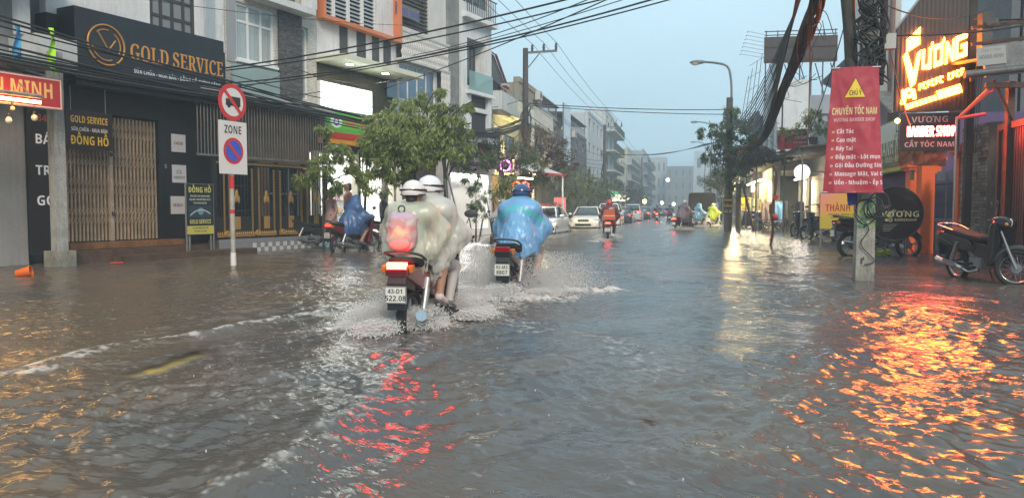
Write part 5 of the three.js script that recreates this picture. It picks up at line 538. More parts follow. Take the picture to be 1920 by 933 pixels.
  const pl = sub(n, 'zone_plate'); mk(pl, 'plate', [bx(0.7, 1.0, 0.012, 0, 2.33, 0.05)], wht); mk(pl, 'zone_lettering', face(0.5, 0.22, 0, 2.68, 0.058), print(board(0.5, 0.22, 300, (x, w, h) => vtext(x, 'ZONE', w / 2, h * 0.88, 62, { fill: '#1b1b1b', align: 'center', sx: 0.8 }), '#d3cfcc'))); mk(pl, 'red_disc', [cy(0.25, 0.25, 0.004, 0, 2.27, 0.059, 40, 'z')], red); mk(pl, 'blue_disc', [cy(0.195, 0.195, 0.004, 0, 2.27, 0.063, 40, 'z')], mat([0.03, 0.1, 0.5], 0.4)); mk(pl, 'slash', [bx(0.06, 0.4, 0.003, 0, 2.27, 0.067, 0, 0, 0.78)], red);
}
function woodPole(x, f, h, label, arm) {
  const t = thing('utility_pole', label, 'pole', [x, -0.2, -f]); mk(t, 'shaft', [cy(0.13, 0.19, h + 0.2, 0, h / 2, 0, 10)], grime([0.14, 0.12, 0.115], 0.85));
  if (arm) { mk(t, 'cross_arm', [bx(1.75, 0.1, 0.1, 0.75, h - 0.12, 0)], M.steelMatte); mk(t, 'arm_brace', [ln([0.1, h - 0.9, 0], [0.75, h - 0.17, 0], 0.03)], M.steelMatte); for (const q of [0.35, 0.95, 1.58]) mk(t, 'insulator', [new THREE.LatheGeometry([[0.03, 0], [0.075, 0.04], [0.04, 0.1], [0.085, 0.14], [0.045, 0.22], [0.07, 0.27], [0.02, 0.36]].map((p) => new THREE.Vector2(...p)), 10).translate(q, h - 0.08, 0)], M.dark); }
  for (let k = 0; k < (arm ? 6 : 3); k++) mk(t, 'cable_loop', [tb(Array.from({ length: 6 }, (_, i) => [rr(-0.3, 0.35), h * 0.35 + i * h * 0.07 + rr(-0.2, 0.2), rr(-0.25, 0.25)]), 0.022, 24, 5)], M.cable); return t;
}
woodPole(-8.0, 37.5, 9.2, 'dark utility pole with steel cross arm and three insulators behind the reddish tree', true).rotation.y = -0.1;
woodPole(-7.7, 71.7, 9.0, 'second utility pole further along the parked cars', true); woodPole(-7.5, 127, 9.4, 'far utility pole in front of the yellow house'); woodPole(-7.9, 62, 4.4, 'short dark post before the dark walled house');
function streetLamp(x, f, h, label) { const t = thing('street_lamp', label, 'street lamp', [x, -0.1, -f]); mk(t, 'pole', [tb([[0, 0, 0], [0, h * 0.55, 0], [0, h - 0.9, 0], [-0.2, h - 0.2, 0], [-0.8, h, 0], [-1.4, h + 0.08, 0]], 0.06, 40, 8)], grime([0.22, 0.25, 0.26], 0.5)); mk(t, 'lamp_head', [sp(0.3, -1.75, h + 0.08, 0, 1.4, 0.4, 0.6)], M.steelMatte); mk(t, 'lens', [sp(0.2, -1.85, h + 0.01, 0, 1.1, 0.5, 0.8)], mat([0.5, 0.55, 0.55], 0.2)); }
streetLamp(2.15, 42.5, 9.0, 'curved street lamp rising from the vine covered pole'); streetLamp(2.3, 84, 10.3, 'second street lamp behind the roadside tree'); streetLamp(2.4, 118, 11, 'third small street lamp far along the road');
{ const t = thing('broken_pole', 'thin leaning broken pole with red cups standing in the flood', 'pole', [2.56, -0.06, -24.95]); mk(t, 'shaft', [tb([[-0.03, 0, 0], [0.04, 0.6, 0], [-0.02, 1.1, 0.02], [0.07, 1.6, 0], [0.1, 2.3, 0], [0.02, 2.55, 0]], 0.04, 30, 7)], M.wood); mk(t, 'red_cup', [cy(0.08, 0.06, 0.14, 0.1, 1.55, 0.08, 14)], mat([0.55, 0.05, 0.03], 0.4)); mk(t, 'red_cup', [sp(0.09, 0.1, 0.95, 0.08)], mat([0.5, 0.04, 0.03], 0.4)); mk(t, 'cable_sleeve', [bx(0.16, 0.3, 0.12, 0, 1.2, 0)], M.rust); }
{ const t = thing('vine_pole', 'utility pole wrapped in creepers and cable tangles', 'pole', [2.0, -0.1, -40.4]); mk(t, 'shaft', [cy(0.16, 0.2, 6.9, 0, 3.4, 0, 12)], grime([0.16, 0.14, 0.12], 0.85)); mk(t, 'second_shaft', [cy(0.12, 0.14, 2.6, 0.5, 1.2, 0.2, 10)], grime([0.2, 0.17, 0.14], 0.85)); mk(t, 'leaning_stake', [ln([1.25, -0.05, 0.8], [0.75, 2.3, 0.2], 0.07)], M.wood); for (let k = 0; k < 14; k++) mk(t, 'cable_loop', [tb(Array.from({ length: 7 }, () => [rr(-0.9, 1.4), rr(2.8, 5.2), rr(-0.6, 0.6)]), 0.02, 36, 5)], M.cable);
  const s = thing('pole_signs', 'stack of small black signs with yellow lettering fixed to the vine covered pole', 'sign', [1.98, 0, -40.15]); ['KHOAN', 'GIẾNG', 'CẮT BT'].forEach((q, i) => flatSign(s, 'plate', 0.46, 0.26, 0, (x, w, h) => vtext(x, q, w / 2, h * 0.72, 34, { fill: '#d9b23a', align: 'center', sx: 0.8 }), '#241c10', 180, 0, 1.55 - i * 0.29, 0, { depth: 0.03 })); }
// ---------- cables ----------
const sag = (a, b, s, n = 9) => Array.from({ length: n }, (_, i) => { const t = i / (n - 1); return [lerp(a[0], b[0], t), lerp(a[1], b[1], t) - s * 4 * t * (1 - t), lerp(a[2], b[2], t)]; });
function cables(label, list, r = 0.014, name = 'cable_bundle') { const t = thing(name, label, 'cable'); list.forEach(([a, b, s, rr0, m]) => mk(t, 'strand', [tb(sag(a, b, s), rr0 ?? r, 30, 5)], m ?? M.cable)); return t; }
{
  const P0 = [-8, 5.9, -37.5], A = (u, n, y) => LP(u, n, y);
  const run = (y0, y1, y2, n, r) => { const pts = [A(-5, n + 0.1, y0 + 0.15), A(-2.1, n, y0), A(0.5, n, lerp(y0, y1, 0.5) - 0.04), A(3.2, n, y1), A(6.3, n, y2), A(11, n - 0.05, y2 - 0.12), A(16, n - 0.1, y2 + 0.2), [P0[0], P0[1] - 0.5 + (y0 - 4.2) * 0.6, P0[2]]]; return [tb(pts, r, 70, 5)]; };
  const t = thing('cable_bundle', 'sagging black cables hung along the left shop fronts past the watch shop sign', 'cable'); [[4.66, 4.25, 4.05, 1.5, 0.016], [4.58, 4.18, 4.0, 1.52, 0.018], [4.06, 4.02, 3.92, 1.46, 0.014], [3.98, 3.95, 3.86, 1.5, 0.02], [3.92, 3.9, 3.82, 1.55, 0.016], [4.0, 4.08, 3.75, 1.42, 0.012], [4.5, 4.3, 3.95, 1.4, 0.013], [4.12, 3.86, 3.98, 1.6, 0.02], [3.88, 4.12, 3.7, 1.36, 0.015], [4.3, 4.06, 3.88, 1.58, 0.012], [3.84, 3.82, 3.78, 1.62, 0.022]].forEach((q) => { q[4] *= 1.25; mk(t, 'strand', run(...q), M.cable); });
  const T = [2.6, 5.75, -13.5]; cables('black cables rising from the watch shop across the road to the concrete pole', [[A(3.85, 0.62, 4.75), [T[0], 5.85, T[2]], 0.25, 0.02], [A(3.9, 0.62, 4.7), [T[0], 5.7, T[2]], 0.3, 0.016], [A(3.8, 0.62, 4.35), [T[0], 5.6, T[2]], 0.42, 0.018], [A(3.9, 0.62, 4.28), [T[0], 5.45, T[2]], 0.35, 0.014], [A(8.0, 0.4, 5.3), [T[0], 5.9, T[2]], 0.35, 0.01]]);
  cables('slack cables swinging across the pale tiled front', [[A(3.9, 0.62, 4.4), A(8.3, 0.9, 5.0), 0.35, 0.013], [A(3.9, 0.62, 4.2), A(6.2, 1.0, 5.15), 0.1, 0.01], [A(6.0, 0.9, 5.1), A(13, 0.6, 6.2), 0.5, 0.014], [A(4.0, 0.7, 4.6), [-8, 6.6, -37.5], 0.8, 0.014], [A(12.5, 0.5, 6.6), [2.6, 6.6, -13.5], 0.4, 0.014]]); cables('single cable from the blue windows across the road to the concrete pole', [[A(11.4, 0.05, 5.3), [T[0], 6.45, T[2]], 0.2, 0.016]]); cables('thin wire crossing in front of the pale upper storeys', [[A(-4, 0.3, 5.5), A(12.2, 0.4, 7.6), 0.25, 0.008]]);
  cables('three power lines running over the roofs to the cross arm of the dark utility pole', [0.35, 0.95, 1.58].map((q) => [[-8 + q, 9.3, -37.5], [-8.2 + q, 9.4, 6], 0.45, 0.012])); cables('power lines continuing from the cross arm to the far poles', [0.35, 0.95, 1.58].map((q) => [[-8 + q, 9.3, -37.5], [-7.7 + q, 9.1, -71.7], 0.35, 0.012]).concat([0.35, 0.95].map((q) => [[-7.7 + q, 9.1, -71.7], [-7.5 + q, 9.2, -127], 0.6, 0.014])));
  cables('pair of cables crossing the road from the dark utility pole to the vine pole', [[[-8, 6.4, -37.5], [2.0, 6.15, -40.4], 0.12, 0.022], [[-8, 6.3, -37.5], [2.0, 5.9, -40.4], 0.1, 0.02]]);
  cables('tangle of low cables strung between the utility poles over the parked cars', Array.from({ length: 7 }, (_, k) => [[-8, 3.4 + k * 0.42, -37.5], [-7.7, 3.6 + k * 0.4, -71.7], 0.4 + 0.12 * (k % 3), 0.02])); cables('far cables crossing above the street end', Array.from({ length: 7 }, (_, k) => [[-7.6, 6.4 + k * 0.5, -74 - k * 8], [2.2, 6.0 + k * 0.7, -58 - k * 9], 0.5, 0.022]));
  cables('cables from the vine pole along the right side of the road', Array.from({ length: 6 }, (_, k) => [[2, 4.2 + k * 0.35, -40.4], [2.3, 4.6 + k * 0.5, -84], 0.7, 0.02])); cables('drop cables from the dark utility pole to the white slim house', Array.from({ length: 4 }, (_, k) => [[-8, 5.0 + k * 0.35, -37.5], A(19, 0.2, 4 + k * 0.3), 0.5, 0.014]));
  const C = thing('thick_cable_trunk', 'thick brown rope of twisted cables slanting from the concrete pole to the vine pole', 'cable'); const path = [[2.62, 6.6, -13.3], [2.2, 5.1, -13.9], [2.28, 4.78, -16], [2.5, 4.72, -20], [2.84, 4.34, -28], [3.05, 4.06, -36], [2.3, 4.0, -40.2]]; const cur = new THREE.CatmullRomCurve3(path.map((p) => V(...p))), bm = grime([0.15, 0.085, 0.06], 0.9);
  for (let k = 0; k < 30; k++) { const ph = (k / 30) * 6.28, rad = rr(0.02, 0.15); mk(C, 'strand', [tb(Array.from({ length: 26 }, (_, i) => { const p = cur.getPoint(i / 25), a = ph + i * 0.35; return [p.x + Math.cos(a) * rad + rr(-0.012, 0.012), p.y + Math.sin(a) * rad + rr(-0.012, 0.012), p.z]; }), rr(0.014, 0.026), 90, 5)], k % 3 ? bm : M.cable); }
  for (let k = 0; k < 16; k++) { const p = cur.getPoint(0.2 + 0.045 * k); mk(C, 'loose_end', [tb([[p.x, p.y, p.z], [p.x + rr(-0.25, 0.3), p.y - rr(0.1, 0.4), p.z], [p.x + rr(-0.2, 0.4), p.y - rr(0.3, 0.9), p.z], [p.x + rr(-0.1, 0.5), p.y - rr(0.1, 0.9), p.z]], 0.007, 16, 4)], M.cable); }
  cables('slack black cables hanging beside the thick cable rope', Array.from({ length: 13 }, (_, k) => [[2.42 - 0.04 * k, 6.4, -13.2], [1.7 + 0.1 * k, 5.0 + 0.1 * k, -40.2], 0.9 + 0.14 * k, 0.012 + 0.004 * (k % 3)]));
  cables('loose drop wires hanging from the concrete pole towards the right houses', [[[2.9, 5.6, -13.5], [5.2, 4.2, -30], 0.5, 0.012], [[2.7, 5.2, -13.5], [4.6, 3.9, -36], 0.9, 0.012], [[2.6, 4.6, -13.5], [5.6, 3.4, -28], 0.5, 0.014, mat([0.4, 0.16, 0.05], 0.6)], [[2.3, 4.9, -16], [4.3, 3.7, -30], 0.6, 0.014, mat([0.4, 0.16, 0.05], 0.6)], [[3.1, 3.95, -13.4], [6.6, 4.6, -15.6], 0.1, 0.02], [[3.1, 3.9, -13.4], [4.5, 2.9, -17.4], 0.15, 0.01, mat([0.5, 0.22, 0.05], 0.6)], [[3.0, 4.5, -13.5], [6.2, 5.4, -17.6], 0.3, 0.012], [[5.6, 5.0, -17.3], [7.4, 4.6, -15], 0.1, 0.02]]);
}
// ---------- trees ----------
const leafG = (() => { const s = new THREE.Shape(); s.moveTo(0, 0); s.quadraticCurveTo(0.22, 0.35, 0, 1); s.quadraticCurveTo(-0.22, 0.35, 0, 0); return new THREE.ShapeGeometry(s, 2).toNonIndexed(); })();
function foliage(parent, blobs, n, size, c, droop = 0.6, name = 'crown') { // leaves scattered through uneven clumps
  const P = leafG.attributes.position, pos = new Float32Array(n * P.count * 3), col = new Float32Array(n * P.count * 3), q = new THREE.Quaternion(), v = V(0, 0, 0), e = new THREE.Euler(); let o = 0; const tot = blobs.reduce((s, b) => s + b[3] ** 2, 0); const clumps = blobs.flatMap((b) => Array.from({ length: Math.max(5, Math.round(46 * b[3] ** 2 / tot * blobs.length / 4)) }, () => { const d = V(rr(-1, 1), rr(-1, 1), rr(-1, 1)).normalize().multiplyScalar(b[3] * Math.cbrt(rr(0.2, 1))); return [b[0] + d.x, b[1] + d.y * (b[4] ?? 0.75), b[2] + d.z, rr(0.1, 0.34) * Math.min(1, b[3])]; }));
  for (let i = 0; i < n; i++) { const cl = clumps[Math.floor(rnd() * clumps.length)], d = V(rr(-1, 1), rr(-1, 1), rr(-1, 1)); if (d.length() > 1) d.normalize(); const s = size * rr(0.6, 1.3); e.set(rr(-1, 1) + Math.PI * droop, rr(0, 6.28), rr(-0.8, 0.8)); q.setFromEuler(e); const k = rr(0.6, 1.25), yl = rr(0.85, 1.3); for (let j = 0; j < P.count; j++, o += 3) { v.set(P.getX(j) * s, P.getY(j) * s, P.getZ(j) * s).applyQuaternion(q); pos[o] = v.x + cl[0] + d.x * cl[3] * 1.2; pos[o + 1] = v.y + cl[1] + d.y * cl[3]; pos[o + 2] = v.z + cl[2] + d.z * cl[3] * 1.2; col[o] = c[0] * k * yl; col[o + 1] = c[1] * k; col[o + 2] = c[2] * k; } }
  const g = new THREE.BufferGeometry(); g.setAttribute('position', new THREE.BufferAttribute(pos, 3)); g.setAttribute('color', new THREE.BufferAttribute(col, 3)); g.computeVertexNormals(); g.userData.keep = true; return mk(parent, name, g, LEAF);
}
const LEAF = mat([1, 1, 1], 0.55, { vertexColors: true, transmission: 0.3 });
function tree(name, label, x, f, h, blobs, n, size, c, { lean = [0, 0], r = 0.09, stems = 1, droop = 0.6, group = 'street trees' } = {}) {
  const t = thing(name, label, 'tree', [x, -0.1, -f], 0, group), bark = grime([0.085, 0.07, 0.055], 0.9), top = [lean[0], h, lean[1]];
  for (let k = 0; k < stems; k++) { const ox = (k - (stems - 1) / 2) * 0.12; mk(t, 'trunk', [ln([ox, 0, 0.05 * k], [ox * 1.5 + top[0] * 0.5, h * 0.55, top[2] * 0.5], r, r * 0.75, 8), ln([ox * 1.5 + top[0] * 0.5, h * 0.55, top[2] * 0.5], [ox * 2 + top[0], h, top[2]], r * 0.75, r * 0.5, 8)], bark); }
  for (const b of blobs) mk(t, 'limb', [tb([[top[0] * 0.6, h * 0.62, top[2] * 0.6], [lerp(top[0], b[0], 0.4), lerp(h * 0.85, b[1], 0.4), lerp(top[2], b[2], 0.4)], [b[0], b[1] + 0.1, b[2]], [b[0] * 1.15, b[1] + b[3] * 0.4, b[2] * 1.1]], r * 0.32, 14, 5)], bark);
  foliage(t, blobs, n, size, c, droop); return t;
}
{
  const gr = [0.23, 0.3, 0.07], dk = [0.13, 0.18, 0.06], rd = [0.14, 0.105, 0.085];
  tree('street_tree', 'drooping green street tree hiding the striped shop band', -9.3, 20.6, 2.9, [[0.55, 3.3, 0, 0.55], [1.1, 3.5, 0.2, 0.65], [-0.9, 1.95, 0.2, 0.4], [1.0, 2.6, 0, 0.6], [-0.2, 2.3, 0.1, 0.35], [0.1, 3.0, 0.2, 0.45], [0.5, 2.0, 0.2, 0.5], [1.3, 2.9, 0, 0.6], [-0.4, 2.6, 0.2, 0.4]], 6500, 0.19, gr, { lean: [0.1, 0], r: 0.05, stems: 2, droop: 0.8 });
  tree('street_tree', 'tall leafy street tree with hanging foliage above the two riders', -8.2, 21.6, 3.4, [[0.1, 4.1, 0, 0.7], [0.75, 4.5, 0, 0.5], [0.7, 3.6, 0.1, 0.7], [-0.25, 3.1, 0.2, 0.7], [-0.3, 2.4, 0.1, 0.5], [0.6, 2.8, 0.2, 0.5], [1.3, 4.1, 0, 0.45], [1.7, 3.6, 0, 0.4], [1.5, 3.0, 0.1, 0.5], [2.0, 4.3, 0, 0.25], [-0.8, 3.8, 0, 0.6], [1.0, 3.1, 0.1, 0.5], [-0.9, 2.9, 0.1, 0.45], [0.2, 1.9, 0.1, 0.35]], 10500, 0.2, gr, { r: 0.055, droop: 0.85, stems: 3 });
  tree('street_tree', 'slender young tree with sparse leaves near the lit shop door', -10.0, 19.6, 2.2, [[0, 2.5, 0, 0.4], [-0.5, 2.1, 0, 0.35], [0.4, 2.9, 0, 0.35], [0.1, 3.4, 0, 0.3]], 1900, 0.18, gr, { r: 0.035, droop: 0.85 });
  tree('street_tree', 'dark trunked tree with wooden props beside the phone shop', -7.9, 24.5, 3.4, [[0.1, 4.4, 0, 0.5], [0.5, 3.2, 0, 0.7], [-0.3, 3.6, 0.1, 0.5], [1.1, 2.9, 0, 0.5], [0.9, 2.4, 0.1, 0.4]], 4600, 0.16, dk, { r: 0.1, lean: [-0.15, 0] });
  { const t = thing('tree_prop', 'pale timber props leaning on the dark trunked tree', 'prop', [-7.9, -0.06, -24.3]); mk(t, 'stake', [ln([0.75, 0, 0.3], [0.05, 2.4, 0.05], 0.03)], M.concrete); mk(t, 'stake', [ln([0.3, 0, 0.3], [0.0, 2.2, 0.08], 0.03)], M.concrete); }
  tree('street_shrub', 'dense dark round shrub behind the white poncho rider', -7.2, 25.5, 0.9, [[0, 1.6, 0, 0.42, 1.1], [0.05, 1.1, 0, 0.38], [0, 2.0, 0, 0.25]], 2600, 0.11, dk, { r: 0.04, stems: 3 });
  tree('street_shrub', 'thin multi stemmed tree between the shrub and the blue poncho rider', -6.85, 27.5, 1.5, [[0, 2.0, 0, 0.45], [0.35, 2.2, 0, 0.45], [-0.3, 1.7, 0, 0.35], [0.6, 1.7, 0, 0.35]], 2600, 0.13, gr, { r: 0.035, stems: 5 });
  tree('street_tree', 'broad drooping tree with dark leaves over the striped awning', -7.6, 31, 3.1, [[-0.3, 3.8, 0, 0.6], [0.6, 3.5, 0, 0.75], [1.3, 3.1, 0, 0.6], [1.7, 2.5, 0, 0.45], [0.2, 2.9, 0, 0.6]], 5200, 0.17, dk, { r: 0.08 });
  tree('reddish_tree', 'reddish brown bare looking tree in front of the dark utility pole', -7.5, 36.3, 3.2, [[0.3, 4.4, 0, 0.9], [-0.4, 3.8, 0, 0.8], [0.9, 3.6, 0, 0.9], [0.2, 3.2, 0, 0.9], [1.4, 3.0, 0, 0.8], [1.3, 4.1, 0, 0.7], [-0.9, 3.1, 0, 0.7], [1.9, 3.4, 0, 0.6], [0.3, 2.5, 0, 0.7]], 9500, 0.19, rd, { r: 0.09, droop: 0.5 });
  tree('street_shrub', 'small pale green bush beside the white car behind the rider', -7.3, 41, 0.8, [[0, 1.2, 0, 0.6], [0.5, 0.9, 0, 0.5]], 1500, 0.14, [0.1, 0.12, 0.05], { r: 0.04, stems: 3 });
  [[-8.0, 49, 3.0, 'round street tree right of the reddish tree'], [-8.0, 55, 3.2, 'street tree behind the second white car'], [-8.0, 62, 3.2, 'street tree over the dark parked cars'], [-8.0, 74, 3.2, 'street tree beside the second utility pole'], [-7.9, 86, 3.4, 'street tree next to the green lit sign'], [-7.9, 104, 3.5, 'hazy street tree before the yellow house'], [-7.9, 122, 3.5, 'last hazy tree of the left row']].forEach(([x, f, h, lab], i) => tree('street_tree', lab, x, f, h * 0.6, [[0, h, 0, 1.3], [1.1, h - 0.4, 0.3, 1.0], [-0.8, h - 0.2, -0.5, 1.1], [0.4, h + 0.5, 0.2, 0.8], [0.9, h - 0.9, 0, 0.8], [0, h * 0.6, 0, 0.9]], 2600, 0.24 + 0.02 * i, i < 4 ? dk : [0.06, 0.085, 0.045], { r: 0.09 }));
  tree('roadside_tree', 'yellow green tree over the covered truck on the right side', 2.6, 56, 2.6, [[-0.4, 3.4, 0, 0.9], [-1.2, 2.9, 0, 0.7], [0.4, 3.4, 0, 0.9], [0.5, 2.4, 0, 0.9], [-0.3, 2.4, 0, 0.8], [0.9, 1.7, 0, 0.6]], 4600, 0.2, [0.12, 0.13, 0.04], { r: 0.08 });
  tree('roadside_tree', 'far tree behind the yellow green tree', 2.9, 70, 3.0, [[0, 3.6, 0, 1.2], [-0.8, 3.2, 0, 0.9], [0.8, 3.8, 0, 0.9]], 2000, 0.24, [0.07, 0.09, 0.04], { r: 0.08 });
  { const v = thing('creeper', 'leafy creeper hanging over the vine covered pole', 'creeper', [2.0, 0, -40.4]); foliage(v, [[0, 6.0, 0.2, 0.45], [-0.5, 5.2, 0.2, 0.55], [0.5, 5.3, 0.2, 0.6], [0, 4.4, 0.25, 0.6, 1.2], [-0.8, 4.4, 0.2, 0.4], [0.9, 4.3, 0.2, 0.5], [0.1, 3.4, 0.25, 0.4, 1.2], [1.3, 4.8, 0.1, 0.4], [0.6, 3.3, 0.2, 0.5], [-0.2, 2.8, 0.2, 0.5], [-1.2, 5.0, 0.2, 0.4], [-1.0, 3.8, 0.2, 0.45], [1.5, 3.8, 0.2, 0.5], [0.4, 2.3, 0.25, 0.4]], 8500, 0.25, dk, 0.7, 'leaves'); const w = thing('dry_vine', 'brown dry vine mass hanging from the cable rope by the vine pole', 'creeper', [2.7, 0, -38]); foliage(w, [[0.4, 3.8, 0, 0.6], [0.9, 3.6, 0, 0.5], [0.0, 3.6, 0, 0.5], [1.5, 3.7, 0, 0.5], [-0.6, 3.5, 0, 0.5]], 4200, 0.19, [0.09, 0.07, 0.05], 0.8, 'leaves'); const q = thing('rooftop_plant', 'potted green plant on the terrace beside the red banner', 'plant', [5.3, 0, -35.5]); foliage(q, [[0, 5.0, 0, 0.5], [-0.5, 4.7, 0, 0.45], [0.4, 4.6, 0, 0.45], [-1.1, 4.4, 0, 0.4]], 1900, 0.2, gr, 0.5, 'leaves'); mk(q, 'pot', [cy(0.2, 0.15, 0.3, 0, 4.1, 0, 14)], M.rust); }
}

// ---------- bodies: distance fields meshed with surface nets ----------
function nets(sd, lo, hi, c, colour) {
  const n = [0, 1, 2].map((i) => Math.ceil((hi[i] - lo[i]) / c) + 1), [nx, ny, nz] = n, v = new Float32Array(nx * ny * nz), id = new Int32Array(nx * ny * nz).fill(-1), at = (i, j, k) => i + nx * (j + ny * k);
  for (let k = 0; k < nz; k++) for (let j = 0; j < ny; j++) for (let i = 0; i < nx; i++) v[at(i, j, k)] = sd(lo[0] + i * c, lo[1] + j * c, lo[2] + k * c);
  const pos = [], col = [], idx = [], E = [[0, 1], [2, 3], [4, 5], [6, 7], [0, 2], [1, 3], [4, 6], [5, 7], [0, 4], [1, 5], [2, 6], [3, 7]], q = new Float32Array(8);
  for (let k = 0; k < nz - 1; k++) for (let j = 0; j < ny - 1; j++) for (let i = 0; i < nx - 1; i++) {
    let m = 0; for (let b = 0; b < 8; b++) { q[b] = v[at(i + (b & 1), j + ((b >> 1) & 1), k + (b >> 2))]; if (q[b] < 0) m++; } if (m === 0 || m === 8) continue;
    let x = 0, y = 0, z = 0, s = 0; for (const [a, b] of E) if (q[a] < 0 !== q[b] < 0) { const t = q[a] / (q[a] - q[b]); x += (a & 1) + t * ((b & 1) - (a & 1)); y += ((a >> 1) & 1) + t * (((b >> 1) & 1) - ((a >> 1) & 1)); z += (a >> 2) + t * ((b >> 2) - (a >> 2)); s++; }
    id[at(i, j, k)] = pos.length / 3; const p = [lo[0] + (i + x / s) * c, lo[1] + (j + y / s) * c, lo[2] + (k + z / s) * c]; pos.push(...p); if (colour) col.push(...colour(...p));
  }
  const quad = (a, b, d, e, f) => { if (a < 0 || b < 0 || d < 0 || e < 0) return; if (f) idx.push(a, b, d, a, d, e); else idx.push(a, d, b, a, e, d); };
  for (let k = 1; k < nz - 1; k++) for (let j = 1; j < ny - 1; j++) for (let i = 1; i < nx - 1; i++) { const o = v[at(i, j, k)] < 0;
    if (o !== v[at(i + 1, j, k)] < 0) quad(id[at(i, j - 1, k - 1)], id[at(i, j, k - 1)], id[at(i, j, k)], id[at(i, j - 1, k)], o);
    if (o !== v[at(i, j + 1, k)] < 0) quad(id[at(i - 1, j, k - 1)], id[at(i - 1, j, k)], id[at(i, j, k)], id[at(i, j, k - 1)], o);
    if (o !== v[at(i, j, k + 1)] < 0) quad(id[at(i - 1, j - 1, k)], id[at(i, j - 1, k)], id[at(i, j, k)], id[at(i - 1, j, k)], o); }
  const g = new THREE.BufferGeometry(); g.setAttribute('position', new THREE.Float32BufferAttribute(pos, 3)); if (colour) g.setAttribute('color', new THREE.Float32BufferAttribute(col, 3)); g.setAttribute('uv', new THREE.Float32BufferAttribute(new Float32Array(pos.length / 3 * 2), 2)); g.setIndex(idx); g.computeVertexNormals(); g.userData.keep = true; return g;
}
const smin = (a, b, k) => { const h = Math.max(k - Math.abs(a - b), 0) / k; return Math.min(a, b) - h * h * k * 0.25; };
function capD(x, y, z, b) { const [a, e, ra, rb] = b, dx = e[0] - a[0], dy = e[1] - a[1], dz = e[2] - a[2], px = x - a[0], py = y - a[1], pz = z - a[2], t = clamp((px * dx + py * dy + pz * dz) / (dx * dx + dy * dy + dz * dz + 1e-9)); return Math.hypot(px - t * dx, py - t * dy, pz - t * dz) - (ra + (rb - ra) * t); }
const field = (bones, k) => (x, y, z) => { let d = 9; for (const b of bones) d = smin(d, capD(x, y, z, b), k); return d; };
const nearest = (bones) => (x, y, z) => { let d = 9, c = [1, 1, 1]; for (const b of bones) { const e = capD(x, y, z, b); if (e < d) { d = e; c = b[4]; } } return c; };
const bounds = (bones, pad = 0.06) => { const lo = [9, 9, 9], hi = [-9, -9, -9]; for (const [a, e, r, s] of bones) for (let i = 0; i < 3; i++) { lo[i] = Math.min(lo[i], a[i] - r - pad, e[i] - s - pad); hi[i] = Math.max(hi[i], a[i] + r + pad, e[i] + s + pad); } return [lo, hi]; };
const skinM = mat([1, 1, 1], 0.65, { vertexColors: true });
const SK = [0.34, 0.18, 0.115];
const POSES = {
  ride: { pel: [0, 0.87, 0.2], che: [0, 1.2, 0.08], nec: [0, 1.37, 0.01], hea: [0, 1.48, -0.05], sh: [0.185, 1.3, 0.06], el: [0.275, 1.06, -0.1], ha: [0.32, 1.04, -0.36], hi: [0.1, 0.85, 0.17], kn: [0.2, 0.72, -0.26], an: [0.2, 0.36, -0.02], to: [0.21, 0.3, -0.19] },
  pillion: { pel: [0, 0.93, 0.55], che: [0, 1.25, 0.46], nec: [0, 1.42, 0.41], hea: [0, 1.53, 0.38], sh: [0.175, 1.35, 0.44], el: [0.26, 1.16, 0.3], ha: [0.17, 1.06, 0.1], hi: [0.11, 0.91, 0.5], kn: [0.26, 0.78, 0.12], an: [0.25, 0.44, 0.26], to: [0.27, 0.37, 0.1] },
  stand: { pel: [0, 0.92, 0], che: [0, 1.27, 0.0], nec: [0, 1.43, 0], hea: [0, 1.56, -0.02], sh: [0.18, 1.37, 0], el: [0.25, 1.1, 0.05], ha: [0.22, 0.86, -0.06], hi: [0.09, 0.9, 0], kn: [0.1, 0.5, -0.02], an: [0.1, 0.09, 0.02], to: [0.12, 0.05, -0.13] },
};
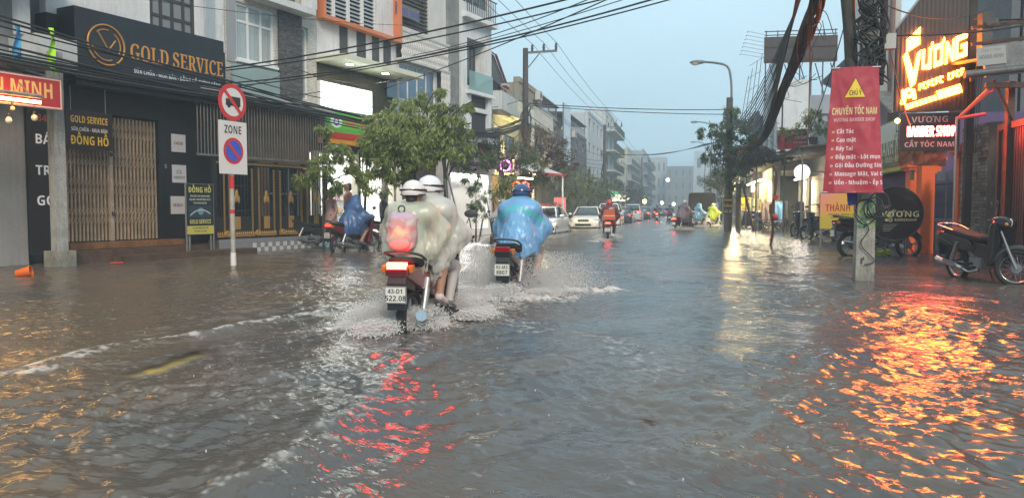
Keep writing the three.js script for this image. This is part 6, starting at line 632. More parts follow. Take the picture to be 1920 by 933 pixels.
function person(label, pos, ry, { pose = 'ride', top = [0.3, 0.3, 0.32], pants = [0.05, 0.05, 0.07], shoes = [0.1, 0.09, 0.09], helmet, hair = [0.02, 0.016, 0.013], poncho, sleeves, cell = 0.022, scale = 1, group, legs = pants, skirt, turn = 0, drape, hood } = {}) {
  const t = thing('person', label, 'person', pos, ry, group), J = POSES[pose], m = (p, s) => [p[0] * s, p[1], p[2]], B = []; t.scale.setScalar(scale);
  B.push([J.pel, J.che, 0.135, 0.15, top], [m(J.sh, 1), m(J.sh, -1), 0.07, 0.07, top], [J.che, J.nec, 0.12, 0.06, top], [J.nec, J.hea, 0.055, 0.06, SK]);
  B.push([[J.hea[0], J.hea[1] + 0.03, J.hea[2] + 0.01], [J.hea[0], J.hea[1] + 0.05, J.hea[2] - 0.01], 0.095, 0.095, SK], [[J.hea[0], J.hea[1] - 0.05, J.hea[2] - 0.045], [J.hea[0], J.hea[1] + 0.0, J.hea[2] - 0.04], 0.055, 0.07, SK], [[0, J.hea[1] - 0.01, J.hea[2] - 0.11], [0, J.hea[1] + 0.03, J.hea[2] - 0.1], 0.016, 0.01, SK]);
  for (const s of [1, -1]) {
    B.push([m(J.sh, s), m(J.el, s), 0.062, 0.045, top], [m(J.el, s), m(J.ha, s), 0.045, 0.03, sleeves ?? SK], [m(J.hi, s), m(J.kn, s), 0.095, 0.065, pants], [m(J.kn, s), m(J.an, s), 0.062, 0.04, legs], [m(J.an, s), m(J.to, s), 0.045, 0.036, shoes], [[s * (J.hea[0] + 0.095), J.hea[1] + 0.01, J.hea[2] + 0.005], [s * (J.hea[0] + 0.1), J.hea[1] + 0.035, J.hea[2] + 0.01], 0.016, 0.018, SK]);
  }
  if (skirt) B.push([[0, 0.95, 0], [0, 0.45, 0.02], 0.17, 0.23, skirt]);
  const [lo, hi] = bounds(B), g = nets(field(B, 0.035), lo, hi, cell, nearest(B)); mk(t, 'body', g, skinM);
  // hands: palm, four fingers and a thumb closed round the grip
  for (const s of [1, -1]) { const h = m(J.ha, s), H = [[h, [h[0] - s * 0.005, h[1] - 0.015, h[2] - 0.05], 0.03, 0.028, SK]]; for (let k = 0; k < 4; k++) { const o = (k - 1.5) * 0.02 * s; H.push([[h[0] + o, h[1] - 0.005, h[2] - 0.06], [h[0] + o, h[1] - 0.02, h[2] - 0.1 + Math.abs(k - 1.5) * 0.006], 0.0105, 0.0095, SK], [[h[0] + o, h[1] - 0.02, h[2] - 0.1 + Math.abs(k - 1.5) * 0.006], [h[0] + o, h[1] - 0.055, h[2] - 0.085], 0.0095, 0.008, SK]); } H.push([[h[0] - s * 0.03, h[1] - 0.01, h[2] - 0.02], [h[0] - s * 0.05, h[1] - 0.03, h[2] - 0.06], 0.012, 0.009, SK]); const [a, b] = bounds(H, 0.02); if (cell < 0.02) mk(t, 'hand', nets(field(H, 0.008), a, b, 0.006, nearest(H)), skinM); }
  const hc = [J.hea[0], J.hea[1] + 0.045, J.hea[2]];
  for (const s of [1, -1]) mk(t, 'eye', [sp(0.012, s * 0.035, J.hea[1] + 0.035, J.hea[2] - 0.095, 1.2, 0.8, 0.6, 8)], M.dark); mk(t, 'mouth', [bx(0.045, 0.01, 0.012, 0, J.hea[1] - 0.045, J.hea[2] - 0.098)], mat([0.25, 0.08, 0.07], 0.6));
  if (helmet) { const h = sub(t, 'helmet'); const hm = mat(helmet, 0.22, { clearcoat: 0.8 }); mk(h, 'shell', [new THREE.SphereGeometry(0.138, 28, 18, 0, Math.PI * 2, 0, Math.PI * 0.56).scale(0.95, 1.02, 1.1).translate(...hc)], hm); mk(h, 'rim', [tor(0.133, 0.009, hc[0], hc[1] - 0.022, hc[2], 'y', 32, 6).translate(0, 0, 0)], M.dark); mk(h, 'peak', [new THREE.CylinderGeometry(0.165, 0.165, 0.012, 24, 1, false, Math.PI * 0.72, Math.PI * 0.56).translate(hc[0], hc[1] + 0.015, hc[2] - 0.03)], hm); mk(h, 'strap', [tor(0.105, 0.008, hc[0], hc[1] - 0.07, hc[2] - 0.01, 'x', 24, 5)], M.black); mk(h, 'goggle_band', [tor(0.141, 0.011, hc[0], hc[1] + 0.03, hc[2], 'y', 32, 6)], M.rubber); }
  if (!hood) { const hr = [[[0, hc[1] + 0.02, hc[2] + 0.03], [0, hc[1] - 0.08, hc[2] + 0.06], 0.1, helmet ? 0.06 : 0.07]]; mk(t, 'hair', nets((x, y, z) => Math.max(field(hr, 0.02)(x, y, z) + 0.004 * N3(x * 60, y * 20, z * 60), -(z - hc[2] + 0.045 - (y - hc[1]) * 0.6)), [-0.16, hc[1] - 0.2, hc[2] - 0.14], [0.16, hc[1] + 0.16, hc[2] + 0.2], 0.013), mat(hair, 0.5)); }
  if (poncho) {
    const { c, hem = 0.6, stripe, m: pm, flare = 0.31, collar = true } = poncho, P = [], sz = J.pel[2];
    P.push([[0, J.che[1] + 0.02, J.che[2]], [0, J.pel[1] - 0.12, sz + 0.02], 0.165, flare], [m(J.sh, 1), m(J.sh, -1), 0.075, 0.075], [[0, J.pel[1] + 0.02, sz - 0.05], [0, J.pel[1] - 0.15, sz - 0.35], flare * 0.85, flare * 0.75]); for (const s of [1, -1]) P.push([m(J.sh, s), m(J.el, s), 0.075, 0.085], [m(J.el, s), m(J.ha, s), 0.085, 0.065], [m(J.el, s), [s * J.el[0] * 0.85, J.pel[1] + 0.02, J.el[2] + 0.16], 0.075, 0.07]); if (collar) P.push([J.nec, [J.hea[0], J.hea[1] - 0.06, J.hea[2] + 0.02], 0.1, 0.1]); if (hood) P.push([[0, J.hea[1] + 0.03, J.hea[2] + 0.02], [0, J.hea[1] + 0.05, J.hea[2]], 0.125, 0.12]); if (drape) P.push(...drape);
    const F = field(P, 0.15), [a, b] = bounds(P, 0.08), th = Math.atan2;
    const sd = (x, y, z) => { const an = th(x, z - sz + 0.1), w = clamp((J.nec[1] - y) * 1.6); const cr = (u) => 1 - 2 * Math.abs(u), fold = (0.02 * cr(N3(x * 3.4, y * 0.55 + 5, z * 3.4)) + 0.016 * cr(N3(x * 8.5 + 3, y * 1.3, z * 8.5)) + 0.008 * Math.sin(an * 17 + 4 * N3(x * 2.2, y, z * 2.2))) * w + 0.0075 * cr(N3(x * 10 + y * 3, y * 5, z * 10)) * w - 0.012; return Math.max(F(x, y, z) + fold, hem + 0.05 * N3(x * 3, 1, z * 3) - y); };
    mk(t, 'poncho', nets(sd, [a[0], Math.max(a[1], hem - 0.08), a[2]], b, Math.min(cell, 0.024) * (cell < 0.02 ? 0.75 : 0.95), (x, y, z) => { const k = 1 + 0.18 * N3(x * 3, y * 3, z * 3); if (stripe && z > J.che[2] - 0.05) { const q = y - (J.nec[1] - 0.02 - 0.9 * x * x - 0.25 * Math.abs(x)); if (Math.abs(q) < 0.011 || Math.abs(q + 0.04) < 0.008) return stripe; } return [c[0] * k, c[1] * k, c[2] * k]; }), pm ?? PLASTIC);
  }
  return t;
}
const PLASTIC = mat([1, 1, 1], 0.34, { vertexColors: true, clearcoat: 0.25, clearcoatRoughness: 0.3, transmission: 0.12 });
// ---------- motorbikes ----------
function wheel(parent, name, z, spoked, chrome, turn = 0) {
  const w = sub(parent, name, [0, 0.29, z], turn); mk(w, 'tyre', [tor(0.25, 0.046, 0, 0, 0, 'x', 36, 10)], M.rubber); mk(w, 'rim', [tor(0.215, 0.016, 0, 0, 0, 'x', 36, 8), tor(0.215, 0.012, 0.014, 0, 0, 'x', 36, 6), tor(0.215, 0.012, -0.014, 0, 0, 'x', 36, 6)], chrome ? M.chrome : M.steelMatte); mk(w, 'hub', [cy(0.07, 0.07, 0.1, 0, 0, 0, 20, 'x'), cy(0.03, 0.03, 0.16, 0, 0, 0, 10, 'x')], M.steel);
  const s = []; if (spoked) for (let i = 0; i < 28; i++) { const a = (i / 28) * 6.283, b = a + (i % 2 ? 0.5 : -0.5), x = i % 4 < 2 ? 0.035 : -0.035; s.push(ln([x, Math.cos(b) * 0.06, Math.sin(b) * 0.06], [0, Math.cos(a) * 0.212, Math.sin(a) * 0.212], 0.0022, 0.0022, 4)); } else for (let i = 0; i < 5; i++) { const a = (i / 5) * 6.283; s.push(ln([0, Math.cos(a) * 0.04, Math.sin(a) * 0.04], [0, Math.cos(a) * 0.215, Math.sin(a) * 0.215], 0.02, 0.014, 6)); } mk(w, 'spokes', s, spoked ? M.chrome : M.steel); return w;
}
function bike(label, pos, ry, { c = [0.02, 0.02, 0.022], c2 = c, plate = '', tail = 0, head = 0, spoked = false, chrome = false, scooter = false, steer = 0, scale = 1, group, lean = 0 } = {}) {
  const t = thing('motorbike', label, 'motorbike', pos, ry, group), paint = mat(c, 0.25, { clearcoat: 0.8, clearcoatRoughness: 0.1 }), p2 = mat(c2, 0.25, { clearcoat: 0.8 }); t.scale.setScalar(scale); t.rotation.z = lean;
  wheel(t, 'rear_wheel', 0.61, spoked, chrome); const st = sub(t, 'steering', [0, 0, -0.5], steer); const fw = wheel(st, 'front_wheel', -0.16, spoked, chrome);
  mk(t, 'tail_cowl', [prof(smoothPts([[-0.97, 0.72], [-0.94, 0.82], [-0.55, 0.77], [-0.15, 0.7], [-0.05, 0.55], [-0.4, 0.53], [-0.7, 0.62]], 40), 0.23, 0.03)], paint); mk(t, 'seat', [prof(smoothPts([[-0.84, 0.83], [-0.8, 0.885], [-0.45, 0.84], [-0.15, 0.79], [0.1, 0.76], [0.16, 0.7], [0.02, 0.68], [-0.45, 0.74]], 40), 0.27, 0.035)], mat([0.02, 0.019, 0.02], 0.85));
  mk(t, 'centre_cowl', [prof(smoothPts([[0.36, 0.42], [0.34, 0.58], [0.1, 0.66], [-0.2, 0.66], [-0.15, 0.48], [0.1, 0.42]], 32), scooter ? 0.26 : 0.15, 0.02)], paint); mk(t, 'leg_shield', [prof(smoothPts([[0.3, 0.36], [0.36, 0.55], [0.44, 0.9], [0.52, 1.0], [0.56, 0.96], [0.5, 0.6], [0.42, 0.34]], 32), 0.38, 0.03)], p2);
  mk(t, 'engine', [cy(0.085, 0.085, 0.22, 0, 0.32, -0.02, 16, 'x'), bx(0.2, 0.17, 0.3, 0, 0.34, 0.02), cy(0.06, 0.06, 0.16, 0, 0.36, -0.2, 14, 'z')], M.steel); mk(t, 'frame_tube', [tb([[0, 0.95, -0.42], [0, 0.6, -0.3], [0, 0.48, -0.05], [0, 0.6, 0.3], [0, 0.72, 0.7]], 0.028, 24, 8)], M.black); for (const s of [1, -1]) { mk(t, 'shock_absorber', [ln([s * 0.12, 0.34, 0.58], [s * 0.12, 0.66, 0.42], 0.028), ln([s * 0.12, 0.36, 0.57], [s * 0.12, 0.56, 0.47], 0.036, 0.036, 10)], M.steel); mk(t, 'swing_arm', [ln([s * 0.1, 0.33, 0.05], [s * 0.1, 0.29, 0.61], 0.022)], M.black); mk(t, 'foot_peg', [cy(0.018, 0.018, 0.16, s * 0.22, 0.28, -0.05, 8, 'x')], M.rubber); mk(t, 'pillion_peg', [cy(0.016, 0.016, 0.14, s * 0.21, 0.38, 0.28, 8, 'x')], M.rubber); }
  mk(t, 'chain_case', [bx(0.03, 0.1, 0.5, -0.13, 0.3, 0.35)], M.black); mk(t, 'exhaust', [tb([[0.12, 0.24, -0.1], [0.15, 0.2, 0.1], [0.17, 0.25, 0.25]], 0.02, 14, 8), ln([0.17, 0.25, 0.22], [0.19, 0.36, 0.86], 0.036, 0.052, 14)], M.chrome); mk(t, 'exhaust_shield', [bx(0.02, 0.06, 0.3, 0.23, 0.33, 0.5, -0.18)], M.steel);
  mk(t, 'rear_fender', [prof([[-0.7, 0.62], [-0.95, 0.74], [-1.0, 0.66], [-0.99, 0.42], [-0.965, 0.42], [-0.95, 0.62], [-0.7, 0.56]], 0.17, 0.008)], M.black); const tm = tail ? glow([1, 0.03, 0.015], tail) : mat([0.3, 0.01, 0.01], 0.2); const tl = sub(t, 'tail_light'); mk(tl, 'lamp_lens', [bx(0.18, 0.085, 0.05, 0, 0.8, 0.955, 0.2)], tm); for (const s of [1, -1]) mk(tl, 'turn_signal', [bx(0.05, 0.055, 0.06, s * 0.12, 0.79, 0.93, 0.2)], mat([0.5, 0.16, 0.02], 0.25));
  mk(t, 'number_plate', face(0.2, 0.15, 0, 0.56, 1.012), print(board(0.2, 0.15, 640, (x, w, h) => { x.strokeStyle = '#333'; x.lineWidth = 3; x.strokeRect(3, 3, w - 6, h - 6); const [a, b] = plate.split('/'); if (a) vtext(x, a, w / 2, h * 0.42, 36, { fill: '#1c1c1c', align: 'center', sx: 0.95 }); if (b) vtext(x, b, w / 2, h * 0.86, 42, { fill: '#1c1c1c', align: 'center' }); }, '#d7d5cb'), 0.4)); mk(t, 'plate_back', [bx(0.205, 0.155, 0.006, 0, 0.56, 1.006)], M.steelMatte);
  mk(t, 'grab_rail', [tb([[0.13, 0.84, 0.5], [0.15, 0.9, 0.75], [0.12, 0.93, 0.93], [0, 0.94, 0.97], [-0.12, 0.93, 0.93], [-0.15, 0.9, 0.75], [-0.13, 0.84, 0.5]], 0.013, 36, 8)], chrome ? M.chrome : M.dark);
  for (const s of [1, -1]) { mk(st, 'fork_leg', [ln([s * 0.075, 0.29, -0.16], [s * 0.075, 0.62, -0.05], 0.024), ln([s * 0.075, 0.6, -0.06], [s * 0.06, 0.98, 0.06], 0.018)], M.steel); mk(st, 'grip', [cy(0.017, 0.017, 0.13, s * 0.33, 1.03, 0.16, 10, 'x')], M.rubber); mk(st, 'mirror', [ln([s * 0.25, 1.04, 0.12], [s * 0.33, 1.24, 0.1], 0.006, 0.006, 6), sp(0.055, s * 0.34, 1.27, 0.1, 1.25, 0.8, 0.25, 12)], M.dark); mk(st, 'front_turn_signal', [sp(0.035, s * 0.15, 0.96, -0.06, 1, 0.8, 0.8, 10)], mat([0.55, 0.2, 0.03], 0.25)); }
  mk(st, 'handlebar', [tb([[-0.36, 1.03, 0.17], [-0.22, 1.04, 0.12], [0, 1.0, 0.06], [0.22, 1.04, 0.12], [0.36, 1.03, 0.17]], 0.013, 24, 8)], M.chrome); mk(st, 'headlight_cowl', [prof(smoothPts([[-0.1, 0.97], [0.06, 0.9], [0.12, 0.98], [0.06, 1.06], [-0.08, 1.07]], 24), 0.25, 0.03)], p2); mk(st, 'headlight', [sp(0.075, 0, 0.975, -0.09, 1.2, 0.9, 0.5, 14)], head ? glow([1, 0.95, 0.8], head) : mat([0.6, 0.6, 0.6], 0.1)); mk(st, 'front_fender', [new THREE.TorusGeometry(0.3, 0.055, 8, 24, 2.3).scale(1, 1, 0.9).rotateZ(0.5).rotateY(Math.PI / 2).translate(0, 0.29, -0.16)], p2);
  mk(t, 'kick_stand', [ln([-0.14, 0.28, 0.05], [-0.24, 0.02, 0.1], 0.012)], M.black);
  if (tail) { const q = V(0, 0.77, 1.02).multiplyScalar(scale).applyEuler(t.rotation).add(t.position); area(scene, 0.16, 0.08, [1, 0.04, 0.02], tail * 0.4, [q.x, q.y, q.z], [q.x + Math.sin(ry) * 4, q.y - 0.7, q.z + Math.cos(ry) * 4]); }
  return t;
}
const RD = -0.22, SW = -0.06, RG = 'riders in the flood';
{ // two on one bike, nearest
  const P = [-2.72, RD, -7.75], ry = 0.04, S = 1.06; bike('dark red motorbike with glowing tail light carrying two riders through the spray', P, ry, { c: [0.16, 0.012, 0.014], c2: [0.03, 0.02, 0.02], plate: '43-D1/522.08', tail: 30, scale: S });
  person('driver in white helmet and pale raincoat on the nearest motorbike', P, ry, { helmet: [0.72, 0.68, 0.68], top: [0.55, 0.53, 0.5], sleeves: [0.5, 0.35, 0.28], pants: [0.4, 0.36, 0.34], cell: 0.016, scale: S, poncho: { c: [0.8, 0.76, 0.7], hem: 0.55, flare: 0.19, m: mat([1, 1, 1], 0.3, { vertexColors: true, transmission: 0.5 }) }, group: RG });
  const q = [P[0] - 0.05, P[1] + 0.07, P[2]], SP = 0.95; person('passenger in pale translucent plastic poncho and pinkish helmet behind the driver', q, ry, { pose: 'pillion', helmet: [0.74, 0.64, 0.6], top: [0.42, 0.5, 0.42], sleeves: [0.5, 0.55, 0.48], pants: [0.42, 0.4, 0.38], legs: SK, shoes: [0.62, 0.5, 0.48], cell: 0.016, scale: SP, poncho: { c: [0.8, 0.78, 0.66], hem: 0.66, flare: 0.2, m: mat([1, 1, 1], 0.28, { vertexColors: true, transmission: 0.62 }), collar: false }, group: RG });
  const b = thing('backpack', 'pink patterned school backpack on the passenger of the nearest motorbike', 'backpack', q, ry); b.scale.setScalar(SP); const pk = mat([1, 1, 1], 0.7, { vertexColors: true });
  mk(b, 'bag', nets((x, y, z) => { const a = Math.abs(x) - 0.06, e = Math.abs(y - 1.17) - 0.1, f = Math.abs(z - 0.76) - 0.01; return Math.hypot(Math.max(a, 0), Math.max(e, 0), Math.max(f, 0)) + Math.min(Math.max(a, e, f), 0) - 0.1 + 0.018 * N3(x * 7, y * 7, z * 7); }, [-0.24, 0.86, 0.66], [0.24, 1.46, 0.96], 0.016, (x, y) => { const n = N3(x * 9, y * 9, 2); return y > 1.3 ? [0.5, 0.34, 0.42] : Math.hypot(x, y - 1.14) < 0.07 + 0.03 * n ? [0.6, 0.48, 0.3] : n > 0.3 ? [0.5, 0.44, 0.4] : [0.48, 0.31, 0.3]; }), pk); mk(b, 'front_pocket', [new THREE.SphereGeometry(0.12, 18, 10).scale(1.0, 0.6, 0.3).translate(0, 1.05, 0.86)], mat([0.44, 0.3, 0.28], 0.8)); mk(b, 'handle', [tor(0.035, 0.008, 0, 1.4, 0.77, 'z', 16, 6)], M.dark);
}
{ // blue poncho
  const P = [-2.36, RD, -10.75], S = 1.06; bike('black motorbike with white number plate under the blue poncho rider', P, -0.02, { c: [0.018, 0.018, 0.02], c2: [0.02, 0.02, 0.025], plate: '92-M3/8807', scale: S, spoked: true });
  person('rider in blue plastic poncho and dark blue helmet seen from behind', P, -0.02, { helmet: [0.015, 0.05, 0.16], top: [0.08, 0.2, 0.4], sleeves: [0.08, 0.2, 0.4], pants: [0.2, 0.17, 0.2], legs: SK, cell: 0.016, scale: S, poncho: { c: [0.16, 0.36, 0.6], hem: 0.7, stripe: [0.05, 0.6, 0.5], flare: 0.27 }, group: RG });
}
const farRider = (label, x, f, ry, b, p) => { const pos = [x, RD, -f]; bike('motorbike under the ' + label, pos, ry, { tail: 8, ...b, group: 'ridden motorbikes down the road' }); person(label, pos, ry, { cell: 0.03, group: RG, sleeves: p.top, ...p }); };
farRider('rider in maroon raincoat with an orange delivery bag', -3.0, 29.8, 0.05, { c: [0.05, 0.01, 0.012], plate: '43/1020', tail: 10 }, { helmet: [0.55, 0.05, 0.03], top: [0.13, 0.015, 0.025], pants: [0.08, 0.02, 0.03], poncho: { c: [0.14, 0.018, 0.03], hem: 0.6, flare: 0.24 }, scale: 1.03 });
{ const b = thing('delivery_bag', 'orange delivery bag on the back of the maroon rider', 'bag', [-3.0, RD, -29.8], 0.05); mk(b, 'bag', [bx(0.42, 0.36, 0.2, 0.04, 1.12, 0.58, 0.1)], mat([0.5, 0.12, 0.03], 0.7)); mk(b, 'flap', [bx(0.43, 0.1, 0.21, 0.04, 1.26, 0.585, 0.1)], mat([0.4, 0.08, 0.03], 0.7)); mk(b, 'reflective_strip', [bx(0.425, 0.025, 0.204, 0.04, 1.1, 0.585, 0.1)], M.white); }
farRider('rider in grey violet raincoat turning by the covered truck', -0.2, 41.5, -0.55, { c: [0.06, 0.02, 0.025], tail: 12 }, { helmet: [0.5, 0.5, 0.5], top: [0.16, 0.12, 0.14], poncho: { c: [0.17, 0.13, 0.16], hem: 0.55, flare: 0.3 }, scale: 1.08 });
farRider('rider in hooded light blue poncho on a white scooter', 0.62, 46.6, -0.9, { c: [0.6, 0.58, 0.58], scooter: true, tail: 8 }, { hood: true, top: [0.15, 0.3, 0.5], poncho: { c: [0.2, 0.4, 0.6], hem: 0.65, flare: 0.28 } });
farRider('rider in lime yellow raincoat and white helmet behind the truck', 1.5, 48.6, -0.6, { c: [0.5, 0.5, 0.5], tail: 0, head: 0 }, { helmet: [0.65, 0.65, 0.65], top: [0.5, 0.6, 0.02], poncho: { c: [0.52, 0.64, 0.03], hem: 0.6, flare: 0.27 } });
farRider('distant dark rider in the middle of the road', -1.5, 66, 0, { c: [0.02, 0.02, 0.02], tail: 0 }, { helmet: [0.03, 0.03, 0.03], top: [0.06, 0.07, 0.1] });
farRider('distant rider with bright tail light beside the parked cars', -2.7, 70, 0, { c: [0.03, 0.02, 0.02], tail: 26 }, { helmet: [0.1, 0.1, 0.1], top: [0.12, 0.06, 0.07] });
farRider('distant rider ahead of the covered truck with red light', -0.2, 72, 0, { c: [0.03, 0.02, 0.02], tail: 26 }, { helmet: [0.2, 0.1, 0.1], top: [0.2, 0.04, 0.04] });
farRider('farthest rider among the red lights', 0.1, 92, 0, { c: [0.03, 0.02, 0.02], tail: 34 }, { helmet: [0.2, 0.2, 0.2], top: [0.2, 0.1, 0.1] });
{ const pos = [-6.0, RD, -24.6]; bike('motorbike coming the other way behind the spray', pos, Math.PI - 0.2, { c: [0.05, 0.05, 0.06], head: 0 }); person('oncoming rider in pale grey raincoat and grey cap helmet', pos, Math.PI - 0.2, { helmet: [0.25, 0.25, 0.26], top: [0.42, 0.4, 0.38], sleeves: [0.42, 0.4, 0.38], pants: [0.3, 0.28, 0.27], cell: 0.026, group: RG, scale: 1.02, poncho: { c: [0.4, 0.38, 0.36], hem: 0.6, flare: 0.24, collar: false } }); }
// parked and waiting on the left
{ const pos = [-8.95, SW - 0.06, -19.4]; bike('dark red motorbike under the denim blue poncho by the tree', pos, -0.35, { c: [0.12, 0.015, 0.015], tail: 3, plate: '43-H1/2160', scale: 1.02 }); person('rider in denim blue poncho waiting beside the thin tree', pos, -0.35, { hood: true, top: [0.06, 0.1, 0.22], legs: SK, pants: [0.04, 0.04, 0.05], cell: 0.022, group: RG, scale: 1.0, poncho: { c: [0.06, 0.12, 0.27], hem: 0.55, flare: 0.32 } }); }
bike('red and black motorbike parked in front of the wave lattice house', [-9.9, SW, -23.6], -1.35, { c: [0.2, 0.015, 0.02], plate: '43-K1/0918' }); bike('dark motorbike parked behind the standing woman', [-10.8, SW, -20.6], -0.6, { c: [0.03, 0.03, 0.03], plate: '43-P2/77' });
person('woman in pink flowered dress standing at the lit shop', LP(7.4, 1.0, 0.0), 2.6, { pose: 'stand', top: [0.45, 0.27, 0.25], sleeves: [0.45, 0.27, 0.25], pants: [0.4, 0.24, 0.23], skirt: [0.45, 0.27, 0.25], cell: 0.022 }); person('woman with dark hair in a brown top inside the lit shop door', LP(8.7, 0.6, 0.25), 2.2, { pose: 'stand', top: [0.3, 0.16, 0.13], sleeves: [0.3, 0.16, 0.13], cell: 0.022 }); person('man in dark jacket standing behind the blue poncho', LP(10.0, 1.0, 0.0), 1.8, { pose: 'stand', top: [0.06, 0.06, 0.05], sleeves: [0.06, 0.06, 0.05], helmet: [0.05, 0.06, 0.05], cell: 0.022 });
// parked on the right
bike('black motorbike with chrome spoked wheels parked by the dark gate', [4.72, SW, -13.8], Math.PI + 0.27, { c: [0.015, 0.014, 0.016], spoked: true, chrome: true, scale: 1.04, steer: 0.85, lean: -0.06 });
bike('dark scooter with silver floor trim parked broadside behind the round sign', [4.55, SW, -20.05], -1.33, { c: [0.035, 0.015, 0.017], c2: [0.05, 0.03, 0.03], scooter: true, scale: 1.12, lean: 0.05 });
bike('dark motorbike with pale plate parked behind the broken pole', [4.75, SW, -33.5], 0.5, { c: [0.03, 0.03, 0.035], plate: '92-H1/31' }); bike('dark motorbike parked next to the yellow shop sign', [4.75, SW, -29.2], 0.8, { c: [0.025, 0.025, 0.03], plate: '43-T5/0' }); bike('blue motorbike parked by the food cart', [3.7, SW, -43], -0.3, { c: [0.03, 0.05, 0.12], plate: '43/55' }); bike('grey motorbike among the laundry at the lit shopfront', [4.2, SW, -42.2], 1.9, { c: [0.1, 0.09, 0.09] });
bike('parked motorbike under the awning beside the denim poncho', [-7.9, SW, -40.5], 0.9, { c: [0.05, 0.03, 0.03] }); bike('dark parked motorbike by the red lit panel', [-7.5, SW, -45], 1.2, { c: [0.03, 0.03, 0.03] });
// ---------- cars ----------
function loft(stations) { const n = stations.length, m = stations[0].length, pos = [], idx = []; stations.forEach((s) => s.forEach((p) => pos.push(...p))); for (let i = 0; i < n - 1; i++) for (let j = 0; j < m; j++) { const a = i * m + j, b = i * m + ((j + 1) % m), c = a + m, d = b + m; idx.push(a, c, b, b, c, d); } for (const e of [0, n - 1]) { const c = pos.length / 3; let s = [0, 0, 0]; stations[e].forEach((p) => p.forEach((v, k) => (s[k] += v / m))); pos.push(...s); for (let j = 0; j < m; j++) e ? idx.push(c, e * m + ((j + 1) % m), e * m + j) : idx.push(c, j, (j + 1) % m); } const g = new THREE.BufferGeometry(); g.setAttribute('position', new THREE.Float32BufferAttribute(pos, 3)); g.setIndex(idx); g.computeVertexNormals(); return g; }
const ring = (w, y0, y1, z, e = 0.3, tw = 1) => Array.from({ length: 24 }, (_, i) => { const a = (i / 24) * 6.2832, c = Math.cos(a), s = Math.sin(a), q = Math.sign(s) * Math.abs(s) ** e; return [Math.sign(c) * Math.abs(c) ** e * w * lerp(1, tw, (q + 1) / 2), lerp(y0, y1, (q + 1) / 2), z]; });
function car(label, pos, ry, { c = [0.7, 0.7, 0.7], suv = 0, tail = 0, plate = '' } = {}) {
  const t = thing('car', label, 'car', pos, ry, 'cars parked along the left kerb'), H = suv ? 0.22 : 0, paint = mat(c, 0.25, { clearcoat: 1, clearcoatRoughness: 0.05 });
  mk(t, 'body', [loft([[-2.22, 0.62, 0.32, 0.62], [-2.15, 0.78, 0.26, 0.72], [-1.9, 0.87, 0.2, 0.82], [-1.3, 0.9, 0.18, 0.92], [-0.9, 0.9, 0.18, 0.97], [0, 0.9, 0.18, 0.97], [1.2, 0.9, 0.18, 1.0], [1.8, 0.87, 0.2, 1.0 + (suv ? 0.05 : -0.02)], [2.1, 0.8, 0.26, 0.95], [2.22, 0.66, 0.36, 0.85]].map(([z, w, a, b]) => ring(w, a, b + H * 0.5, z, 0.34, 0.92)))], paint);
  mk(t, 'cabin_glass', [loft([[-1.0, 0.72, 0.95, 1.0], [-0.35, 0.7, 0.95, 1.4], [0.3, 0.69, 0.95, 1.46], [1.0, 0.68, 0.95, 1.42], [suv ? 1.95 : 1.75, 0.7, 0.95, suv ? 1.2 : 1.0]].map(([z, w, a, b]) => ring(w, a + H * 0.45, b + H, z, 0.36, 0.8)))], M.glassDark); mk(t, 'roof', [loft([[-0.4, 0.5, 1.38, 1.4], [-0.2, 0.56, 1.38, 1.45], [0.3, 0.57, 1.4, 1.48], [0.9, 0.55, 1.38, 1.455], [suv ? 1.5 : 1.1, 0.5, 1.34, 1.4]].map(([z, w, a, b]) => ring(w, a + H, b + H, z, 0.4)))], paint);
  for (const s of [1, -1]) { mk(t, 'pillar', [ln([s * 0.75, 0.97 + H * 0.5, -0.95], [s * 0.57, 1.4 + H, -0.36], 0.035)], paint); mk(t, 'pillar', [ln([s * 0.72, 0.97 + H * 0.5, 0.35], [s * 0.58, 1.43 + H, 0.35], 0.03)], M.black); mk(t, 'pillar', [ln([s * 0.74, 0.98 + H * 0.5, 1.68], [s * 0.57, 1.4 + H, 1.05], 0.05)], paint); mk(t, 'mirror', [sp(0.1, s * 0.97, 1.02 + H * 0.5, -0.75, 1.1, 0.7, 0.6, 10)], paint); mk(t, 'headlight', [sp(0.17, s * 0.62, 0.7 + H * 0.5, -2.03, 1.1, 0.55, 0.8, 14)], mat([0.55, 0.57, 0.6], 0.08)); mk(t, 'tail_light', [bx(0.3, 0.16, 0.1, s * 0.62, 0.8 + H, 2.1)], tail ? glow([1, 0.04, 0.02], tail) : mat([0.3, 0.01, 0.01], 0.2)); mk(t, 'fog_lamp', [sp(0.07, s * 0.62, 0.42, -2.14, 1.3, 0.8, 0.5, 10)], M.dark);
    for (const z of [-1.36, 1.36]) { const w = sub(t, 'wheel', [s * 0.79, 0.31, z]); mk(w, 'tyre', [tor(0.24, 0.085, 0, 0, 0, 'x', 24, 10)], M.rubber); mk(w, 'rim', [cy(0.2, 0.2, 0.14, 0, 0, 0, 18, 'x')], M.steel); } }
  mk(t, 'grille', [bx(0.62, 0.13, 0.06, 0, 0.66 + H * 0.5, -2.2)], M.dark); mk(t, 'lower_grille', [bx(0.9, 0.12, 0.06, 0, 0.42, -2.19)], M.black); mk(t, 'number_plate', [bx(0.42, 0.12, 0.03, 0, 0.54, -2.235)], M.white); mk(t, 'rear_plate', [bx(0.42, 0.12, 0.03, 0, 0.66, 2.23)], M.white); return t;
}
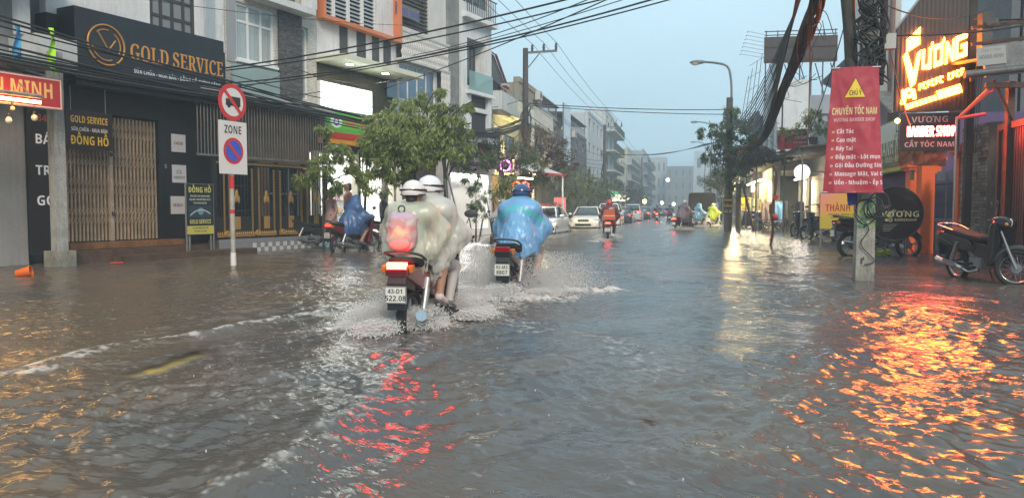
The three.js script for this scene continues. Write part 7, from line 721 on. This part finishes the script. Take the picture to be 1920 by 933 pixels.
car('white saloon parked facing the camera beside the street trees', [-5.75, RD, -44.8], Math.PI, {}); car('white sport utility car right behind the white saloon', [-5.2, RD, -52], Math.PI, { suv: 1 }); car('white car half hidden by the blue poncho rider', [-6.55, RD, -35.2], Math.PI - 0.05, { c: [0.62, 0.63, 0.65] }); car('dark saloon parked behind the maroon rider', [-5.0, RD, -60], 0, { c: [0.03, 0.035, 0.04], tail: 2 }); car('pale blue white car further along the parked row', [-4.75, RD, -68], 0, { c: [0.5, 0.55, 0.6], suv: 1, tail: 5 }); car('dark grey saloon with red lights in the parked row', [-4.5, RD, -78], 0, { c: [0.05, 0.055, 0.06], tail: 6 }); car('last dark car of the parked row', [-4.4, RD, -90], 0, { c: [0.06, 0.07, 0.08], tail: 4 }); car('teal car beyond the parked row', [-3.6, RD, -108], 0, { c: [0.05, 0.12, 0.13], tail: 6 });
{ const t = thing('covered_truck', 'small truck with dark brown canvas cover seen from behind', 'truck', [0.95, RD, -54]); mk(t, 'canvas_cover', [loft([0, 0.1, 2.6, 2.7].map((z, i) => ring(i % 3 ? 0.95 : 0.9, 0.95, i % 3 ? 2.42 : 2.36, z - 2.7, 0.22, 0.97)))], grime([0.03, 0.024, 0.02], 0.9)); mk(t, 'tail_board', [bx(1.8, 0.5, 0.06, 0, 0.82, 0.03)], grime([0.06, 0.05, 0.05], 0.6)); mk(t, 'canvas_flap', [bx(0.7, 1.0, 0.03, -0.45, 1.6, 0.03)], grime([0.045, 0.035, 0.03], 0.9)); mk(t, 'canvas_flap', [bx(0.75, 1.0, 0.03, 0.45, 1.6, 0.035)], grime([0.04, 0.03, 0.027], 0.9)); mk(t, 'cab', [loft([0, 0.1, 1.3, 1.4].map((z, i) => ring(i % 3 ? 0.85 : 0.8, 0.4, i === 3 ? 1.6 : 1.9, -2.8 - z, 0.3)))], mat([0.1, 0.15, 0.2], 0.4)); mk(t, 'chassis', [bx(1.4, 0.2, 3.8, 0, 0.48, -1.7)], M.black); for (const s of [1, -1]) for (const z of [-0.6, -3.3]) { const w = sub(t, 'wheel', [s * 0.75, 0.31, z]); mk(w, 'tyre', [tor(0.22, 0.09, 0, 0, 0, 'x', 20, 8)], M.rubber); mk(w, 'rim', [cy(0.17, 0.17, 0.14, 0, 0, 0, 14, 'x')], M.steel); } }

// ---------- thrown water ----------
const dropG = new THREE.IcosahedronGeometry(1, 1), dropM = mat([0.78, 0.76, 0.74], 0.25, { transmission: 0.35 });
function spray(label, list) { // ballistic drops from points on the water: [x, ahead, count, sideways speed, up speed, back speed, spread, size]
  const tr = []; for (const [x, f, n, vs, vu, vb, sp0, size] of list) for (let i = 0; i < n * 7; i++) {
    const side = vs * (Math.abs(vs) > 0 ? Math.pow(rnd(), 0.7) : 0) + rr(-0.5, 0.5) * sp0, up = vu * Math.pow(rnd(), 0.8), back = vb * rr(0.2, 1) + rr(-0.4, 0.4) * sp0, T = (2 * up) / 9.8, t = T * Math.sqrt(rnd()) * 1.0;
    const px = x + rr(-0.1, 0.1) + side * t, py = up * t - 4.9 * t * t, pf = f + rr(-0.25, 0.25) - back * t; if (py < -0.01) continue; const vy = up - 9.8 * t, s = size * rr(0.12, 0.5) * (rnd() < 0.06 ? 1.4 : 1);
    tr.push([px, py + 0.015, -pf, side, vy, back, s]);
  }
  const o = new THREE.InstancedMesh(dropG, dropM, tr.length), m = new THREE.Matrix4(), q = new THREE.Quaternion(), d = V(0, 0, 0); tr.forEach(([x, y, z, a, b, c, s], i) => { d.set(a, b, c).normalize(); q.setFromUnitVectors(V(0, 1, 0), d); m.compose(V(x, y, z), q, V(s, s * rr(1.2, 2.2), s)); o.setMatrixAt(i, m); });
  o.name = numbered('water_spray'); o.userData = { label, kind: 'stuff' }; o.castShadow = o.receiveShadow = true; scene.add(o);
}
spray('white water thrown up by the nearest motorbike', [[-2.72, 7.3, 2600, 1.0, 2.0, 0.9, 0.7, 0.009], [-2.9, 7.3, 3000, -1.2, 2.1, 1.0, 0.8, 0.009], [-2.7, 8.3, 2200, 1.5, 2.2, 0.6, 0.6, 0.008], [-3.05, 8.3, 2200, -1.6, 2.2, 0.5, 0.6, 0.008], [-2.85, 6.9, 2600, 0, 1.5, 1.6, 1.3, 0.011], [-3.3, 7.8, 1800, -0.9, 1.3, 0.4, 1.2, 0.012], [-2.3, 7.9, 1800, 0.9, 1.3, 0.4, 1.0, 0.012]]);
spray('spray fanning from the wheels of the blue poncho rider', [[-2.25, 10.3, 3000, 1.9, 3.4, 0.5, 0.5, 0.007], [-2.5, 10.2, 3800, -2.0, 3.6, 0.5, 0.6, 0.007], [-2.35, 9.9, 2600, 0, 1.9, 1.4, 1.6, 0.011], [-2.2, 11.2, 2200, 2.0, 3.2, 0.2, 0.5, 0.007], [-2.55, 11.2, 2600, -2.2, 3.4, 0.2, 0.5, 0.007], [-2.0, 10.1, 1900, 1.2, 1.4, 0.3, 0.9, 0.011], [-2.8, 9.9, 2200, -1.2, 1.6, 0.4, 1.0, 0.012]]);
spray('spray from the wheels of riders further away', [[-3.0, 29.4, 1200, 1.2, 1.8, 0.4, 1.6, 0.016], [-3.0, 29.4, 1200, -1.2, 1.8, 0.4, 1.6, 0.016], [-6.0, 24, 1600, 1.8, 2.6, -0.3, 1.2, 0.014], [-6.1, 24.2, 1200, -1.6, 2.2, -0.3, 1.2, 0.014], [-0.2, 41, 1000, 1.5, 1.6, 0.4, 2, 0.02], [0.6, 46.2, 900, 1.5, 1.6, 0.3, 2, 0.02], [1.5, 48.2, 900, 1.4, 1.6, 0.3, 2, 0.02], [-0.6, 41, 900, -1.5, 1.6, 0.4, 2, 0.02]]);
{ // rain hitting the water
  const n = 260, o = new THREE.InstancedMesh(dropG, dropM, n), m = new THREE.Matrix4(); for (let i = 0; i < n; i++) { const f = 2.6 + 13 * Math.pow(rnd(), 0.8), x = rr(-0.95, 0.62) * f * 0.95 - 0.4, s = rr(0.0016, 0.004); m.compose(V(x, 0.012 + 0.03 * rnd() ** 2, -f), new THREE.Quaternion(), V(s, s * rr(1, 2.4), s)); o.setMatrixAt(i, m); } o.name = 'raindrop_splash'; o.userData = { kind: 'stuff', label: 'small raindrops bouncing off the flooded road' }; scene.add(o);
}
// ---------- street clutter ----------
{
  const crum = (w, h, d, s) => { const g = new THREE.IcosahedronGeometry(0.5, 3), p = g.attributes.position; for (let i = 0; i < p.count; i++) { const v = V(p.getX(i), p.getY(i), p.getZ(i)), k = 1 + 0.35 * N3(v.x * 3 + s, v.y * 3, v.z * 3) + 0.14 * N3(v.x * 8, v.y * 8 + s, v.z * 8); p.setXYZ(i, v.x * k * w, v.y * k * h, v.z * k * d); } g.computeVertexNormals(); return g; };
  solo('litter_bag', 'crumpled white plastic sheet lying by the gate corner', 'litter', crum(0.55, 0.16, 0.4, 1), mat([0.55, 0.6, 0.55], 0.5), LP(7.5, 1.6, 0.04), 0.3); solo('litter_bag', 'pale blue plastic bag against the tiled plinth', 'litter', crum(0.32, 0.22, 0.26, 5), mat([0.22, 0.36, 0.42], 0.4, { transmission: 0.2 }), LP(6.9, 1.2, 0.08), 0.3); solo('litter_bag', 'lime green cloth bundle under the dark scooter', 'litter', crum(0.42, 0.2, 0.3, 9), mat([0.5, 0.52, 0.03], 0.7), [4.75, 0.04, -20.5], 0);
  const bxn = thing('foam_box', 'white foam box on the kerb beside the white saloon', 'box', [-7.6, -0.06, -42.6], 0.1); mk(bxn, 'tub', [bx(0.62, 0.34, 0.45, 0, 0.25, 0)], mat([0.5, 0.5, 0.48], 0.6)); mk(bxn, 'lid', [bx(0.66, 0.06, 0.49, 0, 0.45, 0)], mat([0.56, 0.56, 0.54], 0.6));
  const rp = thing('red_lit_panel', 'small red glowing panel beside the trees', 'sign', [-7.9, 0, -47.5], 0.2); mk(rp, 'lit_face', [bx(0.75, 1.1, 0.06, 0, 1.25, 0)], glow([0.7, 0.12, 0.1], 0.9)); mk(rp, 'leg', [bx(0.06, 0.8, 0.05, 0, 0.35, -0.02)], M.steel);
  const rp2 = thing('pink_board', 'small pink board beside the blue poncho rider', 'sign', [-7.3, 0, -38.8], 0.2); mk(rp2, 'board', [bx(0.7, 0.3, 0.05, 0, 1.25, 0)], mat([0.6, 0.12, 0.13], 0.5)); mk(rp2, 'leg', [bx(0.05, 1.2, 0.05, 0, 0.5, -0.03)], M.steel);
  const table = thing('folding_table', 'dark low table under the lit shopfront', 'table', [4.1, -0.06, -39.5], 0.2); mk(table, 'top', [bx(1.3, 0.04, 0.6, 0, 0.62, 0)], M.wood); for (const x of [-0.6, 0.6]) for (const z of [-0.25, 0.25]) mk(table, 'leg', [bx(0.04, 0.6, 0.04, x, 0.3, z)], M.dark);
  const cart = thing('food_cart', 'dark blue food cart with a white bag beside the leaning stake', 'cart', [3.55, -0.06, -46], 0.1); mk(cart, 'body', [bx(1.5, 0.8, 0.8, 0.2, 0.6, 0)], mat([0.03, 0.04, 0.1], 0.5)); mk(cart, 'counter', [bx(1.6, 0.05, 0.9, 0.2, 1.03, 0)], M.steel); for (const s of [-0.4, 0.8]) { const w = sub(cart, 'wheel', [s, 0.2, 0.43]); mk(w, 'tyre', [tor(0.16, 0.03, 0, 0, 0, 'z', 20, 6)], M.rubber); mk(w, 'hub', [cy(0.04, 0.04, 0.06, 0, 0, 0, 10, 'z')], M.steel); } solo('plastic_bag', 'white plastic bag hanging on the food cart', 'bag', crum(0.36, 0.6, 0.25, 12), mat([0.6, 0.6, 0.6], 0.5), [2.95, 0.75, -45.6]);
  [[3.9, -40.6, [0.3, 0.22, 0.2], 'brown jacket hanging on the laundry rail'], [4.5, -40.6, [0.14, 0.3, 0.5], 'blue cloth hanging on the laundry rail'], [4.9, -36.2, [0.35, 0.3, 0.28], 'grey cloth draped over a chair by the parked motorbikes'], [4.25, -40.7, [0.45, 0.05, 0.04], 'red cloth hanging on the laundry rail']].forEach(([x, z, c, lab]) => { const g = new THREE.PlaneGeometry(0.38, 1.0, 16, 10), p = g.attributes.position; for (let i = 0; i < p.count; i++) { const k = 0.5 - p.getY(i); p.setZ(i, 0.05 * Math.sin(p.getX(i) * 26) * k + 0.03 * N2(p.getX(i) * 5, k * 4 + x)); p.setX(i, p.getX(i) * (1 + 0.25 * k)); } g.computeVertexNormals(); solo('hanging_cloth', lab, 'cloth', g, mat(c, 0.9), [x, 0.95, z], 0.1); });
  const lr = thing('laundry_rail', 'thin steel rail holding cloths in front of the lit shopfront', 'rail', [4.2, -0.06, -40.65], 0); mk(lr, 'top_bar', [bx(1.4, 0.03, 0.03, 0, 1.54, 0)], M.steel); for (const x of [-0.7, 0.7]) mk(lr, 'leg', [bx(0.03, 1.52, 0.03, x, 0.76, 0)], M.steel);
  const st = thing('stacked_chairs', 'small stack of dark stools by the shrub on the left pavement', 'stool', LP(12.6, 2.0, -0.05), LROT); for (let k = 0; k < 3; k++) mk(st, 'stool', [bx(0.32, 0.03, 0.32, 0, 0.42 + k * 0.09, 0), ...[[-1, -1], [1, -1], [-1, 1], [1, 1]].map(([a, b]) => ln([a * 0.16, k * 0.09, b * 0.16], [a * 0.13, 0.42 + k * 0.09, b * 0.13], 0.014))], mat([0.12, 0.02, 0.02], 0.5));
  [[1.35, 5.2], [0.55, 8.6], [-0.4, 6.4], [2.1, 10.8], [0.9, 12.5], [-1.1, 14.2], [-0.2, 4.3]].forEach(([x, f], i) => solo('floating_leaf', ['brown leaf floating low right of the wake', 'curled brown leaf drifting mid road', 'brown leaf near the middle wake streak', 'brown leaf drifting near the kerb', 'dark leaf farther out on the blue water', 'small leaf beyond the blue poncho rider', 'brown leaf in the near blue water'][i], 'leaf', leafG.clone().translate(0, -0.5, 0).scale(0.12, 0.2, 1).rotateX(-Math.PI / 2 + 0.15), mat([0.12, 0.055, 0.03], 0.5), [x, heightAt(x, f, 0) + 0.008, -f], i * 1.3, 'floating leaves'));
}
renderer.render(scene, camera);
